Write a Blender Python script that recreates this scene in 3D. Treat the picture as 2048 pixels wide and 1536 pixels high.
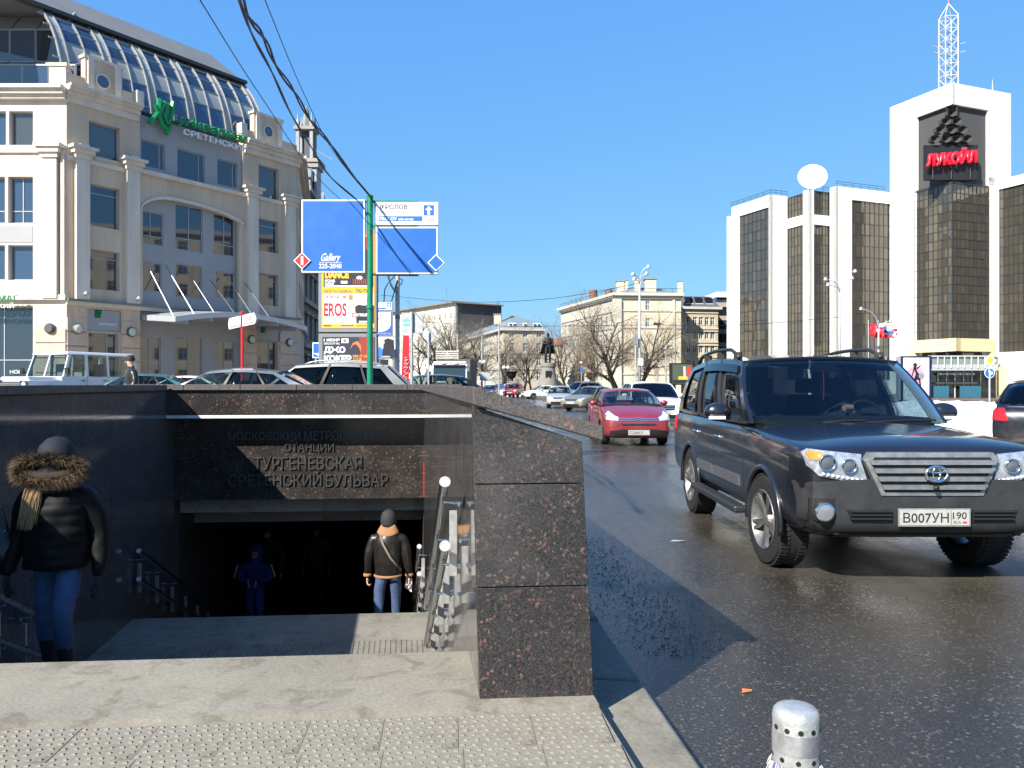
import bpy, bmesh, math, random
from mathutils import Vector, Matrix
from mathutils.bvhtree import BVHTree
R = math.radians
random.seed(7)
S = bpy.context.scene
COL = S.collection
for o in list(bpy.data.objects): bpy.data.objects.remove(o)

# ---------------------------------------------------------------- camera
EYE = 1.58
F = 1593.0                      # focal length in photo pixels (2048 wide)
cam = bpy.data.cameras.new('camera'); camo = bpy.data.objects.new('camera', cam); COL.objects.link(camo)
cam.sensor_width = 36; cam.lens = 36 * F / 2048
cam.clip_start = 0.05; cam.clip_end = 6000
camo.location = (0, 0, EYE); camo.rotation_euler = (R(90), 0, 0)
S.camera = camo
S.render.resolution_x = 1024; S.render.resolution_y = 768

# ---------------------------------------------------------------- sky, sun, exposure
SUN_EL = R(37.4); SUN_AZ = math.atan2(.616, .787)      # the light travels forward and to the right
w = bpy.data.worlds.new('World'); S.world = w; w.use_nodes = True
nt = w.node_tree; bg = nt.nodes['Background']
sky = nt.nodes.new('ShaderNodeTexSky'); sky.sky_type = 'NISHITA'; sky.sun_disc = False
sky.sun_elevation = SUN_EL; sky.sun_rotation = math.pi + SUN_AZ
sky.altitude = 150; sky.air_density = 1.0; sky.dust_density = 0.3; sky.ozone_density = 2.0
# the camera's colour response: the same curve over the whole sky
sp_ = nt.nodes.new('ShaderNodeSeparateColor'); cb_ = nt.nodes.new('ShaderNodeCombineColor'); nt.links.new(sky.outputs[0], sp_.inputs[0])
for i_, (gain_, pw_) in enumerate(((.565, .60), (1.36, .42), (3.70, .09))):
    p_ = nt.nodes.new('ShaderNodeMath'); p_.operation = 'POWER'; p_.inputs[1].default_value = pw_; nt.links.new(sp_.outputs[i_], p_.inputs[0])
    g_ = nt.nodes.new('ShaderNodeMath'); g_.operation = 'MULTIPLY'; g_.inputs[1].default_value = gain_; nt.links.new(p_.outputs[0], g_.inputs[0])
    nt.links.new(g_.outputs[0], cb_.inputs[i_])
nt.links.new(cb_.outputs[0], bg.inputs[0]); bg.inputs[1].default_value = 0.1
sun = bpy.data.lights.new('sun', 'SUN'); sun.energy = 5.0; sun.angle = R(.5); sun.color = (1, .95, .87)
suno = bpy.data.objects.new('sun', sun); COL.objects.link(suno)
LDIR = Vector((math.sin(SUN_AZ) * math.cos(SUN_EL), math.cos(SUN_AZ) * math.cos(SUN_EL), -math.sin(SUN_EL)))
suno.rotation_euler = LDIR.to_track_quat('-Z', 'Y').to_euler(); suno.location = (-20, -25, 40)
S.view_settings.view_transform = 'Standard'; S.view_settings.look = 'None'
S.view_settings.gamma = 1; S.view_settings.use_curve_mapping = False; S.view_settings.exposure = 1.2
# ---------------------------------------------------------------- helpers
def at(px, py, Z):
    "the world point at depth Z seen at pixel (px, py) of the photograph"
    return Vector(((px - 1024) / F * Z, Z, EYE + (768 - py) / F * Z))
def gx(px, Z): return (px - 1024) / F * Z
def gz(py, Z): return EYE + (768 - py) / F * Z
def ray_hit(P, d, px):
    "parameter t where P + t*d (plan) is seen in photo column px"
    k = (px - 1024) / F
    return (k * P[1] - P[0]) / (d[0] - k * d[1])

def tag(o, label=None, cat=None, group=None, kind=None):
    if label: o['label'] = label
    if cat: o['category'] = cat
    if group: o['group'] = group
    if kind: o['kind'] = kind
    return o
def empty(name, loc=(0, 0, 0), rz=0, label=None, cat=None, group=None):
    o = bpy.data.objects.new(name, None); COL.objects.link(o)
    o.location = loc; o.rotation_euler = (0, 0, rz); o.empty_display_size = .1
    return tag(o, label, cat, group)
def link(name, me, mat=None, parent=None, mats=None):
    o = bpy.data.objects.new(name, me); COL.objects.link(o)
    if mats and not me.materials:
        for m in mats: me.materials.append(m)
    elif mat and not me.materials: me.materials.append(mat)
    if parent: o.parent = parent
    return o
def kids(o): return [c for c in bpy.data.objects if c.parent == o]
def copy_tree(o, parent=None):
    c = o.copy(); COL.objects.link(c); c.parent = parent
    for ch in kids(o): copy_tree(ch, c)
    return c

class MB:
    "collects geometry for one mesh object"
    def __init__(s): s.v = []; s.f = []; s.m = []; s.cur = 0
    def add(s, vs, fs):
        b = len(s.v); s.v += [tuple(x) for x in vs]
        s.f += [tuple(b + i for i in f) for f in fs]; s.m += [s.cur] * len(fs); return s
    def box(s, x0, x1, y0, y1, z0, z1, M=None):
        vs = [Vector((x, y, z)) for z in (z0, z1) for y in (y0, y1) for x in (x0, x1)]
        if M is not None: vs = [M @ v for v in vs]
        return s.add(vs, [(0, 2, 3, 1), (4, 5, 7, 6), (0, 1, 5, 4), (2, 6, 7, 3), (0, 4, 6, 2), (1, 3, 7, 5)])
    def hexa(s, p):                      # 8 points: bottom ring of 4, top ring of 4
        return s.add(p, [(3, 2, 1, 0), (4, 5, 6, 7), (0, 1, 5, 4), (1, 2, 6, 5), (2, 3, 7, 6), (3, 0, 4, 7)])
    def prism(s, poly, d):               # extrude a 3D polygon by vector d
        n = len(poly); d = Vector(d); a = [Vector(p) for p in poly]; b = [p + d for p in a]
        return s.add(a + b, [tuple(range(n))[::-1], tuple(range(n, 2 * n))] + [(i, (i + 1) % n, n + (i + 1) % n, n + i) for i in range(n)])
    def tube(s, pts, r, n=6, caps=True, r1=None):
        pts = [Vector(p) for p in pts]; k = len(pts); rings = []
        up = None
        for i, p in enumerate(pts):
            t = (pts[min(i + 1, k - 1)] - pts[max(i - 1, 0)])
            if t.length < 1e-9: t = Vector((0, 0, 1))
            t.normalize()
            if up is None: up = Vector((0, 0, 1)) if abs(t.z) < .9 else Vector((1, 0, 0))
            a = t.cross(up)
            if a.length < 1e-6: a = t.orthogonal()
            a.normalize(); b = a.cross(t); up = b
            rr = r[i] if isinstance(r, (list, tuple)) else (r if r1 is None else r + (r1 - r) * i / max(1, k - 1))
            rings.append([p + a * (math.cos(2 * math.pi * j / n) * rr) + b * (math.sin(2 * math.pi * j / n) * rr) for j in range(n)])
        vs = [q for g in rings for q in g]; fs = []
        for i in range(k - 1):
            for j in range(n):
                fs.append((i * n + j, i * n + (j + 1) % n, (i + 1) * n + (j + 1) % n, (i + 1) * n + j))
        if caps: fs += [tuple(range(n))[::-1], tuple(range((k - 1) * n, k * n))]
        return s.add(vs, fs)
    def bar(s, a, b, wx, wz, up=(0, 0, 1)):
        "a rectangular bar from a to b"
        a = Vector(a); b = Vector(b); t = (b - a).normalized(); u = Vector(up)
        x = t.cross(u)
        if x.length < 1e-6: x = t.orthogonal()
        x.normalize(); z = x.cross(t)
        q = [(-1, -1), (1, -1), (1, 1), (-1, 1)]
        return s.hexa([p + x * (i * wx / 2) + z * (j * wz / 2) for p in (a, b) for i, j in q])
    def lathe(s, prof, n=16, M=None, axis='z', caps=True):
        "prof: list of (radius, height)"
        vs = []; k = len(prof)
        for r, h in prof:
            for j in range(n):
                c, d = math.cos(2 * math.pi * j / n) * r, math.sin(2 * math.pi * j / n) * r
                v = Vector((c, d, h)) if axis == 'z' else (Vector((h, c, d)) if axis == 'x' else Vector((d, h, c)))
                vs.append(M @ v if M is not None else v)
        fs = [(i * n + j, i * n + (j + 1) % n, (i + 1) * n + (j + 1) % n, (i + 1) * n + j) for i in range(k - 1) for j in range(n)]
        if caps: fs += [tuple(range(n))[::-1], tuple(range((k - 1) * n, k * n))]
        return s.add(vs, fs)
    def grid(s, fn, nu, nv, flip=False):
        "surface fn(u, v), u and v in 0..1"
        vs = [fn(i / nu, j / nv) for j in range(nv + 1) for i in range(nu + 1)]
        fs = []
        for j in range(nv):
            for i in range(nu):
                a = j * (nu + 1) + i; q = (a, a + 1, a + nu + 2, a + nu + 1)
                fs.append(q[::-1] if flip else q)
        return s.add(vs, fs)
    def slab(s, fn, nu, nv, off):
        "surface fn with thickness: off(u,v) -> offset vector"
        a = [Vector(fn(i / nu, j / nv)) for j in range(nv + 1) for i in range(nu + 1)]
        b = [p + Vector(off) for p in a] if not callable(off) else [p + Vector(off((k % (nu + 1)) / nu, (k // (nu + 1)) / nv)) for k, p in enumerate(a)]
        n = len(a); fs = []
        for j in range(nv):
            for i in range(nu):
                q = j * (nu + 1) + i; c = (q, q + 1, q + nu + 2, q + nu + 1)
                fs.append(c[::-1]); fs.append(tuple(n + t for t in c))
        rim = [i for i in range(nu + 1)] + [j * (nu + 1) + nu for j in range(1, nv + 1)] + [nv * (nu + 1) + i for i in range(nu - 1, -1, -1)] + [j * (nu + 1) for j in range(nv - 1, 0, -1)]
        m = len(rim)
        fs += [(rim[k], rim[(k + 1) % m], n + rim[(k + 1) % m], n + rim[k]) for k in range(m)]
        return s.add(a + b, fs)
    def mesh(s, name='m', smooth=False, fix=True, auto=None):
        me = bpy.data.meshes.new(name); me.from_pydata(s.v, [], s.f)
        if any(s.m): me.polygons.foreach_set('material_index', s.m)
        if fix:
            bm = bmesh.new(); bm.from_mesh(me); bmesh.ops.recalc_face_normals(bm, faces=bm.faces)
            if auto is not None:
                for e in bm.edges:
                    if len(e.link_faces) == 2 and e.calc_face_angle(0) > auto: e.smooth = False
            bm.to_mesh(me); bm.free()
        if smooth or auto is not None:
            me.polygons.foreach_set('use_smooth', [True] * len(me.polygons))
        me.update(); return me
    def build(s, name, mat=None, parent=None, smooth=False, auto=None, mats=None, loc=None, fix=True):
        o = link(name, s.mesh(name, smooth, fix, auto), mat, parent, mats)
        if loc is not None: o.location = loc
        return o

def boxo(name, mat, parent, x0, x1, y0, y1, z0, z1, M=None, bev=0):
    mb = MB().box(x0, x1, y0, y1, z0, z1, M); o = mb.build(name, mat, parent)
    if bev: bevel(o, bev)
    return o
def bevel(o, wdt, seg=2):
    bm = bmesh.new(); bm.from_mesh(o.data)
    bmesh.ops.bevel(bm, geom=list(bm.edges), offset=wdt, segments=seg, affect='EDGES', profile=.5)
    bm.to_mesh(o.data); bm.free(); o.data.update(); return o
def evaluated(o, keep=False):
    "apply modifiers, return the mesh, remove the temporary object"
    dg = bpy.context.evaluated_depsgraph_get(); dg.update()
    me = bpy.data.meshes.new_from_object(o.evaluated_get(dg))
    if not keep: bpy.data.objects.remove(o)
    return me
def subsurf(me, lv=2):
    o = bpy.data.objects.new('t', me); COL.objects.link(o)
    m = o.modifiers.new('s', 'SUBSURF'); m.levels = lv; m.render_levels = lv
    return evaluated(o)

# ---- text as mesh
FONT_CACHE = {}
def text_mesh(txt, depth=.0, bold=0.0, space=1.0):
    cu = bpy.data.curves.new('txt', 'FONT'); cu.body = txt; cu.size = 1; cu.extrude = depth; cu.offset = bold
    cu.space_character = space; cu.resolution_u = 3
    o = bpy.data.objects.new('t', cu); COL.objects.link(o); me = evaluated(o)
    bpy.data.curves.remove(cu); return me
def text(txt, name, mat, parent, O, X, Y, wd=None, ht=None, depth=0, bold=0, slant=0, space=1.0):
    "place text with its lower-left corner at O, along unit vectors X (reading) and Y (up); fit to width wd and height ht"
    me = text_mesh(txt, 0, bold, space)
    if depth:
        bm = bmesh.new(); bm.from_mesh(me)
        r = bmesh.ops.extrude_face_region(bm, geom=list(bm.faces))
        for v in [g for g in r['geom'] if isinstance(g, bmesh.types.BMVert)]: v.co.z += 1.0
        bm.to_mesh(me); bm.free()
    co = [v.co.copy() for v in me.vertices]
    if not co: return None
    x0 = min(c.x for c in co); x1 = max(c.x for c in co); y0 = min(c.y for c in co); y1 = max(c.y for c in co)
    sy = ht / (y1 - y0) if ht else wd / (x1 - x0)
    sx = wd / (x1 - x0) if wd else sy
    O = Vector(O); X = Vector(X).normalized(); Y = Vector(Y).normalized(); N = X.cross(Y)
    for v in me.vertices:
        c = v.co; xx = (c.x - x0) * sx; yy = (c.y - y0) * sy
        v.co = O + X * (xx + slant * yy) + Y * yy + N * (c.z * depth if depth else 0)
    me.update(); me.materials.clear()
    return link(name, me, mat, parent)

# ---------------------------------------------------------------- materials
MATS = {}
def rgb(h):
    "8-bit sRGB -> linear"
    f = lambda c: (c / 255 / 12.92) if c / 255 <= .04045 else ((c / 255 + .055) / 1.055) ** 2.4
    return tuple(f(c) for c in h)
def mat(name, col, rough=.6, metal=0, spec=.5, noise=0, nscale=8, bump=0, bscale=60, coat=0, col2=None, trans=0, alpha=1, ior=1.45, emit=0, streak=0, obj=True):
    if name in MATS: return MATS[name]
    m = bpy.data.materials.new(name); m.use_nodes = True; MATS[name] = m
    t = m.node_tree; b = t.nodes['Principled BSDF']; L = t.links.new
    b.inputs['Base Color'].default_value = (*col, 1); b.inputs['Roughness'].default_value = rough
    b.inputs['Metallic'].default_value = metal; b.inputs['Specular IOR Level'].default_value = spec
    b.inputs['Coat Weight'].default_value = coat; b.inputs['Coat Roughness'].default_value = .04
    b.inputs['IOR'].default_value = ior
    if trans: b.inputs['Transmission Weight'].default_value = trans
    if alpha < 1: b.inputs['Alpha'].default_value = alpha
    if emit: b.inputs['Emission Color'].default_value = (*col, 1); b.inputs['Emission Strength'].default_value = emit
    if noise or bump or col2:
        tc = t.nodes.new('ShaderNodeTexCoord'); src = tc.outputs['Object']
        if streak:
            mp = t.nodes.new('ShaderNodeMapping'); mp.inputs['Scale'].default_value = (1, 1, streak); L(src, mp.inputs[0]); src = mp.outputs[0]
        if noise or col2:
            n = t.nodes.new('ShaderNodeTexNoise'); n.inputs['Scale'].default_value = nscale; n.inputs['Detail'].default_value = 8; n.inputs['Roughness'].default_value = .65
            L(src, n.inputs['Vector'])
            r = t.nodes.new('ShaderNodeValToRGB'); r.color_ramp.elements[0].position = .3; r.color_ramp.elements[1].position = .7
            c2 = col2 if col2 else tuple(c * (1 - noise) for c in col)
            r.color_ramp.elements[0].color = (*c2, 1); r.color_ramp.elements[1].color = (*(col if col2 else tuple(min(1, c * (1 + noise * .4)) for c in col)), 1)
            L(n.outputs['Fac'], r.inputs[0]); L(r.outputs[0], b.inputs['Base Color'])
            rr = t.nodes.new('ShaderNodeMapRange'); rr.inputs['To Min'].default_value = max(0, rough - .12 * (noise > 0)); rr.inputs['To Max'].default_value = min(1, rough + .15 * (noise > 0))
            L(n.outputs['Fac'], rr.inputs['Value']); L(rr.outputs[0], b.inputs['Roughness'])
        if bump:
            n2 = t.nodes.new('ShaderNodeTexNoise'); n2.inputs['Scale'].default_value = bscale; n2.inputs['Detail'].default_value = 5
            L(src, n2.inputs['Vector'])
            bp = t.nodes.new('ShaderNodeBump'); bp.inputs['Strength'].default_value = bump; bp.inputs['Distance'].default_value = .01
            L(n2.outputs['Fac'], bp.inputs['Height']); L(bp.outputs[0], b.inputs['Normal'])
    return m
def nodes(name):
    m = bpy.data.materials.new(name); m.use_nodes = True; MATS[name] = m
    t = m.node_tree; return m, t, t.nodes['Principled BSDF'], t.links.new
def ramp(t, els, interp='LINEAR'):
    r = t.nodes.new('ShaderNodeValToRGB'); r.color_ramp.interpolation = interp
    while len(r.color_ramp.elements) < len(els): r.color_ramp.elements.new(.5)
    for e, (p, c) in zip(r.color_ramp.elements, els): e.position = p; e.color = (*c, 1) if len(c) == 3 else c
    return r
def tnoise(t, L, src, scale, detail=5, rough=.6, dist=0):
    n = t.nodes.new('ShaderNodeTexNoise'); n.inputs['Scale'].default_value = scale; n.inputs['Detail'].default_value = detail
    n.inputs['Roughness'].default_value = rough; n.inputs['Distortion'].default_value = dist; L(src, n.inputs['Vector']); return n
def mixc(t, L, fac, a, b, mode='MIX'):
    m = t.nodes.new('ShaderNodeMix'); m.data_type = 'RGBA'; m.blend_type = mode
    for sck, v in ((m.inputs[0], fac), (m.inputs[6], a), (m.inputs[7], b)):
        if isinstance(v, (int, float)): sck.default_value = v
        elif isinstance(v, tuple): sck.default_value = (*v, 1) if len(v) == 3 else v
        else: L(v, sck)
    return m.outputs[2]

# granite: near-black ground, red-brown feldspar flecks, polished
def granite(name, rough, fleck, base=(.012, .011, .011), streaky=0, fscale=26):
    m, t, b, L = nodes(name)
    tc = t.nodes.new('ShaderNodeTexCoord'); src = tc.outputs['Object']
    v = t.nodes.new('ShaderNodeTexVoronoi'); v.inputs['Scale'].default_value = fscale; v.inputs['Randomness'].default_value = 1
    d = tnoise(t, L, src, 9, 3); mx = t.nodes.new('ShaderNodeMix'); mx.data_type = 'RGBA'; mx.blend_type = 'ADD'; mx.inputs[0].default_value = .09
    L(src, mx.inputs[6]); L(d.outputs['Color'], mx.inputs[7]); L(mx.outputs[2], v.inputs['Vector'])
    big = tnoise(t, L, src, 3.2, 4)
    sp = t.nodes.new('ShaderNodeSeparateColor'); L(v.outputs['Color'], sp.inputs[0])
    pick = t.nodes.new('ShaderNodeMath'); pick.operation = 'GREATER_THAN'; pick.inputs[1].default_value = .60; L(sp.outputs[0], pick.inputs[0])
    core = ramp(t, [(.0, (1, 1, 1)), (.26, (1, 1, 1)), (.46, (0, 0, 0))]); L(v.outputs['Distance'], core.inputs[0])
    pm = t.nodes.new('ShaderNodeMath'); pm.operation = 'MULTIPLY'; L(pick.outputs[0], pm.inputs[0]); L(core.outputs[0], pm.inputs[1])
    bgm = ramp(t, [(.36, (.25, .25, .25)), (.62, (1, 1, 1))]); L(big.outputs['Fac'], bgm.inputs[0])
    pm2 = t.nodes.new('ShaderNodeMath'); pm2.operation = 'MULTIPLY'; L(pm.outputs[0], pm2.inputs[0]); L(bgm.outputs[0], pm2.inputs[1])
    fine = tnoise(t, L, src, 120, 4, .7); fr = ramp(t, [(.42, base), (.60, tuple(c * 2.6 + .012 for c in base)), (.75, (.085, .06, .052))]); L(fine.outputs['Fac'], fr.inputs[0])
    fcol = mixc(t, L, sp.outputs[1], fleck, tuple(min(1, c * 1.9 + .05) for c in fleck))
    fg = mixc(t, L, fine.outputs['Fac'], fcol, tuple(c * .35 for c in fleck))
    colr = mixc(t, L, pm2.outputs[0], fr.outputs[0], fg)
    dust = tnoise(t, L, src, 2.2, 8, .7); dm = ramp(t, [(.45, (0, 0, 0)), (.8, (.26, .26, .26))]); L(dust.outputs['Fac'], dm.inputs[0])
    colr = mixc(t, L, dm.outputs[0], colr, (.16, .145, .13))
    if streaky:
        mp = t.nodes.new('ShaderNodeMapping'); mp.inputs['Scale'].default_value = (7, 7, .5); L(src, mp.inputs[0])
        st = tnoise(t, L, mp.outputs[0], 6, 6, .75); sr = ramp(t, [(.42, (0, 0, 0)), (.72, (streaky,) * 3)]); L(st.outputs['Fac'], sr.inputs[0])
        colr = mixc(t, L, sr.outputs[0], colr, (.3, .29, .28))
    L(colr, b.inputs['Base Color'])
    rr = t.nodes.new('ShaderNodeMapRange'); rr.inputs['To Min'].default_value = rough * .6; rr.inputs['To Max'].default_value = rough * 1.7
    L(dust.outputs['Fac'], rr.inputs['Value']); L(rr.outputs[0], b.inputs['Roughness'])
    b.inputs['Specular IOR Level'].default_value = .5
    return m
G_PIER = granite('granite_pier', .34, (.125, .06, .046), fscale=50)
G_POL = granite('granite_polished', .05, (.10, .05, .036), streaky=.55)
G_LEFT = granite('granite_left_wall', .085, (.07, .055, .05), base=(.026, .026, .028), streaky=.15)
G_WALL = granite('granite_wall', .12, (.13, .06, .042), base=(.010, .009, .008))
G_COPE = granite('granite_coping', .55, (.17, .08, .055), base=(.03, .026, .024), fscale=38)

def concrete(name, base, dark, scale=1.0, rough=.85):
    m, t, b, L = nodes(name)
    tc = t.nodes.new('ShaderNodeTexCoord'); src = tc.outputs['Object']
    n1 = tnoise(t, L, src, 1.1 * scale, 8, .7); n2 = tnoise(t, L, src, 55 * scale, 6, .7); n3 = tnoise(t, L, src, 6 * scale, 6, .6, .8)
    r1 = ramp(t, [(.32, dark), (.62, base)]); L(n1.outputs['Fac'], r1.inputs[0])
    r2 = ramp(t, [(.3, (.62, .62, .62)), (.7, (1.15, 1.15, 1.15))]); L(n2.outputs['Fac'], r2.inputs[0])
    c = mixc(t, L, .8, r1.outputs[0], r2.outputs[0], 'MULTIPLY')
    r3 = ramp(t, [(.52, (1, 1, 1)), (.66, (.62, .59, .55))]); L(n3.outputs['Fac'], r3.inputs[0])
    c = mixc(t, L, .75, c, r3.outputs[0], 'MULTIPLY'); L(c, b.inputs['Base Color'])
    b.inputs['Roughness'].default_value = rough
    bp = t.nodes.new('ShaderNodeBump'); bp.inputs['Strength'].default_value = .5; bp.inputs['Distance'].default_value = .004
    L(n2.outputs['Fac'], bp.inputs['Height']); L(bp.outputs[0], b.inputs['Normal'])
    return m
CONC = concrete('concrete_slab', (.255, .232, .180), (.185, .167, .13))
CONC_S = concrete('concrete_step', (.22, .208, .175), (.14, .13, .108))
CONC_K = concrete('concrete_kerb', (.26, .24, .185), (.12, .11, .088), .9)
CONC_B = concrete('concrete_beam', (.34, .33, .31), (.26, .25, .235))

def wet_asphalt():
    m, t, b, L = nodes('wet_asphalt')
    tc = t.nodes.new('ShaderNodeTexCoord'); src = tc.outputs['Object']
    fine = tnoise(t, L, src, 85, 5, .75); mid = tnoise(t, L, src, .45, 5, .55, .5); big = tnoise(t, L, src, .22, 4, .55)
    r1 = ramp(t, [(.36, (.015, .014, .0115)), (.54, (.045, .041, .0335)), (.66, (.11, .10, .08))]); L(fine.outputs['Fac'], r1.inputs[0])
    r2 = ramp(t, [(.35, (.62, .60, .58)), (.66, (1.25, 1.2, 1.1))]); L(mid.outputs['Fac'], r2.inputs[0])
    vo = t.nodes.new('ShaderNodeTexVoronoi'); vo.inputs['Scale'].default_value = 46; L(src, vo.inputs['Vector'])
    vs = t.nodes.new('ShaderNodeSeparateColor'); L(vo.outputs['Color'], vs.inputs[0])
    vp = ramp(t, [(.60, (0, 0, 0)), (1.0, (1, 1, 1))]); L(vs.outputs[0], vp.inputs[0])
    vd = ramp(t, [(.25, (1, 1, 1)), (.5, (0, 0, 0))]); L(vo.outputs['Distance'], vd.inputs[0])
    vm = t.nodes.new('ShaderNodeMath'); vm.operation = 'MULTIPLY'; L(vp.outputs[0], vm.inputs[0]); L(vd.outputs[0], vm.inputs[1])
    cc = mixc(t, L, 1.0, r1.outputs[0], r2.outputs[0], 'MULTIPLY')
    L(mixc(t, L, vm.outputs[0], cc, (.125, .117, .097)), b.inputs['Base Color'])
    tm = t.nodes.new('ShaderNodeMapping'); tm.inputs['Rotation'].default_value = (0, 0, -.1); tm.inputs['Scale'].default_value = (.85, .06, 1); L(src, tm.inputs[0])
    trk = tnoise(t, L, tm.outputs[0], 1.0, 4, .55, .3)
    ad = t.nodes.new('ShaderNodeMath'); ad.operation = 'ADD'; L(trk.outputs['Fac'], ad.inputs[0]); L(mid.outputs['Fac'], ad.inputs[1])
    rr = ramp(t, [(.43, (.11, .11, .11)), (.58, (.48, .48, .48))])
    hf = t.nodes.new('ShaderNodeMath'); hf.operation = 'MULTIPLY'; hf.inputs[1].default_value = .5; L(ad.outputs[0], hf.inputs[0])
    L(hf.outputs[0], rr.inputs[0]); L(rr.outputs[0], b.inputs['Roughness'])
    b.inputs['Specular IOR Level'].default_value = .40
    bp = t.nodes.new('ShaderNodeBump'); bp.inputs['Strength'].default_value = .5; bp.inputs['Distance'].default_value = .006
    hs = t.nodes.new('ShaderNodeMath'); hs.operation = 'ADD'; L(fine.outputs['Fac'], hs.inputs[0]); L(vm.outputs[0], hs.inputs[1])
    L(hs.outputs[0], bp.inputs['Height']); L(bp.outputs[0], b.inputs['Normal'])
    return m
ASPH = wet_asphalt()

def m_steel(): return mat('brushed_steel', (.62, .61, .59), .22, 1, noise=.25, nscale=30)
STEEL = m_steel()
GLASS_CAR = None
def car_glass(name, tint, alpha, rough=.02):
    "thin tinted glass: mirror-like Fresnel over a see-through tint"
    m, t, b, L = nodes(name)
    out = t.nodes['Material Output']
    gl = t.nodes.new('ShaderNodeBsdfGlossy'); gl.inputs['Roughness'].default_value = rough; gl.inputs['Color'].default_value = (1, 1, 1, 1)
    tr = t.nodes.new('ShaderNodeBsdfTransparent'); tr.inputs['Color'].default_value = (*tint, 1)
    fr = t.nodes.new('ShaderNodeFresnel'); fr.inputs['IOR'].default_value = 1.42
    ge = t.nodes.new('ShaderNodeNewGeometry'); iv = t.nodes.new('ShaderNodeMath'); iv.operation = 'SUBTRACT'; iv.inputs[0].default_value = 1; L(ge.outputs['Backfacing'], iv.inputs[1])
    ml = t.nodes.new('ShaderNodeMath'); ml.operation = 'MULTIPLY'; L(fr.outputs[0], ml.inputs[0]); L(iv.outputs[0], ml.inputs[1])
    mx = t.nodes.new('ShaderNodeMixShader'); L(ml.outputs[0], mx.inputs[0]); L(tr.outputs[0], mx.inputs[1]); L(gl.outputs[0], mx.inputs[2])
    L(mx.outputs[0], out.inputs['Surface']); t.nodes.remove(b)
    return m
GLASS = car_glass('car_glass', (.68, .74, .74), .5)
GLASS_DARK = car_glass('privacy_glass', (.16, .17, .18), .1)
GLASS_HERO = car_glass('windscreen_glass', (.56, .63, .66), .5)
def window_glass(name, col, rough=.04, spec=.9):
    return mat(name, col, rough, 0, spec, ior=1.6)
WG_DARK = window_glass('window_glass_dark', (.012, .016, .022))
WG_BLUE = window_glass('window_glass_blue', (.02, .045, .09), .03, 1.0)
WG_GREY = window_glass('window_glass_grey', (.05, .055, .06), .08)
BLACK = mat('black_plastic', (.012, .012, .013), .5, noise=.3, nscale=20)
BLACK_TRIM = mat('car_black_trim', (.02, .02, .021), .45)
RUBBER = mat('tyre_rubber', (.013, .013, .013), .75, bump=.3, bscale=40, noise=.4, nscale=14)
CHROME = mat('chrome', (.75, .75, .76), .12, 1)
SILVER = mat('satin_silver', (.52, .51, .49), .38, .7, noise=.25, nscale=15)
ALLOY = mat('alloy_rim', (.27, .265, .26), .4, .8, noise=.35, nscale=12)
LAMP_CLEAR = mat('lamp_clear', (.75, .77, .80), .08, .55, 1)
LAMP_BULB = mat('lamp_lit', (1, .93, .75), .3, 0, emit=2.2)
AMBER = mat('amber_lens', (.85, .20, .03), .12, 0, .8)
REDL = mat('red_lens', (.45, .01, .015), .12, 0, .8)
WHITE = mat('white_paint', (.78, .78, .76), .5, noise=.12, nscale=5)
SNOW = mat('dirty_snow', (.82, .83, .85), .8, col2=(.62, .62, .62), nscale=3, bump=.6, bscale=14)
# ---------------------------------------------------------------- the stairwell's skewed frame
M0 = Vector((-.141, 3.52))
CX, SX = math.cos(R(4.5)), math.sin(R(4.5)); CY, SY = math.cos(R(8)), math.sin(R(8))
def ML(lx, ly, z): return Vector((M0.x + lx * CX - ly * SY, M0.y + lx * SX + ly * CY, z))
def mlbox(mb, x0, x1, y0, y1, z0, z1):
    return mb.hexa([ML(x0, y0, z0), ML(x1, y0, z0), ML(x1, y1, z0), ML(x0, y1, z0), ML(x0, y0, z1), ML(x1, y0, z1), ML(x1, y1, z1), ML(x0, y1, z1)])
WL = -3.6                     # inner face of the left stair wall (lx); the right one is lx = 0
PORT = 8.0                    # ly of the portal band; text wall .4 further
SLAB = .2
# ---------------------------------------------------------------- ground, road, pavements
gm = mat('city_ground', (.20, .185, .16), .9, col2=(.13, .12, .105), nscale=.6, bump=.3, bscale=20)
g = MB(); BIG = 2600
hx0, hx1, hy0, hy1 = WL - .4, .3, .3, PORT + .6
for a in ((-BIG, hx0, -BIG, BIG), (hx1, BIG, -BIG, BIG), (hx0, hx1, -BIG, hy0), (hx0, hx1, hy1, BIG)):
    g.add([ML(a[0], a[2], -.02), ML(a[1], a[2], -.02), ML(a[1], a[3], -.02), ML(a[0], a[3], -.02)], [(0, 1, 2, 3)])
tag(g.build('ground', gm), kind='structure')
KD = Vector((-.0975, .9952)); KP = Vector((.743, 3.03))          # outer kerb line
def kerb(y, off=0): return KP.x + (y - KP.y) * KD.x / KD.y + off
rd = MB()
ys = [-40, 0, 6, 12, 18, 30, 60, 112]
for a, b in zip(ys, ys[1:]):
    rd.add([(kerb(a), a, 0), (70, a, 0), (70, b, 0), (kerb(b) if b < 112 else -14, b, 0)], [(0, 1, 2, 3)])
tag(rd.build('road', ASPH), kind='structure')
pv = mat('pavement_asphalt', (.33, .30, .255), .85, col2=(.24, .22, .19), nscale=1.5, bump=.4, bscale=60)
pl = MB()
mlbox(pl, -70, WL - .53, -8, PORT + .75, -.015, .42); mlbox(pl, -70, .45, PORT + .75, 46, -.015, .45)
tag(pl.build('pavement', pv), kind='structure')
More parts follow.
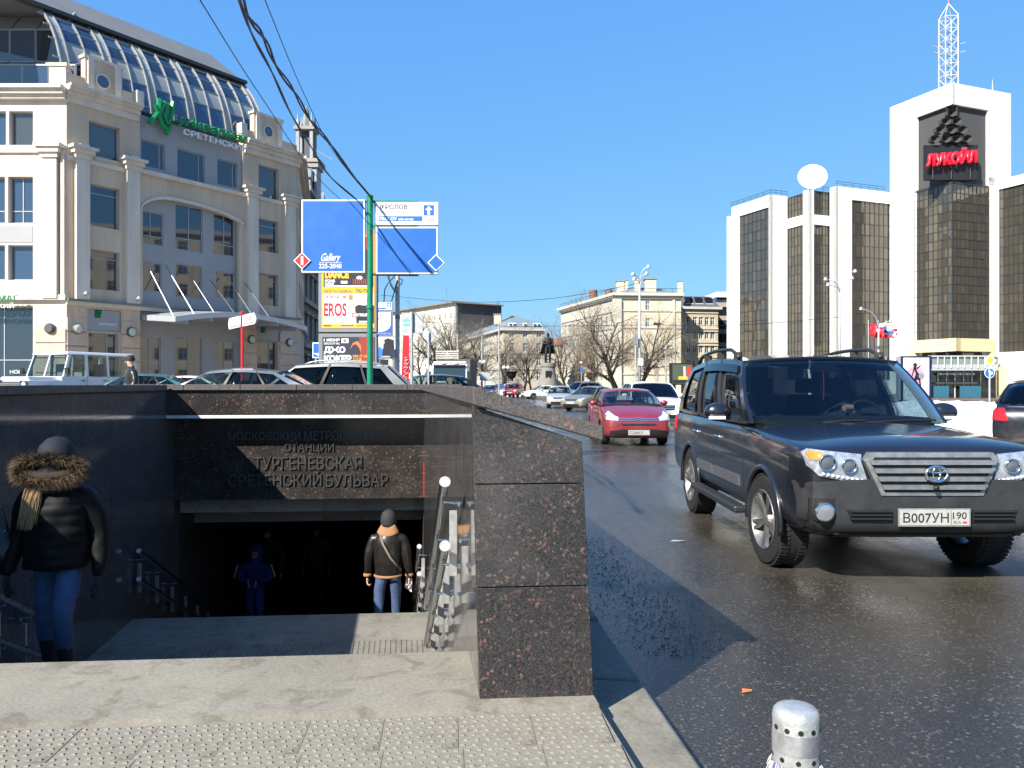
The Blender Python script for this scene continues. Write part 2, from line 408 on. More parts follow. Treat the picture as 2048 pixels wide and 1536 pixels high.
# near slab in front of the stairs, kerb stones along the road
sl = MB(); mlbox(sl, -14, .5, -.13, .6, -.9, SLAB); mlbox(sl, -14, .5, -12, -.13, -.9, SLAB - .012)
slab = tag(sl.build('entrance_slab', CONC), kind='structure')
def studs():
    mb = MB(); mb.box(0, .298, 0, .298, 0, .014)
    for i in range(7):
        for j in range(7):
            x = .022 + i * .0425; y = .022 + j * .0425; o = .006 if j % 2 else -.006
            mb.hexa([Vector(p) for p in ((x - .009 + o, y - .005, .014), (x + .009 + o, y - .008, .014), (x + .009 + o, y + .005, .014), (x - .009 + o, y + .008, .014), (x - .006 + o, y - .003, .019), (x + .006 + o, y - .005, .019), (x + .006 + o, y + .003, .019), (x - .006 + o, y + .005, .019))])
    return mb.mesh('tactile_tile')
stud_me = studs(); stud_me.materials.append(CONC)
rnd = random.Random(3)
for r_ in range(4):
    for c_ in range(16):
        o = link('tactile_tile', stud_me, None, slab); o.location = ML(.47 - .3 * (c_ + 1), -.20 - .3 * (r_ + 1), SLAB - .012 + rnd.uniform(-.002, .001))
        o.rotation_euler = (0, 0, R(4.5))
kb = empty('kerb'); kb['kind'] = 'structure'
y = -4.0; k = 0
while y < 16:
    ln = 1.0; q = MB(); g_ = .006
    a, b = y + g_, y + ln - g_; dz = rnd.uniform(-.012, .012)
    p = [(kerb(a, -.30), a), (kerb(a), a), (kerb(b), b), (kerb(b, -.30), b)]
    q.hexa([(*p[0], -.2), (*p[1], -.2), (*p[2], -.2), (*p[3], -.2), (*p[0], .115 + dz), (*p[1], .10 + dz), (*p[2], .10 + dz), (*p[3], .115 + dz)])
    o = q.build('kerb_stone', CONC_K, kb); bevel(o, .018, 2); y += ln
gut = MB()
for a, b in ((-12, 0), (0, 6), (6, 12)):
    gut.add([(kerb(a, -.60), a, .055), (kerb(a, -.295), a, .055), (kerb(b, -.295), b, .055), (kerb(b, -.60), b, .055)], [(0, 1, 2, 3)])
tag(gut.build('gutter_strip', mat('gutter_dark', (.06, .055, .05), .9, noise=.4, nscale=9, bump=.6, bscale=50)), kind='structure')  # dark floor of the gap between slab and kerb stones
# dirt heap lying along the kerb, in the shadow
db = MB(); rr = random.Random(5)
for i in range(2600):
    y = rr.uniform(4.6, 8.2); x = kerb(y, .05) + abs(rr.gauss(.40, .17)); s = rr.uniform(.002, .008)
    a = rr.random() * 6.3
    db.add([(x + s * math.cos(a + k * 1.57) * rr.uniform(.6, 1.2), y + s * math.sin(a + k * 1.57), .002) for k in range(4)] + [(x, y, s * rr.uniform(.5, 1.0))], [(0, 1, 4), (1, 2, 4), (2, 3, 4), (3, 0, 4)])
tag(db.build('road_grit', mat('grit', (.035, .033, .03), .9)), 'dark wet grit gathered on the road along the kerb', 'grit', kind='stuff')

# ---------------------------------------------------------------- stairs, landing, underpass floor
stairs = empty('stairs'); stairs['kind'] = 'structure'
def flight(y0, z0, n, run=.33, rise=.15):
    for i in range(n):
        mb = MB(); mlbox(mb, WL - .05, .03, y0 + run * i - .02, y0 + run * (i + 1), z0 - rise * (i + 1) - .28, z0 - rise * (i + 1))
        mb.build('step', CONC_S, stairs)
flight(.6, SLAB, 9)
LZ = SLAB - 1.5
lb = MB(); mlbox(lb, WL - .05, .03, 3.55, 6.6, LZ - .3, LZ); lb.build('landing', CONC_S, stairs)
tb = MB()
for i in range(60):
    for j in range(8):
        x = -.12 - i * .058; y = 4.95 + j * .075
        c = ML(x, y, LZ)
        tb.box(c.x - .012, c.x + .012, c.y - .028, c.y + .028, LZ, LZ + .007)
tag(tb.build('tactile_ribs', CONC_S, stairs), kind='stuff')
flight(6.6, LZ, 12)
FZ = LZ - .15 * 12
fl = MB(); mlbox(fl, WL - .3, .3, 6.6 + .33 * 12 - .02, 34, FZ - .3, FZ - .0)
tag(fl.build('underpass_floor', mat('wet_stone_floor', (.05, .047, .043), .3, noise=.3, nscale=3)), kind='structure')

# ---------------------------------------------------------------- metro entrance
ent = empty('metro_entrance', (0, 0, 0), 0, 'dark polished granite underpass entrance with station names above the stairs', 'metro entrance')
core = mat('wall_core', (.05, .047, .044), .9)
def piece(name, m, x0, x1, y0, y1, z0, z1, par=None):
    mb = MB(); mlbox(mb, x0, x1, y0, y1, z0, z1); return mb.build(name, m, par or ent)
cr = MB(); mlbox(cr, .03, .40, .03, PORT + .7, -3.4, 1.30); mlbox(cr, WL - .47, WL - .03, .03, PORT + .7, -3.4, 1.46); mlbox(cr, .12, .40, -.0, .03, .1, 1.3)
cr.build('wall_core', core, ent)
# pier front: three slabs, leaning a little
def pier_panel(z0, z1, top):
    def sh(z): return -.032 * (z - SLAB) / 1.3
    def shr(z): return -.060 * (z - SLAB) / 1.3
    g_ = .0025; a, b = z0 + g_, z1 - g_
    bl, br = b if not top else 1.485, b if not top else 1.325
    p = [ML(sh(a) - .004, -.03, a), ML(.5 + shr(a), -.03, a), ML(.5 + shr(a), .03, a), ML(sh(a) - .004, .03, a), ML(sh(bl) - .004, -.03, bl), ML(.5 + shr(br), -.03, br), ML(.5 + shr(br), .03, br), ML(sh(bl) - .004, .03, bl)]
    o = MB().hexa(p).build('granite_panel', G_PIER, ent); bevel(o, .002, 1)
pier_panel(SLAB - .05, .687, False); pier_panel(.687, 1.14, False); pier_panel(1.14, 1.5, True)
# side walls: rows and columns of slabs; the road side of the right wall too
zr = [-3.4, -2.3, -1.35, -.62, -.16, .30, .76, 1.22]
yc = [0.031 + i * (PORT + .37) / 6 for i in range(7)]
for i in range(6):
    for j in range(len(zr)):
        z1 = zr[j + 1] if j + 1 < len(zr) else 1.487
        if z1 < .25 - .47 * max(0, yc[i + 1] - .6) - 1.4: pass
        g_ = .0014
        piece('granite_panel', G_POL, -.002, .03, yc[i] + g_, yc[i + 1] - g_, zr[j] + g_, z1 - g_)
        piece('granite_panel', G_LEFT, WL - .03, WL + .002, yc[i] + g_, yc[i + 1] - g_, zr[j] + g_, z1 - g_)
        if j >= 4: piece('granite_panel', G_PIER, .40, .432, yc[i] + g_, yc[i + 1] - g_, zr[j] + g_, min(z1, 1.325) - g_)
for z0, z1 in ((SLAB - .05, .687), (.687, 1.14), (1.14, 1.485)): piece('granite_panel', G_PIER, WL - .5, WL - .002, -.03, .03, z0 + .002, z1 - .002)
# coping slabs
def cope(x0, z0, x1, z1, y0, y1):
    t0, t1 = .082, .066
    p = [ML(x0, y0, z0), ML(x1, y0, z1), ML(x1, y1, z1), ML(x0, y1, z0), ML(x0, y0, z0 + t0), ML(x1, y0, z1 + t1), ML(x1, y1, z1 + t1), ML(x0, y1, z0 + t0)]
    o = MB().hexa(p).build('coping_slab', G_COPE, ent); bevel(o, .006, 1)
for i in range(7):
    a = -.07 + i * 1.14; b = a + 1.137
    cope(-.037, 1.489, .535, 1.328, a, b); cope(WL + .037, 1.489, WL - .535, 1.328, a, b)
n = 6
for i in range(n):
    x0 = WL - .53 + i * (4.66 / n)
    o = piece('coping_slab', G_COPE, x0 + .0015, x0 + 4.66 / n - .0015, PORT - .05, PORT + .75, 1.491, 1.574); bevel(o, .006, 1)
# portal: projecting band with a white strip, then the recessed name wall
ps = MB(); mlbox(ps, WL - .4, .4, PORT + .03, PORT + .7, 1.10, 1.49); mlbox(ps, WL - .4, .4, PORT + .44, PORT + .7, -.10, 1.10)
ps.build('wall_core', core, ent)
for i in range(5):
    x0 = WL + i * .72
    piece('granite_panel', G_WALL, x0 + .0015, x0 + .7185, PORT, PORT + .03, 1.142, 1.489)
    for z0, z1 in ((-.11, .29), (.292, .69), (.692, 1.095)): piece('granite_panel', G_WALL, x0 + .0015, x0 + .7185, PORT + .4, PORT + .44, z0, z1 - .002)
piece('white_strip', mat('strip_white', (.62, .61, .58), .5, noise=.2, nscale=6), WL, 0, PORT - .012, PORT + .05, 1.098, 1.140)
piece('band_soffit', core, WL, 0, PORT + .05, PORT + .4, 1.10, 1.12)
piece('red_edge_strip', mat('red_strip', (.35, .02, .02), .4), -.010, -.003, PORT + .38, PORT + .398, -.10, .42)
# lettering on the name wall
LET = mat('bronze_letters', (.11, .105, .10), .38, .7, noise=.3, nscale=30)
Xd = Vector((CX, SX, 0)); TW = PORT + .398
def name_line(s, xa, xb, y0, y1):
    # position from the pixels, on the plane of the name wall
    P = ML(0, TW, 0); d = (-CX, -SX)
    t0 = ray_hit((P.x, P.y), d, xa); t1 = ray_hit((P.x, P.y), d, xb)
    A = Vector((P.x + d[0] * t0, P.y + d[1] * t0)); zz = A.y
    text(s, 'lettering', LET, ent, (A.x, A.y, gz(y1, zz)), Xd, (0, 0, 1), wd=abs(t1 - t0), ht=(y1 - y0) / F * zz, depth=.022, bold=.0)
name_line('МОСКОВСКИЙ', 457, 601, 859, 881); name_line('МЕТРОПОЛИТЕН', 609, 777, 862, 881)
name_line('СТАНЦИИ', 570, 668, 887, 906)
name_line('ТУРГЕНЕВСКАЯ', 508, 724, 914, 940)
name_line('СРЕТЕНСКИЙ', 457, 643, 943, 973); name_line('БУЛЬВАР', 652, 776, 949, 973)
# ceiling beams and the corridor behind
piece('ceiling_beam', CONC_B, WL, 0, PORT + .72, PORT + 1.1, -.34, -.06); piece('ceiling_beam', CONC_B, WL, 0, PORT + 1.5, PORT + 1.9, -.62, -.30)
cl = MB(); mlbox(cl, WL - .4, .4, PORT + .7, 34, -.06, .0 - .03); mlbox(cl, WL - .4, .4, PORT + 1.9, 34, -.5, -.34)
mlbox(cl, WL - .4, WL, PORT + .7, 34, FZ, -.05); mlbox(cl, 0, .4, PORT + .7, 34, FZ, -.05); mlbox(cl, WL - .4, .4, 34, 34.4, FZ - .3, 0)
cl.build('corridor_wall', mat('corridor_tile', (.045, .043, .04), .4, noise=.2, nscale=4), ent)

# ---------------------------------------------------------------- handrails
def handrail(lx, side, y0, z0, y1, z1, label, nb):
    "two round rails on brackets with flat upright plates; side = +1 when the wall is to the right"
    h = empty('handrail', ML(lx, y0, z0), 0, label, 'handrail')
    h.location = (0, 0, 0)
    def L_(t, dz=0, dx=0): return ML(lx + dx, y0 + (y1 - y0) * t, z0 + (z1 - z0) * t + dz)
    for dz, r in ((.86, .028), (.52, .028)):
        mb = MB(); mb.tube([L_(0, dz), L_(1, dz)], r, 14); o = mb.build('rail', STEEL, h, auto=.6)
        e = MB(); a = L_(0, dz); d = (L_(1, dz) - a).normalized()
        e.tube([a - d * .006, a + d * .004], r * 1.06, 18); e.build('end_cap', SILVER, h, auto=.6)
    for i in range(nb):
        t = .05 + .9 * i / (nb - 1)
        for dz in (.86, .52):
            b = MB(); b.tube([L_(t, dz - .03), L_(t, dz - .055), L_(t, dz - .06, side * .10)], .008, 6); b.box(*[c for p, q in zip(L_(t, dz - .065, side * .085), (.006, .012, .012)) for c in (p - q, p + q)])
            b.build('bracket', STEEL, h, auto=.6)
        p = L_(t, .76, side * .055); q = L_(t, .40, side * .055)
        u = MB(); u.hexa([q + Vector((-.022, -.009, 0)), q + Vector((.022, -.009, 0)), q + Vector((.022, .009, 0)), q + Vector((-.022, .009, 0)), p + Vector((-.022, -.009, 0)), p + Vector((.022, -.009, 0)), p + Vector((.022, .009, 0)), p + Vector((-.022, .009, 0))])
        bevel(u.build('upright_plate', SILVER, h), .002, 1)
    return h
handrail(-.115, 1, .72, SLAB - .0, 3.75, LZ, 'double steel handrail on the sunlit right wall beside the upper flight', 5)
handrail(-.115, 1, 6.45, LZ, 10.4, FZ, 'short far steel handrail on the right wall at the lower flight', 6)
handrail(WL + .115, -1, .72, SLAB - .0, 3.75, LZ, 'shaded steel handrail on the left wall behind the woman', 7)
handrail(WL + .115, -1, 6.45, LZ, 10.4, FZ, 'dim steel handrail on the left wall running down into the underpass', 6)
# ================================================================ department store on the left
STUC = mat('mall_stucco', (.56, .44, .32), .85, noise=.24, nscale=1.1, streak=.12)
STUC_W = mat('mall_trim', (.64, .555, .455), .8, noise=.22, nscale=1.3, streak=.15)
PINK = mat('mall_rustic', (.56, .42, .31), .85, noise=.26, nscale=1.4, streak=.3)
PANEL = mat('mall_panel_grey', (.30, .295, .295), .45, noise=.08, nscale=.6)
FRAME = mat('mall_window_frame', (.30, .32, .35), .4)
RIBW = mat('mall_rib_metal', (.30, .30, .285), .45, .4)
ROOFG = mat('mall_roof_grey', (.16, .165, .16), .6, noise=.15, nscale=.5)
SPAND = mat('mall_spandrel', (.26, .28, .27), .35, noise=.08, nscale=.8)
MG = [window_glass('mall_glass_%d' % i, c, .03, 1.0) for i, c in enumerate(((.010, .016, .026), (.02, .03, .045), (.05, .055, .06), (.012, .02, .03)))]
MGB = window_glass('mall_glass_sky', (.03, .055, .10), .02, 1.0)
MGZ = 45.0
MO = Vector((gx(133, MGZ), MGZ)); MA = R(34)
Md = Vector((math.sin(MA), math.cos(MA))); Mn = Vector((math.cos(MA), -math.sin(MA)))
def FM(u, w_, z): return Vector((MO.x + u * Md.x + w_ * Mn.x, MO.y + u * Md.y + w_ * Mn.y, z))
def UM(px): return ray_hit(MO, Md, px)
def ZM(px, py): u = UM(px); return gz(py, MO.y + u * Md.y)
mall = empty('department_store', (MO.x, MO.y, 0), 0, 'cream department store with glazed barrel roof and arched entrance bay behind the parked cars', 'building')
mall.location = (0, 0, 0)
G0 = .45
def fbox(mb, u0, u1, w0, w1, z0, z1):
    return mb.hexa([FM(u0, w0, z0), FM(u1, w0, z0), FM(u1, w1, z0), FM(u0, w1, z0), FM(u0, w0, z1), FM(u1, w0, z1), FM(u1, w1, z1), FM(u0, w1, z1)])
def fb(name, m, u0, u1, w0, w1, z0, z1, par=None): return fbox(MB(), u0, u1, w0, w1, z0, z1).build(name, m, par or mall)
UE = UM(596)
zc = ZM(133, 169)          # main cornice top
zg = ZM(131, 600)          # ground-floor cornice
def wall_with_holes(name, m, u0, u1, z0, z1, holes, th=.45, fn=None, par=None):
    "a wall with window openings: a lattice of boxes between the openings"
    fn = fn or FM
    us = sorted({u0, u1, *[h[0] for h in holes], *[h[1] for h in holes]}); zs = sorted({z0, z1, *[h[2] for h in holes], *[h[3] for h in holes]})
    us = [u for u in us if u0 <= u <= u1]; zs = [z for z in zs if z0 <= z <= z1]
    bm = bmesh.new(); cache = {}
    def V(u, w_, z):
        k = (round(u, 4), w_, round(z, 4))
        if k not in cache: cache[k] = bm.verts.new(fn(u, w_, z))
        return cache[k]
    def solid(i, j):
        if i < 0 or j < 0 or i >= len(us) - 1 or j >= len(zs) - 1: return False
        cu = (us[i] + us[i + 1]) / 2; cz = (zs[j] + zs[j + 1]) / 2
        return not any(h[0] < cu < h[1] and h[2] < cz < h[3] for h in holes)
    for i in range(len(us) - 1):
        for j in range(len(zs) - 1):
            if not solid(i, j): continue
            a, b, c, d = us[i], us[i + 1], zs[j], zs[j + 1]
            bm.faces.new((V(a, 0, c), V(b, 0, c), V(b, 0, d), V(a, 0, d))); bm.faces.new((V(a, -th, c), V(a, -th, d), V(b, -th, d), V(b, -th, c)))
            for (di, dj, q) in ((-1, 0, ((a, c), (a, d))), (1, 0, ((b, c), (b, d))), (0, -1, ((a, c), (b, c))), (0, 1, ((a, d), (b, d)))):
                if not solid(i + di, j + dj):
                    (p, q_), (r, s) = q
                    bm.faces.new((V(p, 0, q_), V(r, 0, s), V(r, -th, s), V(p, -th, q_)))
    bmesh.ops.recalc_face_normals(bm, faces=bm.faces)
    me = bpy.data.meshes.new(name); bm.to_mesh(me); bm.free()
    return link(name, me, m, par or mall)
def window(u0, u1, z0, z1, glass, fn=FM, rec=.28, bars=(), par=None, frame=None, sill=True, ft=.07, blind=0):
    fr = MB(); q = fn
    def bx(mb, a, b, c, d, w0, w1): mb.hexa([q(a, w0, c), q(b, w0, c), q(b, w1, c), q(a, w1, c), q(a, w0, d), q(b, w0, d), q(b, w1, d), q(a, w1, d)])
    bx(fr, u0, u1, z0, z0 + ft, -rec - .05, -rec + .03); bx(fr, u0, u1, z1 - ft, z1, -rec - .05, -rec + .03)
    bx(fr, u0, u0 + ft, z0 + ft, z1 - ft, -rec - .05, -rec + .03); bx(fr, u1 - ft, u1, z0 + ft, z1 - ft, -rec - .05, -rec + .03)
    for k, f_ in bars:
        if k == 'h': z = z0 + (z1 - z0) * f_; bx(fr, u0 + ft, u1 - ft, z - ft * .4, z + ft * .4, -rec - .04, -rec + .02)
        else: u = u0 + (u1 - u0) * f_; bx(fr, u - ft * .4, u + ft * .4, z0 + ft, z1 - ft, -rec - .041, -rec + .021)
    o = fr.build('window', frame or FRAME, par or mall); o['kind'] = 'stuff' if False else None
    del o['kind']
    g = MB(); bx(g, u0 + ft * .5, u1 - ft * .5, z0 + ft * .5, z1 - ft * .5, -rec - .03, -rec - .012); g.build('pane', glass, o)
    return o
rw = random.Random(11)
# --- right-hand (shaded) facade: window rectangles from the photograph
def rect(xl, xr, yt, yb): return (UM(xl), UM(xr), ZM(xl, yb), ZM(xl, yt))
cols = [rect(178, 240, 240, 309), rect(177, 239, 366, 450), rect(177, 239, 497, 577), rect(177, 237, 664, 775),
        rect(517, 558, 328, 391), rect(514, 557, 435, 500), rect(514, 557, 545, 609), rect(514, 556, 682, 775)]
uA, uB = UM(280), UM(486)
zs5 = ZM(281, 330)          # top of the spandrel (sill of the fifth floor)
arch_spring = ZM(280, 417); arch_top = ZM(356, 402)
zgb = zg - .35
wall_with_holes('wall', STUC, 0, uA, zg, zc, [c for c in cols[:3]])
wall_with_holes('wall', STUC, uB, UE, zg, zc, [c for c in cols[4:7]])
wall_with_holes('ground_floor_wall', PINK, 0, uA, G0 - .3, zg - .25, [cols[3], rect(175, 242, 617, 661)])
wall_with_holes('ground_floor_wall', PINK, uB, UE, G0 - .3, zg - .25, [cols[7], rect(513, 562, 648, 681)])
for i, c in enumerate(cols):
    window(*c, MG[rw.randrange(4)] if i not in (0, 4) else MG[2], bars=((('h', .80),) if i in (1, 2, 5, 6) else (('v', .68),) if i in (3, 7) else ()))
for c, px in ((rect(175, 242, 617, 661), 186), (rect(513, 562, 648, 681), 523)):
    fb('sign_panel', PANEL, c[0] + .02, c[1] - .02, -.2, -.06, c[2] + .02, c[3] - .02)
# rustication grooves read as separate courses: thin proud bands
for (ua, ub) in ((0.02, cols[3][0] - .1), (cols[3][1] + .15, uA - .02), (uB + .02, cols[7][0] - .1), (cols[7][1] + .15, UE - .02)):
    for k in range(6):
        z0 = G0 + .05 + k * .82; z1 = min(z0 + .74, zg - .3)
        fb('rustic_course', PINK, ua, ub, 0.002, .07, z0, z1)
# ground cornice, main cornice, pilasters
for (z0, z1, ww) in ((zg - .25, zg - .02, .16), (zg - .02, zg + .10, .34)):
    fb('cornice', STUC_W if ww < .2 else ROOFG, -.05, UE + .05, -.1, ww, z0, z1)
def cornice(ua, ub, zt, big=1):
    for a, b, ww in ((0, .16, .62), (.16, .32, .48), (.32, .58, .28), (.58, .95, .14)): fb('cornice', STUC_W, ua, ub, -.3, ww * big, zt - b, zt - a)
cornice(-.05, uA - .1, zc); cornice(uB + .1, UE + .1, zc)
pil = [(148, 175), (249, 275), (491, 512), (566, 586)]
for a, b in pil:
    ua, ub = UM(a), UM(b); zt = ZM(a, 292 + (a - 148) * .235)
    p = fb('pilaster', STUC_W, ua, ub, -.05, .30, zg + .1, zt - .7)
    for q, (z0, z1, e) in enumerate(((zt - .7, zt - .42, .08), (zt - .42, zt - .16, .2), (zt - .16, zt, .34))): fb('capital', STUC_W, ua - e, ub + e, -.05, .30 + e, z0, z1, p)
    fb('capital_lamp', SILVER, (ua + ub) / 2 - .25, (ua + ub) / 2 + .25, .2, .5, zt + .02, zt + .12, p)
# string course over the pilasters between the bays
fb('string_course', STUC_W, 0, uA, -.1, .12, ZM(200, 322) - .35, ZM(200, 322) - .1); fb('string_course', STUC_W, uB, UE, -.1, .12, ZM(540, 395) - .35, ZM(540, 395) - .1)
# --- entrance bay: grey panel wall set back behind the arch
recs = [(285, 332, 277, 330), (357, 412, 295, 357), (437, 477, 316, 368)]
top_holes = [rect(*r) for r in recs]
zpt = ZM(281, 228)
wall_with_holes('panel_wall', PANEL, uA, uB, zs5 - .3, zpt, top_holes, fn=lambda u, w_, z: FM(u, w_ - .12, z))
for h in top_holes: window(*h, MG[3], fn=lambda u, w_, z: FM(u, w_ - .12, z), rec=.15, bars=(('v', .8),))
fb('sill_cornice', STUC_W, uA - .1, uB + .1, -.1, .22, zs5 - .5, zs5 - .25)
# arched spandrel wall
def arch_z(u):
    um = UM(352); hw = uB - um if u > um else um - uA
    k = (u - um) / hw; drop = (arch_top - ZM(484, 450)) if u > um else (arch_top - arch_spring)
    return arch_top - drop * (1 - math.sqrt(max(0, 1 - (k * .96) ** 2))) / (1 - math.sqrt(1 - .96 ** 2))
N = 26; sp = MB(); us = [uA + (uB - uA) * i / N for i in range(N + 1)]
for a, b in zip(us, us[1:]):
    sp.hexa([FM(a, -.35, arch_z(a)), FM(b, -.35, arch_z(b)), FM(b, .0, arch_z(b)), FM(a, .0, arch_z(a)), FM(a, -.35, zs5 - .5), FM(b, -.35, zs5 - .5), FM(b, 0, zs5 - .5), FM(a, 0, zs5 - .5)])
bm_ = sp.build('arch_spandrel', STUC, mall)
tr = MB()
for a, b in zip(us, us[1:]): tr.hexa([FM(a, -.1, arch_z(a) - .02), FM(b, -.1, arch_z(b) - .02), FM(b, .1, arch_z(b) - .02), FM(a, .1, arch_z(a) - .02), FM(a, -.1, arch_z(a) + .16), FM(b, -.1, arch_z(b) + .16), FM(b, .1, arch_z(b) + .16), FM(a, .1, arch_z(a) + .16)])
tr.build('arch_trim', STUC_W, mall)
# slim jamb piers at the sides of the arch
fb('jamb', STUC, uA - .02, uA + .18, -.3, .0, zg, arch_spring + .2); fb('jamb', STUC, uB - .30, uB + .02, -.3, .0, zg, ZM(484, 450) + .3)
rw_ = [(282, 333, 417, 484), (357, 412, 405, 497), (434, 476, 425, 507), (285, 330, 520, 580), (357, 411, 525, 594), (438, 476, 541, 595)]
inner = [rect(*r) for r in rw_]
gf = [rect(283, 328, 672, 775), rect(356, 411, 672, 775), rect(435, 476, 682, 775)]
FI = lambda u, w_, z: FM(u, w_ - .35, z)
wall_with_holes('panel_wall', PANEL, uA, uB, zg + .0, arch_top + .3, inner, fn=FI)
for i, h in enumerate(inner): window(*h, MG[(0, 3, 0, 1, 0, 3)[i]], fn=FI, rec=.1, bars=((('h', .26), ('v', .5)) if i < 3 else ()))
wall_with_holes('ground_floor_wall', PANEL, uA, uB, G0 - .3, zg - .25, gf, fn=FI)
for h in gf: window(*h, MG[1], fn=FI, rec=.1, bars=(('h', .5), ('v', .5)))
# parapet pieces with roundels
def parapet(xa, xb, yt, yr, xr):
    ua, ub = UM(xa), UM(xb); zt = ZM(xa, yt)
    fb('parapet_block', STUC, ua, ub, -.55, -.08, zc, zt); fb('parapet_cap', STUC_W, ua - .1, ub + .1, -.62, .0, zt, zt + .16)
    for e in (ua + .12, ub - .12 - .35): fb('parapet_pier', STUC_W, e, e + .35, -.1, .03, zc, zt)
    u = UM(xr); z = ZM(xr, yr); rg = MB(); gl = MB(); n = 24; r = .36
    ring = lambda rr, w_: [FM(u + rr * math.cos(2 * math.pi * k / n), w_, z + rr * math.sin(2 * math.pi * k / n)) for k in range(n)]
    A, B, C = ring(r + .1, -.02), ring(r, -.02), ring(r, -.075)
    A2 = ring(r + .1, -.079)
    rg.add(A + B + C + A2, [(k, (k + 1) % n, n + (k + 1) % n, n + k) for k in range(n)] + [(n + k, n + (k + 1) % n, 2 * n + (k + 1) % n, 2 * n + k) for k in range(n)] + [(k, (k + 1) % n, 3 * n + (k + 1) % n, 3 * n + k) for k in range(n)])
    o = rg.build('roundel', STUC_W, mall); gl.add(ring(r, -.074), [tuple(range(n))]); gl.build('pane', MGB, o)
parapet(172, 246, 113, 163, 207); parapet(510, 566, 225, 263, 538)
fb('parapet_wall', STUC, 0, uA - .1, -.5, -.12, zc, zc + .75); fb('parapet_wall', STUC, uB + .1, UE, -.5, -.12, zc, zc + .75)
fb('parapet_post', STUC_W, UM(484) - .2, UM(484) + .25, -.3, .25, zc - .1, zc + 1.0); fb('parapet_post', STUC_W, UM(276) - .2, UM(276) + .25, -.3, .25, zc - .1, zc + .9)
# --- glazed barrel roof
VA, VB_ = 5.2, 7.3; zv = zc - 1.2; W0 = -.75
def vault(u, th): return FM(u, W0 - VA * (1 - math.cos(th)), zv + VB_ * math.sin(th))
uv0, uv1 = UM(128), UM(546)
th_rows = [0, 13, 25, 36, 46, 56, 65]
ribs = [UM(x) for x in (150, 243, 324, 400, 474, 542)]
ribs = [r - (0.0) for r in ribs]; allr = sorted(ribs + [(a + b) / 2 for a, b in zip(ribs, ribs[1:])])
for i in range(len(allr) - 1):
    a, b = allr[i], allr[i + 1]
    for j in range(6):
        t0, t1 = R(th_rows[j]), R(th_rows[j + 1])
        m = SPAND if j in (2, 5) else (MGB if j < 2 else (MG[3] if rw.random() < .75 else MGB))
        mb = MB(); off = rw.uniform(-.02, .02)
        mb.slab(lambda s, t: vault(a + .05 + (b - a - .1) * s, t0 + (t1 - t0) * t + .004), 1, 3, (0, 0, -.03))
        mb.build('roof_spandrel' if m is SPAND else 'roof_pane', m, mall)
def rib(u, wd, dep, m):
    mb = MB(); n = 16; th = [R(-1) + R(67) * k / n for k in range(n + 1)]
    for k in range(n):
        P = []
        for t in (th[k], th[k + 1]):
            c = vault(u, t); nv = (vault(u, t) - FM(u, W0 - VA, zv)); nv.normalize()
            P.append([c + Vector((Md.x, Md.y, 0)) * s * wd / 2 + nv * e for s, e in ((-1, -.05), (1, -.05), (1, dep), (-1, dep))])
        mb.hexa(P[0] + P[1])
    mb.build('roof_rib', m, mall)
for r in ribs: rib(r - .24, .07, .12, RIBW); rib(r + .24, .07, .12, RIBW); rib(r, .40, .04, SPAND)
for a, b in zip(ribs, ribs[1:]): rib((a + b) / 2, .06, .10, RIBW)
for t in th_rows:
    mb = MB(); c0, c1 = vault(uv0, R(t)), vault(uv1 - .1, R(t)); mb.bar(c0, c1, .07, .09); mb.build('roof_purlin', RIBW, mall)
# roof slab over the vault, its end gable and the block behind
ztop = zv + VB_ * math.sin(R(65)); wt = W0 - VA * (1 - math.cos(R(65)))
rf = MB(); ue = UM(483) + 1.2
rf.hexa([FM(uv0 - 8, wt + .5, ztop - .05), FM(ue + 1.4, wt + .5, ztop - .05), FM(ue + 1.4, wt - 7, ztop + .2), FM(uv0 - 8, wt - 7, ztop + .2), FM(uv0 - 8, wt - 1.6, ztop + 2.0), FM(ue + .2, wt - 1.6, ztop + 2.0), FM(ue + .2, wt - 7, ztop + 2.2), FM(uv0 - 8, wt - 7, ztop + 2.2)])
rf.build('roof', ROOFG, mall)
fb('roof_gutter', mat('mall_gutter', (.05, .05, .05), .6), uv0 - 8, ue + 1.6, wt + .3, wt + .75, ztop - .2, ztop + .02)
gb = MB(); n = 12; th = [R(66) * k / n for k in range(n + 1)]
pts = [vault(uv1, t) for t in th] + [FM(uv1, W0 - 12, zv + VB_ * math.sin(R(66))), FM(uv1, W0 - 12, zv)]
gb.prism(pts, FM(uv1 - .3, 0, 0) - FM(uv1, 0, 0)); gb.build('gable_wall', SPAND, mall)
bb = MB(); fbox(bb, -.3, UE - .02, -14, -.47, G0 - .3, zc - .05); bb.build('building_core', mat('core_dark', (.06, .06, .06), .9), mall)
# --- end beyond the last pilaster: facade turning away
E0 = FM(UE, 0, 0); ed = Vector((math.sin(R(-13)), math.cos(R(-13)))); en = Vector((math.cos(R(-13)), -math.sin(R(-13))))
def FE(u, w_, z): return Vector((E0.x + u * ed.x + w_ * en.x, E0.y + u * ed.y + w_ * en.y, z))
eh = [(2 + i * 3.2, 3.9 + i * 3.2, zg + 1 + k * 3.5, zg + 3.2 + k * 3.5) for i in range(4) for k in range(3)]
wall_with_holes('wall', STUC, 0, 15, G0 - .3, zc, eh, fn=FE)
for h in eh: window(*h, MG[rw.randrange(4)], fn=FE)
for (z0, z1, ww) in ((zg - .25, zg + .1, .3), (zc - .6, zc - .3, .3), (zc - .3, zc, .6)):
    mb = MB(); mb.hexa([FE(0, -.2, z0), FE(15, -.2, z0), FE(15, ww, z0), FE(0, ww, z0), FE(0, -.2, z1), FE(15, -.2, z1), FE(15, ww, z1), FE(0, ww, z1)]); mb.build('cornice', STUC_W, mall)
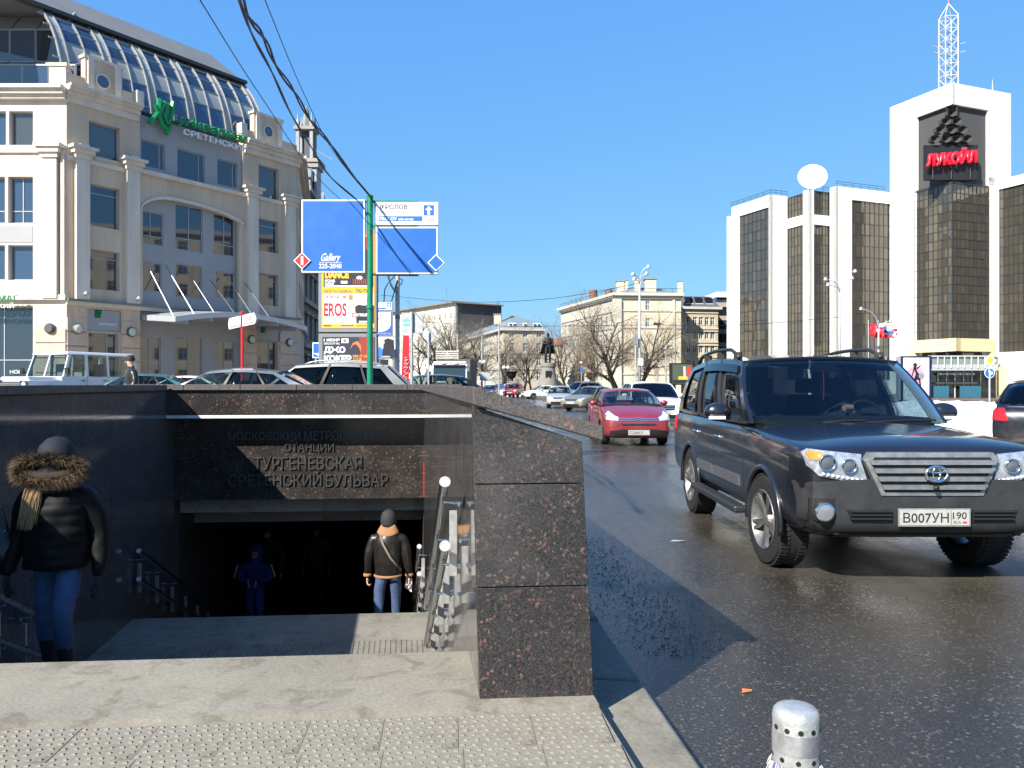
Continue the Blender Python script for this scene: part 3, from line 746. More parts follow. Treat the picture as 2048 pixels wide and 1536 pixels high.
# --- left (sunlit) facade, facing the camera
def FL(u, w_, z): return Vector((MO.x - u, MO.y - w_, z))           # u runs to the left
def UL(px): return (gx(133, MGZ) - gx(px, MGZ))
def zl(py): return gz(py, MGZ)
CW = 14.0
lh = []
for k in range(3):
    xs = ((16, 66), (-44, 10)) if k else ((18, 66), (-44, 12))
    for xl, xr in xs + ((-118, -66), (-190, -140)): lh.append((UL(xr), UL(xl), *((zl(290), zl(222)), (zl(446), zl(353)), (zl(560), zl(490)))[k]))
for (xl, xr) in ((-60, 66), (-190, -75)): lh.append((UL(xr), UL(xl), G0, zl(612)))
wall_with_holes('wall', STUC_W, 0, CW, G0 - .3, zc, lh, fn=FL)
for i, h in enumerate(lh): window(*h, MG[2] if i == 0 else (MG[1] if h[3] < zg else MGB), fn=FL, bars=((('h', .27), ('v', .5)) if 4 <= i < 8 else (('h', .45), ('v', .5)) if h[3] < zg else ()))
def lb_(name, m, u0, u1, w0, w1, z0, z1):
    return MB().hexa([FL(u0, w0, z0), FL(u1, w0, z0), FL(u1, w1, z0), FL(u0, w1, z0), FL(u0, w0, z1), FL(u1, w0, z1), FL(u1, w1, z1), FL(u0, w1, z1)]).build(name, m, mall)
p = lb_('pilaster', STUC_W, UL(119), UL(90), .003, .32, zg + .1, zl(320))
for q, (za, zb_, e) in enumerate(((318, 308, .08), (308, 298, .2), (298, 290, .32))): lb_('capital', STUC_W, UL(119) - e, UL(90) + e, .003, .32 + e, zl(za), zl(zb_))
lb_('pilaster', STUC_W, UL(131), UL(124), .003, .15, zg + .1, zl(300))
for (ya, yb, ww) in ((200, 192, .3), (192, 183, .5), (183, 176, .7), (600, 590, .25)): lb_('cornice', STUC_W, -.05, CW, -.2, ww, zl(ya), zl(yb))
lb_('sill_band', STUC_W, .8, CW, -.1, .14, zl(306), zl(294)); lb_('panel_band', PANEL, UL(66), CW, -.1, .03, zl(485), zl(452))
lb_('parapet_block', STUC_W, UL(131), UL(98), -.6, .0, zc, zl(132)); lb_('parapet_cap', STUC_W, UL(131) - .1, UL(98) + .15, -.65, .08, zl(132), zl(126))
for k in range(5):
    z0 = G0 + .1 + k * .85; lb_('rustic_course', PINK, .03, UL(66) - .12, .003, .08, z0, min(z0 + .76, zg - .4))
# glazed attic of the left facade: stepped glass boxes
for r_, (ya, yb, wv, slope) in enumerate(((160, 113, -1.2, 0), (113, 90, -1.2, 1.3), (88, 20, -2.5, 0), (20, -40, -2.5, 1.5))):
    for c_ in range(1 if r_ >= 2 else 0, 6):
        ua = UL(128) + c_ * 1.55; ub = ua + 1.5
        P = lambda s, t: FL(ua + (ub - ua) * s, wv - slope * t, zl(ya) + (zl(yb) - zl(ya)) * t)
        mb = MB(); mb.slab(P, 1, 1, (0, .04, -.02)); mb.build('attic_pane', (MGB if r_ in (0, 2) and rw.random() < .7 else SPAND if slope else MG[1]), mall)
        q = MB(); q.bar(P(0, 0), P(0, 1), .09, .12); q.bar(P(0, 0), P(1, 0), .08, .08); q.build('attic_bar', RIBW, mall)
# the big rounded rib between the two roofs
rb = MB(); n = 14
for k in range(n):
    a, b = R(78 * k / n), R(78 * (k + 1) / n)
    P = [[FL(UL(133) + e + 2.6 * (1 - math.cos(t)), -.9 + d - 3.0 * (1 - math.cos(t)), zl(160) + 7.2 * math.sin(t)) for e, d in ((-.16, 0), (.16, 0), (.16, -.5), (-.16, -.5))] for t in (a, b)]
    rb.hexa(P[0] + P[1])
pass
lc = MB(); lc.hexa([FL(0.4, -.47, G0), FL(CW, -.47, G0), FL(CW, -12, G0), FL(0.4, -9, G0), FL(.4, -.47, zc - .05), FL(CW, -.47, zc - .05), FL(CW, -12, zc - .05), FL(.4, -9, zc - .05)])
lc.build('building_core', MATS['core_dark'], mall)
# --- entrance canopy with hanger rods
can = MB(); ca, cb = UM(283), UM(548); zk = ZM(283, 648) + .2; n = 12
def canopy(s, t): return FM(ca + (cb - ca) * s, .1 + 3.4 * t, zk + .9 * math.sin(math.pi * (.12 + .76 * s)) - .30 - .25 * t)
can.slab(canopy, n, 2, (0, 0, .32)); can.build('canopy', mat('canopy_metal', (.42, .44, .46), .4, .4), mall)
for k in range(6):
    s = (k + .5) / 6; mb = MB(); mb.bar(canopy(s, .02) - Vector((0, 0, .14)), canopy(s, .98) - Vector((0, 0, .12)), .12, .24); mb.build('canopy_beam', FRAME, mall)
for xa, ya, xb, yb in ((291, 522, 322, 628), (331, 530, 364, 623), (374, 540, 405, 622), (420, 559, 446, 622), (455, 554, 482, 624), (490, 566, 518, 632)):
    u = UM(xa); mb = MB(); s = (UM(xb) - ca) / (cb - ca) * .94
    mb.tube([FM(u, .0, ZM(xa, ya)), canopy(max(0.02, min(.97, s - .10)), .85) + Vector((0, 0, .3))], .035, 6); mb.build('hanger_rod', STEEL, mall)
# round wall lamps and spotlights
for xp, yp in ((153, 658), (261, 664), (501, 679), (577, 685)):
    u = UM(xp); c = FM(u, .08, ZM(xp, yp)); mb = MB(); M_ = Matrix.Translation(c) @ Vector((Mn.x, Mn.y, 0)).to_track_quat('Z', 'Y').to_matrix().to_4x4()
    mb.lathe([(.30, 0), (.30, .1), (.26, .16)], 16, M_); o = mb.build('wall_lamp', mat('lamp_ring', (.07, .07, .07), .5), mall, auto=.5)
    g = MB(); g.lathe([(.25, .162), (.2, .2), (.08, .22)], 16, M_); g.build('lamp_glass', mat('lamp_glass_w', (.5, .49, .45), .3), o, auto=.8)
for xp in (160, 265):
    u = UM(xp); c = FM(u, .5, zg + .35); mb = MB(); mb.tube([c, c + Vector((.3, -.3, .05))], .11, 10); mb.build('spotlight', SILVER, mall, auto=.6)
xl, yl = 102, 657; mb = MB(); mb.lathe([(.30, 0), (.30, .1), (.22, .2)], 16, Matrix.Translation((gx(xl, MGZ), MGZ - .08, zl(yl))) @ Vector((0, -1, 0)).to_track_quat('Z', 'Y').to_matrix().to_4x4()); mb.build('wall_lamp', MATS['lamp_ring'], mall, auto=.5)
# --- lettering
GRN = mat('sign_green', (.01, .23, .07), .35); WLET = mat('sign_white_letters', (.75, .75, .72), .4)
Xf = Vector((Md.x, Md.y, 0))
sg = empty('store_sign', (0, 0, 0), 0, 'green script logo and store name letters with white name below, on the grey entrance panel', 'sign')
def on_f(px, py, w_=.30):
    u = UM(px); return FM(u, w_, ZM(px, py))
for pts in (((303, 212), (313, 235), (322, 258)), ((325, 207), (306, 232), (293, 248)), ((313, 200), (312, 225), (318, 250), (331, 262)), ((331, 210), (324, 235), (328, 250), (336, 240), (341, 206)), ((330, 250), (336, 252), (333, 262), (326, 269))):
    mb = MB(); mb.tube([on_f(a, b) for a, b in pts], .16, 6); mb.build('logo_stroke', GRN, sg)
def sign_line(s, m, xa, ya_top, ya_bot, xb, dep=.12, bold=0, sl=0):
    u0, u1 = UM(xa), UM(xb); z0 = ZM(xa, ya_bot); ht = (ya_bot - ya_top) / F * (MO.y + u0 * Md.y)
    drop = 0
    text(s, 'lettering', m, sg, FM(u0, .25, z0), Xf, (0, 0, 1), wd=u1 - u0, ht=ht, depth=dep, bold=bold, slant=sl)
sign_line('универмаг', GRN, 346, 232, 253, 486, bold=.03, sl=.25)
sign_line('СРЕТЕНСКИЙ', WLET, 361, 255, 270, 488, bold=.015)
rl = MB(); rl.bar(on_f(346, 238, .2), on_f(486, 270, .2), .06, .06); rl.build('sign_rail', FRAME, sg)
# left-facade sign over the shop window (its right end is in view)
sl_ = empty('shop_window_sign', (0, 0, 0), 0, 'green and white store letters above the sunlit shop window beside the corner', 'sign')
text('УНИВЕРМАГ', 'lettering', GRN, sl_, FL(UL(-70), .5, zl(604)), (1, 0, 0), (0, 0, 1), wd=gx(48, MGZ) - gx(-70, MGZ), ht=.32, depth=.08)
text('СРЕТЕНСКИЙ', 'lettering', WLET, sl_, FL(UL(-60), .5, zl(618)), (1, 0, 0), (0, 0, 1), wd=gx(40, MGZ) - gx(-60, MGZ), ht=.30, depth=.08)
text('НОВ', 'lettering', WLET, sl_, FL(UL(18), -.1, zl(747)), (1, 0, 0), (0, 0, 1), wd=.65, ht=.2, depth=.01)
for xa, ya, hh in ((190, 625, .55), (522, 657, .4)):
    c = FM(UM(xa), -.05, ZM(xa, ya) - .3); mb = MB(); mb.hexa([c, c + Xf * .35, c + Xf * .30 + Vector((0, 0, .1)), c + Vector((0, 0, .1)), c + Vector((0, 0, hh)), c + Xf * .45 + Vector((0, 0, hh)), c + Xf * .45 + Vector((0, 0, hh - .1)), c + Vector((0, 0, hh - .05))])
    mb.build('logo_stroke', GRN, sg)
text('универмаг', 'lettering', WLET, sg, FM(UM(198), -.05, ZM(198, 651)), Xf, (0, 0, 1), wd=1.15, ht=.18, depth=.02)
text('NOVEX', 'lettering', mat('neon_green', (.06, .35, .05), .4), sg, FM(UM(188), -.2, ZM(188, 690)), Xf, (0, 0, 1), wd=1.0, ht=.2, depth=.02) if False else None
# ================================================================ white office complex on the right
OWH = mat('office_white_tile', (.70, .69, .655), .5, noise=.14, nscale=.8, streak=.06)
OMUL = mat('office_mullion', (.055, .055, .058), .4, .5)
OG = [mat('office_glass_%d' % i, c, .04, .55, .8) for i, c in enumerate(((.12, .107, .085), (.145, .125, .095), (.10, .093, .08)))]
YEL = mat('office_yellow', (.62, .52, .31), .7, noise=.08, nscale=.4)
off = empty('office_complex', (0, 0, 0), 0, 'white office complex with stepped bays of bronze glass and a tall sign tower', 'building')
OA = R(21.5); Oa = Vector((-math.sin(OA), math.cos(OA))); Ob = Vector((math.cos(OA), math.sin(OA)))
ro = random.Random(21)
def obox(mb, P, d, L0, L1, nrm, w0, w1, z0, z1):
    q = lambda l, w_: Vector((P[0] + d[0] * l + nrm[0] * w_, P[1] + d[1] * l + nrm[1] * w_))
    a = [q(L0, w0), q(L1, w0), q(L1, w1), q(L0, w1)]
    return mb.hexa([Vector((*p, z0)) for p in a] + [Vector((*p, z1)) for p in a])
pane_me = MB().box(-.5, .5, -.01, .01, -.5, .5).mesh('glass_pane')
pane_count = [0]
def curtain(P, d, nrm, l0, l1, z0, z1, nc, nr, single=False, inset=.25):
    "a field of panes between mullions; every pane hangs a little differently"
    dl = (l1 - l0) / nc; dz = (z1 - z0) / nr; ang = math.atan2(d[1], d[0])
    mb = MB(); bar = MB()
    for i in range(nc):
        for j in range(nr):
            c = Vector((P[0] + d[0] * (l0 + dl * (i + .5)) - nrm[0] * inset, P[1] + d[1] * (l0 + dl * (i + .5)) - nrm[1] * inset, z0 + dz * (j + .5)))
            tx, tz = ro.gauss(0, .009), ro.gauss(0, .009)
            Mx = Matrix.Translation(c) @ Matrix.Rotation(ang + tz, 4, 'Z') @ Matrix.Rotation(tx, 4, 'X') @ Matrix.Diagonal((dl - .05, 1, dz - .05, 1))
            gi = ro.choice((0, 0, 1, 2, 0))
            if single and pane_count[0] < 298:
                o = bpy.data.objects.new('glass_pane', pane_mes[gi]); COL.objects.link(o); o.parent = off; o.matrix_world = Mx; pane_count[0] += 1
            else:
                mb.cur = gi; mb.box(-.5, .5, -.01, .01, -.5, .5, Mx)
    for i in range(nc + 1): obox(bar, P, d, l0 + dl * i - .05, l0 + dl * i + .05, nrm, -inset - .06, -inset + .07, z0, z1)
    for j in range(nr + 1): obox(bar, P, d, l0, l1, nrm, -inset - .062, -inset + .05, z0 + dz * j - .05, z0 + dz * j + .05)
    if mb.v: tag(mb.build('glass_field', None, off, mats=OG), kind='stuff')
    tag(bar.build('mullions', OMUL, off), kind='stuff')
pane_mes = []
for m_ in OG:
    me = pane_me.copy(); me.materials.append(m_); pane_mes.append(me)
def wallbox(name, P, d, nrm, l0, l1, z0, z1, w0=-.45, w1=0, m=None): return obox(MB(), P, d, l0, l1, nrm, w0, w1, z0, z1).build(name, m or OWH, off)
K0 = Vector((gx(1905, 115), 115))
na = Vector((-Ob.x, -Ob.y)); nb = Vector((-Oa.x, -Oa.y))      # outward normals of the a-faces (left) and b-faces (right)
hz = lambda P, py: gz(py, P[1])
# tower: left a-face 1905..1780, right b-face 1905..2022
zT = hz(K0, 165); la = ray_hit(K0, Oa, 1780); lb2 = ray_hit(K0, Ob, 2022)
ya1 = lambda px: ray_hit(K0, Oa, px); yb1 = lambda px: ray_hit(K0, Ob, px)
lw = ya1(1833); rw2 = yb1(1977)
zW = hz(K0, 208)
wallbox('tower_pier', K0, Oa, na, lw, la, 0, zT); wallbox('tower_lintel', K0, Oa, na, 0, lw, zW, zT)
wallbox('tower_pier', K0, Ob, nb, rw2, lb2, hz(K0, 362), zT); wallbox('tower_lintel', K0, Ob, nb, -.003, rw2, zW, zT - .003)
for j in range(1, 8):
    z = zT - j * 2.3
    wallbox('tile_joint', K0, Ob, nb, rw2 + .02, lb2 - .02, z, z + .05, -.1, .004, mat('tile_joint', (.6, .59, .56), .8))
tc_ = MB(); obox(tc_, K0 + Oa * la - Oa * la, Oa, .5, la - .05, na, -lb2, -.6, 0, zT - .3); tc_.build('tower_core', MATS['core_dark'], off)
# recessed upper window of the tower with the sign
zS = hz(K0, 358)
curtain(K0, Oa, na, .0, lw, zS, zW, 7, 12, inset=1.0); curtain(K0, Ob, nb, .0, rw2, zS, zW, 7, 12, inset=1.0)
dk = mat('office_dark_recess', (.012, .012, .012), .5)
ctr = K0 + Oa * .9 + Ob * .9
# pyramid of dark cells
hexm = mat('cell_dark', (.05, .048, .045), .6)
Xs = Vector((1, 0, 0)); base = at(1900, 300, ctr.y - 1.5)
logo = empty('tower_sign', (0, 0, 0), 0, 'red company name letters under a pyramid of dark cells on the white tower', 'sign')
ppm = F / (ctr.y - 1.5)
for row, (ny, xs) in enumerate(((225, (1905,)), (242, (1893, 1915)), (259, (1882, 1904, 1926)), (277, (1871, 1893, 1914, 1936)))):
    for xx in xs:
        c = at(xx, ny, ctr.y - 1.5); r = 10.5 / ppm; mb = MB(); n = 6
        o_ = [c + Vector((math.cos(R(60 * k + 30)) * r, 0, math.sin(R(60 * k + 30)) * r * .8)) for k in range(6)]
        i_ = [c + Vector((math.cos(R(60 * k + 30)) * r * .3, .8, math.sin(R(60 * k + 30)) * r * .25 + .1)) for k in range(6)]
        f_ = [p + Vector((0, .9, 0)) for p in o_]
        mb.add(o_ + i_ + f_, [(k, (k + 1) % 6, 6 + (k + 1) % 6, 6 + k) for k in range(6)] + [tuple(range(6, 12))] + [(k, (k + 1) % 6, 12 + (k + 1) % 6, 12 + k) for k in range(6)])
        mb.build('sign_cell', hexm, logo)
a = at(1850, 360, ctr.y - .9); b = at(1956, 290, ctr.y - .9)
boxo('sign_backing', dk, logo, a.x, b.x, a.y, a.y + .5, a.z, b.z)
RED = mat('sign_red', (.72, .012, .03), .35, emit=.45)
c0 = at(1852, 334, ctr.y - 1.6); text('ЛУКОЙЛ', 'lettering', RED, logo, c0, Vector((1, 0, .085)), (0, 0, 1), wd=101 / F * c0.y, ht=31 / F * c0.y, depth=.35, bold=.045)
for px in (1866, 1903, 1941): p0 = at(px, 358, ctr.y - 1.2); p1 = at(px, 334, ctr.y - 1.2); MB().bar(p0, p1, .12, .12).build('sign_post', OMUL, logo)
# tower shaft below: glass prism, its own parapet line at y~362
zE = hz(K0, 678)
curtain(K0, Oa, na, .0, ya1(1829), zE, zS - .6, 8, 17, single=True, inset=.05); curtain(K0, Ob, nb, .0, yb1(1978), zE, zS - .6, 9, 17, single=True, inset=.05)
wallbox('shaft_edge', K0, Oa, na, 0, ya1(1829), zS - .6, zS - .3, -.5, .0, OMUL); wallbox('shaft_edge', K0, Ob, nb, -.002, yb1(1978), zS - .6, zS - .3, -.5, .0, OMUL)
wallbox('tower_pier', K0, Ob, nb, yb1(1978), yb1(1996), 0, zS + 1.0)
# bays to the left: walk the zigzag plan
def corner(P, d, px): t = ray_hit(P, d, px); return P + d * t, t
PT = K0 + Oa * la                                   # far-left end of the tower's a-face
A1, t1 = corner(PT, -Ob, 1672)                        # convex corner of the next bay, reached along -b
zb1 = hz(A1, 372)
L1 = (PT - A1).length
wallbox('bay_pier', A1, Ob, nb, 0, ray_hit(A1, Ob, 1704), 0, zb1); wallbox('bay_lintel', A1, Ob, nb, ray_hit(A1, Ob, 1704), L1 + .2, hz(A1, 396), zb1)
wallbox('bay_pier', A1, Ob, nb, ray_hit(A1, Ob, 1788), L1 + .2, 0, hz(A1, 396))
curtain(A1, Ob, nb, ray_hit(A1, Ob, 1704), ray_hit(A1, Ob, 1788), 2.2, hz(A1, 396), 9, 16)
wallbox('bay_base', A1, Ob, nb, ray_hit(A1, Ob, 1704), ray_hit(A1, Ob, 1788), 0, 2.2)
A2, t2 = corner(A1, Oa, 1667); A2b = A1 + Oa * 1.3
wallbox('bay_side', A1, Oa, na, .0, 1.3, 0, zb1 - .004)
A3, t3 = corner(A2b, -Ob, 1619)                       # convex corner with the pillar
zb3 = hz(A3, 378); L3 = (A2b - A3).length
wallbox('bay_pier', A3, Ob, nb, 0, ray_hit(A3, Ob, 1628), 0, zb3); wallbox('bay_beam', A3, Ob, nb, ray_hit(A3, Ob, 1628), L3 + .2, hz(A3, 448), hz(A3, 428))
curtain(A3, Ob, nb, ray_hit(A3, Ob, 1628), L3, 2.2, hz(A3, 448), 5, 16); curtain(A3, Ob, nb, ray_hit(A3, Ob, 1628), L3, hz(A3, 428), hz(A3, 380), 5, 3)
wallbox('bay_base', A3, Ob, nb, ray_hit(A3, Ob, 1628), L3, 0, 2.2)
l3 = ray_hit(A3, Oa, 1574)
wallbox('bay_pier', A3, Oa, na, 0, ray_hit(A3, Oa, 1606), 0, zb3 - .003); wallbox('bay_beam', A3, Oa, na, ray_hit(A3, Oa, 1606), l3, hz(A3, 446), hz(A3, 426))
curtain(A3, Oa, na, ray_hit(A3, Oa, 1606), l3, 2.2, hz(A3, 446), 5, 16); curtain(A3, Oa, na, ray_hit(A3, Oa, 1606), l3, hz(A3, 426), hz(A3, 382), 5, 3)
wallbox('bay_base', A3, Oa, na, ray_hit(A3, Oa, 1606), l3, 0, 2.2)
A4 = A3 + Oa * l3
A5, t5 = corner(A4, -Ob, 1541)
zb5 = hz(A5, 389); L5 = (A4 - A5).length
wallbox('bay_side', A5, Ob, nb, 0, L5 + .1, 0, zb5)
l5 = ray_hit(A5, Oa, 1463); la5, lb5 = ray_hit(A5, Oa, 1537), ray_hit(A5, Oa, 1478)
wallbox('bay_pier', A5, Oa, na, 0, la5, 0, zb5 - .003); wallbox('bay_lintel', A5, Oa, na, la5, lb5, hz(A5, 413), zb5 - .003); wallbox('bay_pier', A5, Oa, na, lb5, l5, 0, zb5 - .003)
curtain(A5, Oa, na, la5, lb5, 2.2, hz(A5, 413), 7, 17); wallbox('bay_base', A5, Oa, na, la5, lb5, 0, 2.2)
A6, t6 = corner(A5 + Oa * l5, -Ob, 1457); wallbox('bay_side', A6, Ob, nb, 0, 1.6, 0, hz(A6, 432))
# bodies behind the faces so nothing is hollow
for (P, w_, h_, d_) in ((A1, L1 + 2, zb1 - .5, 22), (A3, L3 + 4, zb3 - .6, 20), (A5, L5 + 4, zb5 - .5, l5)):
    mb = MB(); q = [P + Ob * .5 + Oa * .5, P + Ob * w_ + Oa * .5, P + Ob * w_ + Oa * d_, P + Ob * .5 + Oa * d_]
    mb.hexa([Vector((*p, 0)) for p in q] + [Vector((*p, h_)) for p in q]); mb.build('building_core', MATS['core_dark'], off)
# roof railings
for (P, d, l, z) in ((A5, Oa, l5, zb5), (A5, Ob, L5, zb5), (A3, Ob, L3, zb3 - .2), (A1, Ob, L1 * .9, zb1)):
    mb = MB(); p0 = Vector((*P, z + .75)); p1 = Vector((*(P + d * l), z + .75)); mb.tube([p0, p1], .035, 4)
    mb.tube([p0 - Vector((0, 0, .35)), p1 - Vector((0, 0, .35))], .03, 4)
    n = max(3, int(l / 1.6))
    for k in range(n + 1):
        q = Vector((*(P + d * (l * k / n)), z)); mb.tube([q, q + Vector((0, 0, .75))], .03, 4)
    tag(mb.build('roof_railing', OMUL, off), kind='stuff')
# right wing
W0_ = K0 + Ob * yb1(1990); A7, t7 = corner(W0_, -Oa, 2230)
hw_ = gz(362, W0_.y); tw = (A7 - W0_).length
wallbox('wing_lintel', A7, Oa, na, 0, tw, hw_ - 1.4, hw_); wallbox('wing_pier', A7, Oa, na, tw - .5, tw, 0, hw_ - 1.4)
curtain(A7, Oa, na, 0, tw - .5, gz(705, W0_.y), hw_ - 1.4, 22, 17, inset=.3); wallbox('wing_base', A7, Oa, na, 0, tw - .5, 0, gz(705, W0_.y), m=OWH)
mb = MB(); q = [A7 + Ob * .6, A7 + Ob * 20, A7 + Ob * 20 + Oa * tw, A7 + Ob * .6 + Oa * tw]; mb.hexa([Vector((*p, 0)) for p in q] + [Vector((*p, hw_ - .3)) for p in q]); mb.build('building_core', MATS['core_dark'], off)
# yellow entrance portal at the foot of the tower
E_ = K0 - Oa * 3.2 - Ob * 3.2; lE1, lE2 = ray_hit(E_, Oa, 1818), ray_hit(E_, Ob, 1993)
zp0, zp1 = gz(702, E_.y), gz(676, E_.y)
for d, nn, l in ((Oa, na, lE1), (Ob, nb, lE2)):
    wallbox('portal_beam', E_, d, nn, 0 if d is Oa else -.003, l, zp0, zp1 - (.003 if d is Ob else 0), -.9, 0, YEL); wallbox('portal_pier', E_, d, nn, l - 1.0, l, 0, zp0, -.9, 0, YEL)
    wallbox('portal_glass', E_, d, nn, 0, l - 1, zp0 - 1.4, zp0, -1.6, -1.5, OG[2])
wallbox('portal_wall', K0 - Oa * 2 + Ob * lE2, Ob, nb, -1, 14, 0, gz(732, E_.y), -.6, 0, YEL)
# dish antenna, lattice mast, aerial
dish = empty('satellite_dish', (0, 0, 0), 0, 'large white satellite dish on the office roof above the white pillar', 'antenna')
dc = at(1625, 353, A3.y + 1.0); rD = 28 / F * dc.y
M_ = Matrix.Translation(dc) @ Vector((-.25, -1, .35)).to_track_quat('Z', 'Y').to_matrix().to_4x4()
mb = MB(); mb.lathe([(.01, -.55)] + [(rD * t, -.55 + .55 * t * t) for t in (.25, .5, .75, .9, 1.0)], 40, M_, caps=False)
mb.lathe([(rD, 0), (rD * .98, -.06)], 40, M_, caps=False); mb.build('reflector', mat('dish_white', (.8, .8, .8), .55), dish, smooth=True)
mb = MB(); 
for a_ in (0, 2.1, 4.2): mb.tube([M_ @ Vector((rD * .8 * math.cos(a_), rD * .8 * math.sin(a_), -.1)), M_ @ Vector((0, 0, rD * .7))], .035, 4)
mb.tube([M_ @ Vector((0, 0, rD * .65)), M_ @ Vector((0, 0, rD * .82))], .14, 8); mb.build('feed_horn', SILVER, dish)
mb = MB(); mb.tube([dc + Vector((0, .5, -.3)), Vector((dc.x, dc.y + .6, zb3 - .5))], .3, 8); mb.build('mount', SILVER, dish)
mast = empty('lattice_mast', (0, 0, 0), 0, 'white lattice antenna mast on top of the sign tower', 'mast')
mz = K0.y + 4; c = at(1897, 175, mz); hm = (175 - 34) / F * mz; s2 = 12.5 / F * mz
legs = [Vector((c.x + i * s2, c.y + j * s2, 0)) for i, j in ((-1, -1), (1, -1), (1, 1), (-1, 1))]
MW = mat('mast_white', (.50, .50, .49), .5)
for p in legs: MB().bar((p.x, p.y, zT - 1.5), (p.x, p.y, c.z + hm), .13, .13).build('mast_leg', MW, mast)
for k in range(6):
    z0 = c.z + hm * k / 6 - .2; z1 = c.z + hm * (k + 1) / 6 - .2
    for i in range(4):
        p, q = legs[i], legs[(i + 1) % 4]
        mb = MB(); mb.bar((p.x, p.y, z0), (q.x, q.y, z1), .07, .07); mb.bar((q.x, q.y, z0), (p.x, p.y, z1), .07, .07); mb.bar((p.x, p.y, z1), (q.x, q.y, z1), .09, .09); mb.build('lattice_brace', MW, mast)
tp = Vector((c.x, c.y, c.z + hm + 2.0))
for p in legs: MB().bar((p.x, p.y, c.z + hm), tp, .1, .1).build('mast_cap', MW, mast)
MB().bar(tp - Vector((0, 0, .3)), tp + Vector((0, 0, 2.2)), .09, .09).build('mast_tip', mat('mast_red', (.5, .12, .08), .5), mast)
for sx_, zz in ((-1, .55), (1, .6), (1, .48), (-1, .47)):
    z = c.z + hm * zz; MB().bar((c.x + sx_ * s2, c.y, z), (c.x + sx_ * s2 * 2.6, c.y - .3, z + .3), .05, .05).build('mast_aerial', MW, mast)
am = at(1985, 176, K0.y + lb2 * .3); tag(MB().tube([am - Vector((0, 0, .6)), am + Vector((0, 0, 1.3))], [.09, .02], 5).build('roof_aerial', MW), 'thin white aerial on the right edge of the sign tower roof', 'antenna')
# ================================================================ houses across the square
rb_ = random.Random(31)
def house(label, K, dl, ll, dr, lr, h, wl, wr, roof, z0=0, name='apartment_building'):
    "a corner house: corner K in plan, left face along dl, right face along dr"
    o = empty(name, (0, 0, 0), 0, label, 'building')
    nl = Vector((dl.y, -dl.x));  nr = Vector((dr.y, -dr.x))
    if nl.y > 0: nl = -nl
    if nr.y > 0: nr = -nr
    return o, (lambda u, w_, z: Vector((K.x + dl.x * u + nl.x * w_, K.y + dl.y * u + nl.y * w_, z))), (lambda u, w_, z: Vector((K.x + dr.x * u + nr.x * w_, K.y + dr.y * u + nr.y * w_, z)))
def hb(fn, name, m, par, u0, u1, w0, w1, z0, z1):
    return MB().hexa([fn(u0, w0, z0), fn(u1, w0, z0), fn(u1, w1, z0), fn(u0, w1, z0), fn(u0, w0, z1), fn(u1, w0, z1), fn(u1, w1, z1), fn(u0, w1, z1)]).build(name, m, par)
CREAM = mat('house_cream', (.54, .48, .36), .85, noise=.22, nscale=.6, streak=.15)
CREAM_D = mat('house_cream_grey', (.50, .47, .38), .85, noise=.24, nscale=.7, streak=.15)
STONE = mat('house_tan', (.42, .37, .28), .85, noise=.24, nscale=.7, streak=.15)
BRICKY = mat('house_yellow_brick', (.42, .36, .24), .85, noise=.16, nscale=.5)
TINR = mat('tin_roof', (.24, .29, .30), .45, .35, noise=.18, nscale=.5)
SLATE = mat('dark_mansard', (.09, .095, .10), .5, noise=.2, nscale=.6)
FRW = mat('white_frame', (.6, .6, .58), .6)
TRIM = mat('house_trim_grey', (.44, .41, .38), .85, noise=.1, nscale=.4)
def windows_grid(fn, par, us, zs, wd, ht, fr=FRW, rec=.18, gl=None):
    for u in us:
        for z in zs: window(u, u + wd, z, z + ht, gl or rb_.choice((WG_DARK, WG_GREY, WG_BLUE)), fn=fn, rec=rec, bars=(('v', .5), ('h', .68)), par=par, frame=fr, ft=.1)
def facade(fn, par, m, L, z0, z1, us, zs, wd, ht, th=.4):
    holes = [(u, u + wd, z, z + ht) for u in us for z in zs]
    wall_with_holes('wall', m, 0, L, z0, z1, holes, th=th, fn=fn, par=par); windows_grid(fn, par, us, zs, wd, ht)
def chimney(par, x, y, z, w_=.9, h=1.6, m=None):
    boxo('chimney', m or CREAM, par, x - w_ / 2, x + w_ / 2, y - w_ / 2, y + w_ / 2, z, z + h); boxo('chimney_cap', TINR, par, x - w_ * .6, x + w_ * .6, y - w_ * .6, y + w_ * .6, z + h, z + h + .15)
# --- cream corner house
KZ = 140.0; K = Vector((gx(1232, KZ), KZ))
far = at(1122, 612, KZ * 186 / 154); dl = Vector((far.x - K.x, far.y - K.y)); Ll = dl.length; dl.normalize(); dr = Vector((.996, .085)).normalized()
Lr = ray_hit(K, dr, 1362)
o, fl_, fr_ = house('cream five-storey corner house with bare trees in front and chimneys on a tin roof', K, dl, Ll, dr, Lr, 0, 0, 0, 0)
H = gz(597, KZ); fz = [gz(y_, KZ) for y_ in (757, 715, 678, 643, 612)]
us = [1.5 + i * (Ll - 2.5) / 11 for i in range(11)]
facade(fl_, o, CREAM_D, Ll, 0, H, us, [gz(y_, KZ) for y_ in (762, 720, 688, 652)], 1.3, 2.0)
u_w = ray_hit(K, dr, 1291)
facade(fr_, o, CREAM, Lr, 0, H, [u_w], [gz(654, KZ), gz(620, KZ)], .75, 1.6)
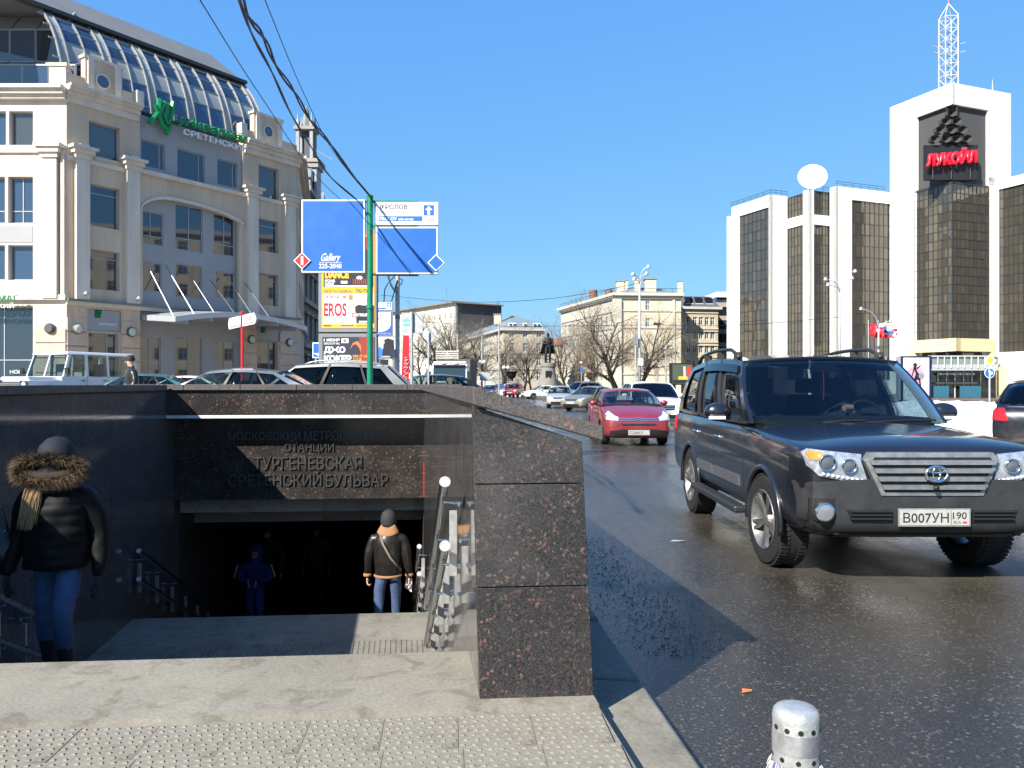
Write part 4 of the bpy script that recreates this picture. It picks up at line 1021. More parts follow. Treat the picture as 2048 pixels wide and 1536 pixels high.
for fn, L in ((fl_, Ll), (fr_, Lr)):
    for y_ in (621, 655, 748): hb(fn, 'string_course', TRIM, o, -.1, L, -.05, .16, gz(y_ + 1.5, KZ), gz(y_ - 1.5, KZ))
    hb(fn, 'cornice', TRIM, o, -.3, L + .2, -.2, .35, H, H + .5); hb(fn, 'cornice', CREAM_D, o, -.6, L + .3, -.2, .8, H + .5, H + 1.0)
    for k in range(int(L / .9)): hb(fn, 'bracket', TRIM, o, k * .9, k * .9 + .35, .2, .65, H + .22, H + .5) if fn is fl_ else None
hb(fr_, 'corner_pier', CREAM_D, o, -.6, .9, -.3, .5, 0, H - .1); hb(fr_, 'downpipe', CREAM_D, o, Lr - 1.6, Lr - 1.1, 0, .2, 0, H - .1)
Rz = H + 1.0; B0 = K + dl * Ll; B1 = K; B2 = K + dr * Lr; B3 = B2 + dl * 18; inn = (dl + dr) * 6
rf = MB(); pts = [Vector((*p, Rz)) for p in (B0, B1, B2, B3, B0 + dr * 14)]
top = [Vector((*(B0 + dr * 6), Rz + 1.9)), Vector((*(B1 + dl * 6 + dr * 6), Rz + 1.9)), Vector((*(B2 + dl * 7 - dr * 1), Rz + 1.7))]
rf.add(pts + top, [(0, 1, 6, 5), (1, 2, 7, 6), (2, 3, 7), (3, 4, 5, 6, 7), (4, 0, 5), (4, 3, 2, 1, 0)]); rf.build('roof', TINR, o)
for px, py, w_ in ((1275, 572, 1.0), (1300, 574, 1.9), (1240, 578, 1.3), (1250, 576, 1.0), (1360, 578, .8)):
    p = at(px, py, KZ + 4); chimney(o, p.x, p.y, Rz + .3, w_, p.z - Rz + 1.0)
for px in (1180, 1210): p = at(px, 592, KZ + 18); MB().lathe([(.8, 0), (.8, 1.6)], 14, Matrix.Translation((p.x, p.y - 6, Rz + .3)), axis='z').build('roof_vent', mat('rust', (.18, .09, .06), .8), o)
rl = MB()
for fn, L in ((fl_, Ll), (fr_, Lr)):
    rl.tube([fn(0, .3, Rz + .8), fn(L, .3, Rz + .8)], .04, 4)
    for k in range(0, int(L), 2): rl.tube([fn(k, .3, Rz), fn(k, .3, Rz + .8)], .035, 4)
tag(rl.build('roof_railing', OMUL, o), kind='stuff')
mb = MB(); q = [B0 + dr * .5, B1 + (dl + dr) * .5, B2 + dl * .5, B3, B0 + dr * 14]; mb.prism([Vector((*p, .1)) for p in q], (0, 0, H - .2)); mb.build('building_core', MATS['core_dark'], o)
rgm = MB(); p = at(1342, 700, KZ); rg_ = .95
rgm.tube([fr_(ray_hit(K, dr, 1342) + rg_ * math.cos(t), .12, p.z + rg_ * math.sin(t)) for t in [2 * math.pi * k / 24 for k in range(25)]], .07, 5); rgm.build('wall_ring', TRIM, o)
# --- yellow brick house with mansard
K2Z = 146.0; K2 = Vector((gx(1362, K2Z), K2Z)); d2 = Vector((.985, .17)).normalized(); L2 = ray_hit(K2, d2, 1436)
o2, f2, _ = house('yellow brick house with dark mansard and sloped roof windows beside the white office', K2, d2, L2, d2, L2, 0, 0, 0, 0)
H2 = gz(618, K2Z)
f2g = [ray_hit(K2, d2, x) for x in (1373, 1386, 1398, 1410, 1421)]
facade(f2, o2, BRICKY, L2, 0, H2, f2g, [gz(y_, K2Z) for y_ in (762, 736, 706, 678, 650)], .85, 1.5)
for y_ in (625, 657, 662, 684, 690, 714): hb(f2, 'string_course', TRIM, o2, 0, L2, -.05, .18, gz(y_ + 1, K2Z), gz(y_ - 1.2, K2Z))
hb(f2, 'cornice', TRIM, o2, -.2, L2 + .6, -.2, .6, H2, H2 + .45)
zt2 = gz(590, K2Z); mf = MB(); mf.hexa([f2(0, .3, H2 + .45), f2(L2 + .3, .3, H2 + .45), f2(L2 + .3, -8, H2 + .45), f2(0, -8, H2 + .45), f2(0, -1.6, zt2), f2(L2 - 1.0, -1.6, zt2), f2(L2 - 1.0, -8, zt2), f2(0, -8, zt2)]); mf.build('mansard_roof', SLATE, o2)
for x in (1380, 1400, 1420):
    u = ray_hit(K2, d2, x); hb(f2, 'roof_window', FRW, o2, u - .75, u + .75, -1.0, -.18, H2 + 1.0, H2 + 1.1); g = MB(); g.hexa([f2(u - .7, -.35, H2 + 1.1), f2(u + .7, -.35, H2 + 1.1), f2(u + .7, -1.2, H2 + 1.1), f2(u - .7, -1.2, H2 + 1.1), f2(u - .7, -.75, zt2 - .25), f2(u + .7, -.75, zt2 - .25), f2(u + .7, -1.3, zt2 - .25), f2(u - .7, -1.3, zt2 - .25)]); g.build('pane', WG_DARK, o2)
mb = MB(); mb.hexa([f2(.2, -.5, 0), f2(L2, -.5, 0), f2(L2, -9, 0), f2(.2, -9, 0), f2(.2, -.5, H2), f2(L2, -.5, H2), f2(L2, -9, H2), f2(.2, -9, H2)]); mb.build('building_core', MATS['core_dark'], o2)
# --- slim modern block beside it
K3 = Vector((gx(1432, 152), 152)); d3 = Vector((1, .05)).normalized(); L3_ = ray_hit(K3, d3, 1475)
o3, f3, _ = house('narrow modern block with glass strips between the brick house and the office', K3, d3, L3_, d3, L3_, 0, 0, 0, 0)
H3 = gz(584, 152); hb(f3, 'parapet', OWH, o3, 0, L3_, -8, .3, H3 - 1.0, H3)
mod = mat('modern_panel', (.30, .27, .22), .6)
for k in range(7):
    z0 = 1 + k * 2.55; hb(f3, 'spandrel_band', mod, o3, .05, L3_, -7, 0, z0, z0 + .85)
    for c in range(4): g = hb(f3, 'glass_pane', rb_.choice((WG_DARK, WG_GREY, WG_BLUE)), o3, .1 + c * 1.05, 1.05 + c * 1.05, -7, -.15, z0 + .85, z0 + 2.55)
hb(f3, 'base', mod, o3, .05, L3_, -7, 0, 0, 1.0)
# --- tan mansard house
K4Z = 128.0; K4 = Vector((gx(1006, K4Z), K4Z)); fa = at(905, 678, K4Z * 1.35); dl4 = Vector((fa.x - K4.x, fa.y - K4.y)); Ll4 = dl4.length; dl4.normalize(); dr4 = Vector((.985, .17)).normalized(); Lr4 = ray_hit(K4, dr4, 1089)
o4, f4l, f4r = house('tan mansard-roofed house with skylights standing behind the statue', K4, dl4, Ll4, dr4, Lr4, 0, 0, 0, 0)
H4 = gz(661, K4Z)
facade(f4l, o4, CREAM_D, Ll4, 0, H4, [1.2 + i * 2.6 for i in range(int(Ll4 / 2.7))], [1.0, gz(729, K4Z), gz(700, K4Z), gz(677, K4Z)], 1.1, 1.5)
ux = [ray_hit(K4, dr4, x) for x in (1019, 1046, 1073)]
facade(f4r, o4, STONE, Lr4, 0, H4, ux, [gz(762, K4Z), gz(732, K4Z), gz(703, K4Z), gz(675, K4Z)], .8, 1.4)  # darker wall colour than the left face; its shade is painted in
for fn, L in ((f4l, Ll4), (f4r, Lr4)):
    hb(fn, 'cornice', TRIM, o4, -.3, L + .2, -.2, .5, H4, H4 + .35)
    for y_ in (706, 738): hb(fn, 'string_course', TRIM, o4, -.1, L, -.05, .15, gz(y_ + 1, K4Z), gz(y_ - 1, K4Z))
zm = gz(642, K4Z); tp4 = gz(626, K4Z)
c0 = K4; c1 = K4 + dr4 * Lr4; c2 = c1 + dl4 * 16; c3 = K4 + dl4 * Ll4; n_ = (dl4 + dr4)
mr = MB(); lo = [Vector((*p, H4 + .35)) for p in (c3, c0, c1, c2)]; mid = [Vector((*p, zm)) for p in (c3 + dr4 * 1.3, c0 + n_ * .9, c1 + dl4 * 1.2 - dr4 * 1.2, c2 - dr4 * 1.2)]; up = [Vector((*(c0 + dl4 * 5 + dr4 * 3.5), tp4)), Vector((*(c1 + dl4 * 5 - dr4 * 4.0), tp4)), Vector((*(c3 + dr4 * 5), tp4 - .3)), Vector((*(c2 - dr4 * 4), tp4 - .3))]
mr.add(lo + mid + up, [(0, 1, 5, 4), (1, 2, 6, 5), (2, 3, 7, 6), (4, 5, 8, 10), (5, 6, 9, 8), (6, 7, 11, 9), (8, 9, 11, 10)]); mr.build('mansard_roof', TINR, o4)
for x in (1022, 1030, 1051, 1071, 1079):
    u = ray_hit(K4, dr4, x); mb = MB(); a_, b_ = H4 + .75, zm - .25
    mb.hexa([f4r(u - .28, -.15, a_), f4r(u + .28, -.15, a_), f4r(u + .28, -1.4, a_), f4r(u - .28, -1.4, a_), f4r(u - .28, -.55, b_), f4r(u + .28, -.55, b_), f4r(u + .28, -1.4, b_), f4r(u - .28, -1.4, b_)]); s_ = mb.build('skylight', FRW, o4)
    mb = MB(); a_ += .08; mb.hexa([f4r(u - .22, -.12, a_), f4r(u + .22, -.12, a_), f4r(u + .22, -1, a_), f4r(u - .22, -1, a_), f4r(u - .22, -.5, b_ - .08), f4r(u + .22, -.5, b_ - .08), f4r(u + .22, -1, b_ - .08), f4r(u - .22, -1, b_ - .08)]); mb.build('pane', WG_DARK, s_)
for x in (910, 921, 933, 948, 960, 970, 983): pass
p = at(995, 628, K4Z + 8); chimney(o4, p.x, p.y, tp4 - 1.2, 1.2, 1.6, mat('chimney_pink', (.5, .36, .29), .9)); p = at(1022, 629, K4Z + 9); chimney(o4, p.x, p.y, tp4 - 1, .7, 1.3, TINR)
an = at(996, 625, K4Z + 8); mb = MB(); mb.tube([an, an + Vector((0, 0, 2.0))], .035, 4)
for k in range(3): mb.tube([an + Vector((-.4, 0, 1.2 + k * .3)), an + Vector((.5, 0, 1.2 + k * .3))], .025, 4)
mb.build('aerial', OMUL, o4)
mb = MB(); q = [c3 + dr4 * .6, c0 + n_ * .5, c1 + dl4 * .6, c2]; mb.prism([Vector((*p, .1)) for p in q], (0, 0, H4)); mb.build('building_core', MATS['core_dark'], o4)
# --- white slab house further left
K5Z = 165.0; K5 = Vector((gx(909, K5Z), K5Z)); fa = at(770, 627, K5Z * 1.16); dl5 = Vector((fa.x - K5.x, fa.y - K5.y)); Ll5 = dl5.length; dl5.normalize(); dr5 = Vector((.62, .78)).normalized(); Lr5 = ray_hit(K5, dr5, 968)
o5, f5l, f5r = house('pale long house with small square windows and plain gable wall behind the trees', K5, dl5, Ll5, dr5, Lr5, 0, 0, 0, 0)
H5 = gz(606, K5Z)
facade(f5l, o5, mat('house_white', (.62, .58, .47), .85, noise=.1, nscale=.2), Ll5, 0, H5, [ray_hit(K5, dl5, x) - .4 for x in (902, 891, 880, 869, 858, 847, 836, 824)], [gz(y_, K5Z) for y_ in (636, 660, 684, 708)], .8, 1.1)
hb(f5r, 'gable_wall', mat('house_shade_grey', (.40, .37, .32), .85, noise=.1, nscale=.2), o5, 0, Lr5, -.4, 0, 0, H5 - .4)  # gable end coloured greyer than the front to stand for its shade
hb(f5l, 'roof_edge', mat('roof_brown', (.20, .15, .11), .8), o5, -.5, Ll5, -12, .9, H5, H5 + .25)
p = at(950, 618, K5Z + 8); chimney(o5, p.x, p.y, H5 - 2.5, 1.5, 3.0, MATS['house_shade_grey'])
mb = MB(); mb.hexa([f5l(.3, -.5, 0), f5l(Ll5, -.5, 0), f5l(Ll5, -12, 0), f5l(.3, -12, 0), f5l(.3, -.5, H5), f5l(Ll5, -.5, H5), f5l(Ll5, -12, H5), f5l(.3, -12, H5)]); mb.build('building_core', MATS['core_dark'], o5)
# --- low red-roofed house between the statue and the cream house
K6 = Vector((gx(1086, 150), 150)); d6 = Vector((1, 0)); o6, f6, _ = house('distant low house with a red tin roof seen between the bare trees', K6, d6, 6, d6, 6, 0, 0, 0, 0)
facade(f6, o6, STONE, 4.0, 0, gz(690, 150), [.6, 2.2], [2, 5], .8, 1.4)
mb = MB(); z_ = gz(690, 150); mb.hexa([f6(-.3, .4, z_), f6(4.2, .4, z_), f6(4.2, -8, z_), f6(-.3, -8, z_), f6(-.3, -3, z_ + 1.4), f6(4.2, -3, z_ + 1.4), f6(4.2, -5, z_ + 1.4), f6(-.3, -5, z_ + 1.4)]); mb.build('roof', mat('roof_red', (.32, .11, .06), .7), o6)
# --- ornate dark house with spired turret behind the department store
GO = mat('gothic_stone', (.20, .175, .145), .85, noise=.25, nscale=.5); GOL = mat('gothic_trim', (.30, .27, .23), .85, noise=.2, nscale=.6)
GT = mat('gothic_tower', (.30, .31, .32), .7, noise=.25, nscale=.8)
K7 = Vector((gx(603, 74), 74)); d7 = Vector((math.sin(R(-6.2)), math.cos(R(-6.2)))); n7 = Vector((d7.y, -d7.x))
go = empty('ornate_house', (0, 0, 0), 0, 'dark ornate stone house with a spired turret and chimneys behind the store', 'building')
def f7(u, w_, z): return Vector((K7.x + d7.x * u + n7.x * w_, K7.y + d7.y * u + n7.y * w_, z))
H7 = gz(372, 74)
h7 = [(2 + i * 3.2, 3.6 + i * 3.2, z, z + 2.3) for i in range(14) for z in (2, 6, 10, 14)]
wall_with_holes('wall', GO, 0, 48, 0, H7, h7, fn=f7, par=go)
for h in h7: window(*h, WG_DARK, fn=f7, rec=.2, bars=(('v', .5),), par=go, frame=GOL, ft=.12)
for z in (5, 9.2, 13.2, H7 - .4): hb(f7, 'cornice', GOL, go, -.2, 48, -.2, .45 if z < 15 else .9, z, z + .4)
for i in range(14):
    for z in (4.3, 8.3, 12.3, 16.3): hb(f7, 'window_hood', GOL, go, 1.7 + i * 3.2, 3.9 + i * 3.2, -.1, .3, z, z + .25)
rf7 = MB(); rf7.hexa([f7(0, .3, H7), f7(48, .3, H7), f7(48, -9, H7), f7(0, -9, H7), f7(1, -1.2, H7 + 2.4), f7(47, -1.2, H7 + 2.4), f7(47, -8, H7 + 2.4), f7(1, -8, H7 + 2.4)]); rf7.build('mansard_roof', TINR, go)
for i, u in enumerate((5, 10, 15, 22, 30)):
    hb(f7, 'dormer', GOL, go, u - .7, u + .7, -1.6, .2, H7 + .1, H7 + 1.9); mb = MB(); mb.prism([f7(u - .9, .25, H7 + 1.9), f7(u + .9, .25, H7 + 1.9), f7(u, .25, H7 + 3.0)], f7(0, -2, 0) - f7(0, 0, 0)); mb.build('dormer_gable', SILVER if i % 2 else TINR, go)
for u, hh in ((33, 2.6), (38, 3.4), (40, 2.8), (45, 3.0)): hb(f7, 'chimney', GO, go, u, u + 1.2, -2.2, -1.0, H7 + 1, H7 + 1 + hh)
mb = MB(); mb.hexa([f7(.3, -.5, 0), f7(48, -.5, 0), f7(48, -12, 0), f7(.3, -12, 0), f7(.3, -.5, H7), f7(48, -.5, H7), f7(48, -12, H7), f7(.3, -12, H7)]); mb.build('building_core', MATS['core_dark'], go)
# turret
tz = 80.0; ta = at(614, 330, tz); zA, zB, zC, zD = gz(400, tz), gz(325, tz), gz(258, tz), gz(205, tz); s1 = 19 / F * tz
boxo('turret_shaft', GT, go, ta.x - s1, ta.x + s1, tz, tz + 2 * s1, zA - 6, zB)
for e, z0, z1 in ((.35, zB, zB + .35), (.2, zB - .5, zB)): boxo('turret_cornice', GOL, go, ta.x - s1 - e, ta.x + s1 + e, tz - e, tz + 2 * s1 + e, z0, z1)
for k in range(3):
    x = ta.x - s1 + .2 + k * (2 * s1 - .4) / 2.6; boxo('turret_window', WG_DARK, go, x, x + .32, tz - .03, tz + .1, zA + 1, zB - .9)
s2_ = s1 * .72; sx0 = ta.x - .3
for i in (-1, 1):
    for j in (-1, 1): boxo('belfry_post', GT, go, sx0 + i * s2_ - .16, sx0 + i * s2_ + .16, tz + s1 + j * s2_ - .16, tz + s1 + j * s2_ + .16, zB + .35, zC)
boxo('belfry_cap', GOL, go, sx0 - s2_ - .35, sx0 + s2_ + .35, tz + s1 - s2_ - .35, tz + s1 + s2_ + .35, zC, zC + .3)
boxo('belfry_core', mat('belfry_dark', (.06, .07, .09), .7), go, sx0 - .35, sx0 + .35, tz + s1 - .35, tz + s1 + .35, zB + .3, zC)
for i in (-1, 1):
    for j in (-1, 1): MB().lathe([(.22, 0), (.26, .5), (.1, .8), (.02, 1.5)], 6, Matrix.Translation((sx0 + i * s2_, tz + s1 + j * s2_, zC + .3))).build('pinnacle', GT, go)
MB().lathe([(s2_ * .9, 0), (s2_ * .62, .9), (s2_ * .36, 1.7), (.05, zD - zC - .3)], 8, Matrix.Translation((sx0, tz + s1, zC + .3))).build('spire', mat('spire_green', (.17, .19, .18), .6, noise=.2, nscale=1), go)
MB().bar((ta.x + s1, tz, zB + 1.2), (ta.x + s1 + 1.6, tz, zB + .3), .05, .05).build('turret_rail', GOL, go)
# --- long cream house out of frame on the right, across the street (seen in the glass fronts)
OX = 92.0; oo = empty('street_house', (0, 0, 0), 0, 'long cream street house standing across the road to the right of the office', 'building')
def f8(u, w_, z): return Vector((OX - w_, 10 + u, z))
facade(f8, oo, CREAM, 84, 0, 31, [2 + i * 4.2 for i in range(19)], [2, 6.2, 10.4, 14.6, 18.8, 23, 27.2], 1.8, 2.4)
hb(f8, 'cornice', TRIM, oo, 0, 84, -.2, .8, 31, 31.8); hb(f8, 'building_core', MATS['core_dark'], oo, 0, 84, -14, -.5, 0, 31)
# ================================================================ vehicles
def paint(name, col, metal=.0, rough=.32, dirt=.35, dcol=(.16, .145, .125)):
    "car paint under clear coat with road dirt that thickens towards the sills"
    if name in MATS: return MATS[name]
    m, t, b, L = nodes(name)
    tc = t.nodes.new('ShaderNodeTexCoord'); src = tc.outputs['Object']
    n = tnoise(t, L, src, 3.0, 8, .7); n2 = tnoise(t, L, src, 60, 4, .7)
    sx = t.nodes.new('ShaderNodeSeparateXYZ'); L(src, sx.inputs[0])
    g = t.nodes.new('ShaderNodeMapRange'); g.inputs['From Min'].default_value = .2; g.inputs['From Max'].default_value = 1.0; g.inputs['To Min'].default_value = .32; g.inputs['To Max'].default_value = -.06; L(sx.outputs[2], g.inputs['Value'])
    a = t.nodes.new('ShaderNodeMath'); a.operation = 'ADD'; L(n.outputs['Fac'], a.inputs[0]); L(g.outputs[0], a.inputs[1])
    r = ramp(t, [(.45, (0, 0, 0)), (.95, (dirt,) * 3)]); L(a.outputs[0], r.inputs[0])
    L(mixc(t, L, r.outputs[0], col, dcol), b.inputs['Base Color'])
    b.inputs['Metallic'].default_value = metal
    rr = t.nodes.new('ShaderNodeMapRange'); rr.inputs['To Min'].default_value = rough; rr.inputs['To Max'].default_value = min(1, rough + .45); L(r.outputs[0], rr.inputs['Value']); L(rr.outputs[0], b.inputs['Roughness'])
    cw = t.nodes.new('ShaderNodeMapRange'); cw.inputs['To Min'].default_value = .9; cw.inputs['To Max'].default_value = .1; L(r.outputs[0], cw.inputs['Value']); L(cw.outputs[0], b.inputs['Coat Weight'])
    b.inputs['Coat Roughness'].default_value = .06
    return m
CABIN = mat('cabin_trim', (.035, .034, .033), .8); CABIN_L = mat('cabin_light_trim', (.35, .34, .31), .8)
PLATE = mat('plate_white', (.36, .35, .32), .5, noise=.2, nscale=18); PLATE_T = mat('plate_text', (.02, .02, .02), .6)
def lerp(a, b, t): return a + (b - a) * t
class Car:
    def __init__(s, name, label, cat, L, W, H, wf, wb, r, paint_m, nose, cowl_z, belt, deck, cowl, wst, rr, rb, clr=.2, tum=.80, wbelt=.93, group=None, glass=None, arch=True, blunt=0.0, lv=2, flare=0.0):
        s.L, s.W, s.H, s.r, s.p, s.belt, s.cowl, s.wst, s.rr, s.rb = L, W, H, r, paint_m, belt, cowl, wst, rr, rb
        s.ax = (wf, wf + wb); s.cowl_z = cowl_z; s.deck = deck; s.nose = nose; s.clr = clr
        s.root = empty(name, (0, 0, 0), 0, label, cat, group); s.tum = tum; s.wbelt = wbelt
        s.gl = glass or GLASS
        hw = W / 2
        # lower body stations: s, bottom, shoulder, centre, width factor
        f = lambda x: lerp(nose, cowl_z, min(1, max(0, (x - .15) / (cowl - .15))) ** .8)
        b_ = blunt
        st = [(0, clr + .16, nose - .20 + .1 * b_, nose - .17 + .1 * b_, .70 + .16 * b_), (.05, clr + .07, nose - .07 + .03 * b_, nose - .03, .84 + .08 * b_), (.18, clr + .01, nose - .02, nose + .03, .935 + .03 * b_), (.42, clr, f(.42) - .02, f(.42) + .04, .985),
              (wf, clr, f(wf) - .02, f(wf) + .045, 1.0), (lerp(wf, cowl, .6), clr, f(lerp(wf, cowl, .6)) - .015, f(lerp(wf, cowl, .6)) + .045, 1.0), (cowl, clr, cowl_z - .01, cowl_z + .03, 1.0), (cowl + .35, clr, belt - .015, belt, 1.0),
              (lerp(cowl, rb, .5), clr, belt, belt, 1.0), (min(rb, s.ax[1] - .1), clr, lerp(belt, deck, .6), lerp(belt, deck, .6), 1.0), (max(rb + .05, s.ax[1] + .15), clr + .01, deck, deck + .01, .995),
              (L - .25, clr + .05, deck - .01, deck, .965), (L - .07, clr + .12, deck - .07, deck - .05, .90), (L, clr + .22, deck - .26, deck - .22, .80)]
        st = sorted(st)
        rings = []
        for (x, zb, zs, zc, k) in st:
            wv = hw * k; hh = zs - zb
            half = [(0, zb), (.55 * wv, zb), (.84 * wv, zb + .01), (.965 * wv, zb + .07), (wv, zb + .30 * hh), (1.0 * wv, zb + .62 * hh), (.985 * wv, zs - .10), (.955 * wv, zs - .025), (.90 * wv, zs), (.55 * wv, lerp(zs, zc, .75)), (0, zc)]
            ring = [(a, z) for a, z in half] + [(-a, z) for a, z in half[-2:0:-1]]
            rings.append([Vector((a, x - L / 2, z)) for a, z in ring])
        mb = MB(); n = len(rings[0]); k = len(rings)
        mb.add([p for r_ in rings for p in r_], [(i * n + j, i * n + (j + 1) % n, (i + 1) * n + (j + 1) % n, (i + 1) * n + j) for i in range(k - 1) for j in range(n)] + [tuple(range(n))[::-1], tuple(range((k - 1) * n, k * n))])
        me = subsurf(mb.mesh('b'), lv)
        if arch:
            bo = bpy.data.objects.new('t', me); COL.objects.link(bo); cut = MB()
            for xa in s.ax:
                for sd in (-1, 1):
                    Mx = Matrix.Translation((0, xa - L / 2, r + .005))
                    a, c = (hw - .34, hw + .3) if sd > 0 else (-hw - .3, -hw + .34)
                    cut.lathe([(r * 1.13, a), (r * 1.13, c)], 40, Mx, axis='x')
            co = link('t2', cut.mesh('c')); md = bo.modifiers.new('b', 'BOOLEAN'); md.operation = 'DIFFERENCE'; md.object = co; md.solver = 'EXACT'
            me = evaluated(bo); bpy.data.objects.remove(co)
        me.materials.clear(); me.polygons.foreach_set('use_smooth', [True] * len(me.polygons))
        bm = bmesh.new(); bm.from_mesh(me)
        for e in bm.edges:
            if len(e.link_faces) == 2 and e.calc_face_angle(0) > .6: e.smooth = False
        s.bvh = BVHTree.FromBMesh(bm); bm.to_mesh(me); bm.free()
        s.body = link('body', me, paint_m, s.root)
        s.yo = -L / 2
        if lv >= 1: s.green()
        s.wheels()
    def P(s, x, st, z): return Vector((x, st - s.L / 2, z))
    # greenhouse -----------------------------------------------------------------
    def side(s, p, q, sd, bulge=.035):
        hw = s.W / 2
        c0 = Vector((hw * s.wbelt, s.cowl + .02, s.cowl_z + .01)); r0 = Vector((hw * (s.wbelt - .03), s.rb, s.deck + .0)); c1 = Vector((hw * s.tum * .96, s.wst, s.H - .085)); r1 = Vector((hw * s.tum * .94, s.rr, s.H - .10))
        lo = c0.lerp(r0, p); lo.z = lerp(lerp(s.cowl_z + .01, s.belt, min(1, p * 3)), s.deck, max(0, (p - .6) / .4)); lo.x += hw * .02 * math.sin(math.pi * p)
        up = c1.lerp(r1, p); up.z += .055 * math.sin(math.pi * min(1, p * 1.05)); up.x += hw * .025 * math.sin(math.pi * p)
        v = lo.lerp(up, q); v.x += bulge * math.sin(math.pi * q)
        return Vector((v.x * sd, v.y - s.L / 2, v.z))
    def green(s, side_cuts=None):
        cuts = side_cuts or getattr(Car, 'cuts', None) or [(.03, .37, 1), (.395, .70, 1), (.72, .91, 1)]
        s.cutdef = cuts; fr = MB()
        segs = []; prev = 0
        for a, b, _ in cuts: segs.append((prev, a)); prev = b
        segs.append((prev, 1.0))
        off = lambda sd: (lambda u, v: (-.03 * sd, 0, 0))
        for sd in (-1, 1):
            for si, (a, b) in enumerate(segs):
                fr.cur = 1 if 0 < si < len(segs) - 1 else 0
                fr.slab(lambda u, v: s.side(lerp(a, b, u), v, sd), 2, 6, (-.035 * sd, 0, 0))
            fr.cur = 0
            for a, b, _ in cuts:
                fr.slab(lambda u, v: s.side(lerp(a, b, u), lerp(.90, 1, v), sd), 6, 1, (-.035 * sd, 0, 0)); fr.slab(lambda u, v: s.side(lerp(a, b, u), lerp(-.02, .05, v), sd), 6, 1, (-.035 * sd, 0, 0))
        nx = 10
        def roof(u, v):
            p = lerp(-.0, 1.0, v); e = s.side(p, 1.0, 1); x = lerp(-1, 1, u)
            crown = .045 * (1 - x * x)
            fwd = -.05 * (1 - x * x) * (1 - v) * 1.2 + .05 * (1 - x * x) * max(0, v - .8) * 5 * .6
            return Vector((e.x * x * 1.0, e.y + fwd, e.z + crown + .004))
        fr.slab(roof, nx, 10, (0, 0, -.035))
        s.roof = roof
        s.frame = fr.build('roof', None, s.root, auto=.7, mats=[s.p, BLACK_TRIM])
        # glass
        for sd in (-1, 1):
            for i, (a, b, dark) in enumerate(cuts):
                g = MB(); g.slab(lambda u, v: s.side(lerp(a, b, u), lerp(.05, .90, v), sd) - Vector((.012 * sd, 0, 0)), 4, 5, (-.004 * sd, 0, 0)); g.build('window', (getattr(Car, 'side_glass', None) or s.gl) if i else s.gl, s.root, smooth=True)
        def wsf(u, v):
            l, r = s.side(.0, v, -1), s.side(.0, v, 1); x = lerp(-1, 1, u); q = l.lerp(r, u); q.y -= .10 * (1 - x * x) * (1 - .5 * v); q.z += .045 * (1 - x * x) * v; return q
        def rwf(u, v):
            l, r = s.side(1.0, v, -1), s.side(1.0, v, 1); x = lerp(-1, 1, u); q = l.lerp(r, u); q.y += .05 * (1 - x * x); q.z += .045 * (1 - x * x) * v; return q
        s.wsf, s.rwf = wsf, rwf
        g = MB(); g.slab(lambda u, v: wsf(lerp(.02, .98, u), lerp(-.03, .99, v)), 12, 8, (0, .006, -.002)); g.build('windscreen', (getattr(Car, 'ws_glass', None) or s.gl), s.root, smooth=True)
        g = MB(); g.slab(lambda u, v: rwf(lerp(.04, .96, u), lerp(.08, .95, v)), 8, 5, (0, -.006, -.002)); g.build('rear_window', s.__dict__.get('rear_glass') or getattr(Car, 'rear_glass', None) or s.gl, s.root, smooth=True)
        bd = MB(); bd.slab(lambda u, v: rwf(u, lerp(-.08, .12, v)), 8, 1, (0, -.03, 0)); bd.build('tailgate_trim', s.p, s.root, smooth=True)
        # cabin: floor plate, dash, seats, wheel
        hw = s.W / 2; cb = MB()
        cb.box(-hw * .86, hw * .86, s.cowl + .1 + s.yo, s.rb - .05 + s.yo, s.belt - .3, s.belt + .012)
        cb.box(-hw * .8, hw * .8, s.cowl + .06 + s.yo, s.cowl + .55 + s.yo, s.belt - .1, s.belt + .05); cb.build('cabin_floor', CABIN, s.root)
        for row, ys_ in enumerate((s.wst + .55, s.wst + 1.45)):
            if ys_ > s.rr - .15: continue
            for sx in (-1, 1):
                se = MB(); x = sx * hw * .42; top = min(s.H - .32, s.belt + .36)
                se.box(x - .23, x + .23, ys_ + s.yo, ys_ + .12 + s.yo, s.belt - .05, top - .12); se.box(x - .13, x + .13, ys_ + .03 + s.yo, ys_ + .11 + s.yo, top - .1, top + .08)
                o = se.build('seat', CABIN, s.root); bevel(o, .03, 2)
        sw = MB(); c = Vector((hw * .42 * s.__dict__.get('drive', 1), s.cowl + .62 + s.yo, s.belt + .02)); rr_ = .18
        sw.tube([c + Vector((rr_ * math.cos(t), .05 * math.sin(t), rr_ * math.sin(t))) for t in [2 * math.pi * k / 18 for k in range(19)]], .016, 6); sw.build('steering_wheel', CABIN, s.root)
        # the driver's silhouette
        if s.__dict__.get('driver', True):
            d = MB(); d.lathe([(.05, 0), (.19, .02), (.21, .10), (.10, .18), (.06, .22), (.075, .27), (.095, .34), (.085, .42), (.03, .47)], 12, Matrix.Translation((c.x, s.wst + .45 + s.yo, s.belt - .05))); d.build('driver', CABIN, s.root, smooth=True)
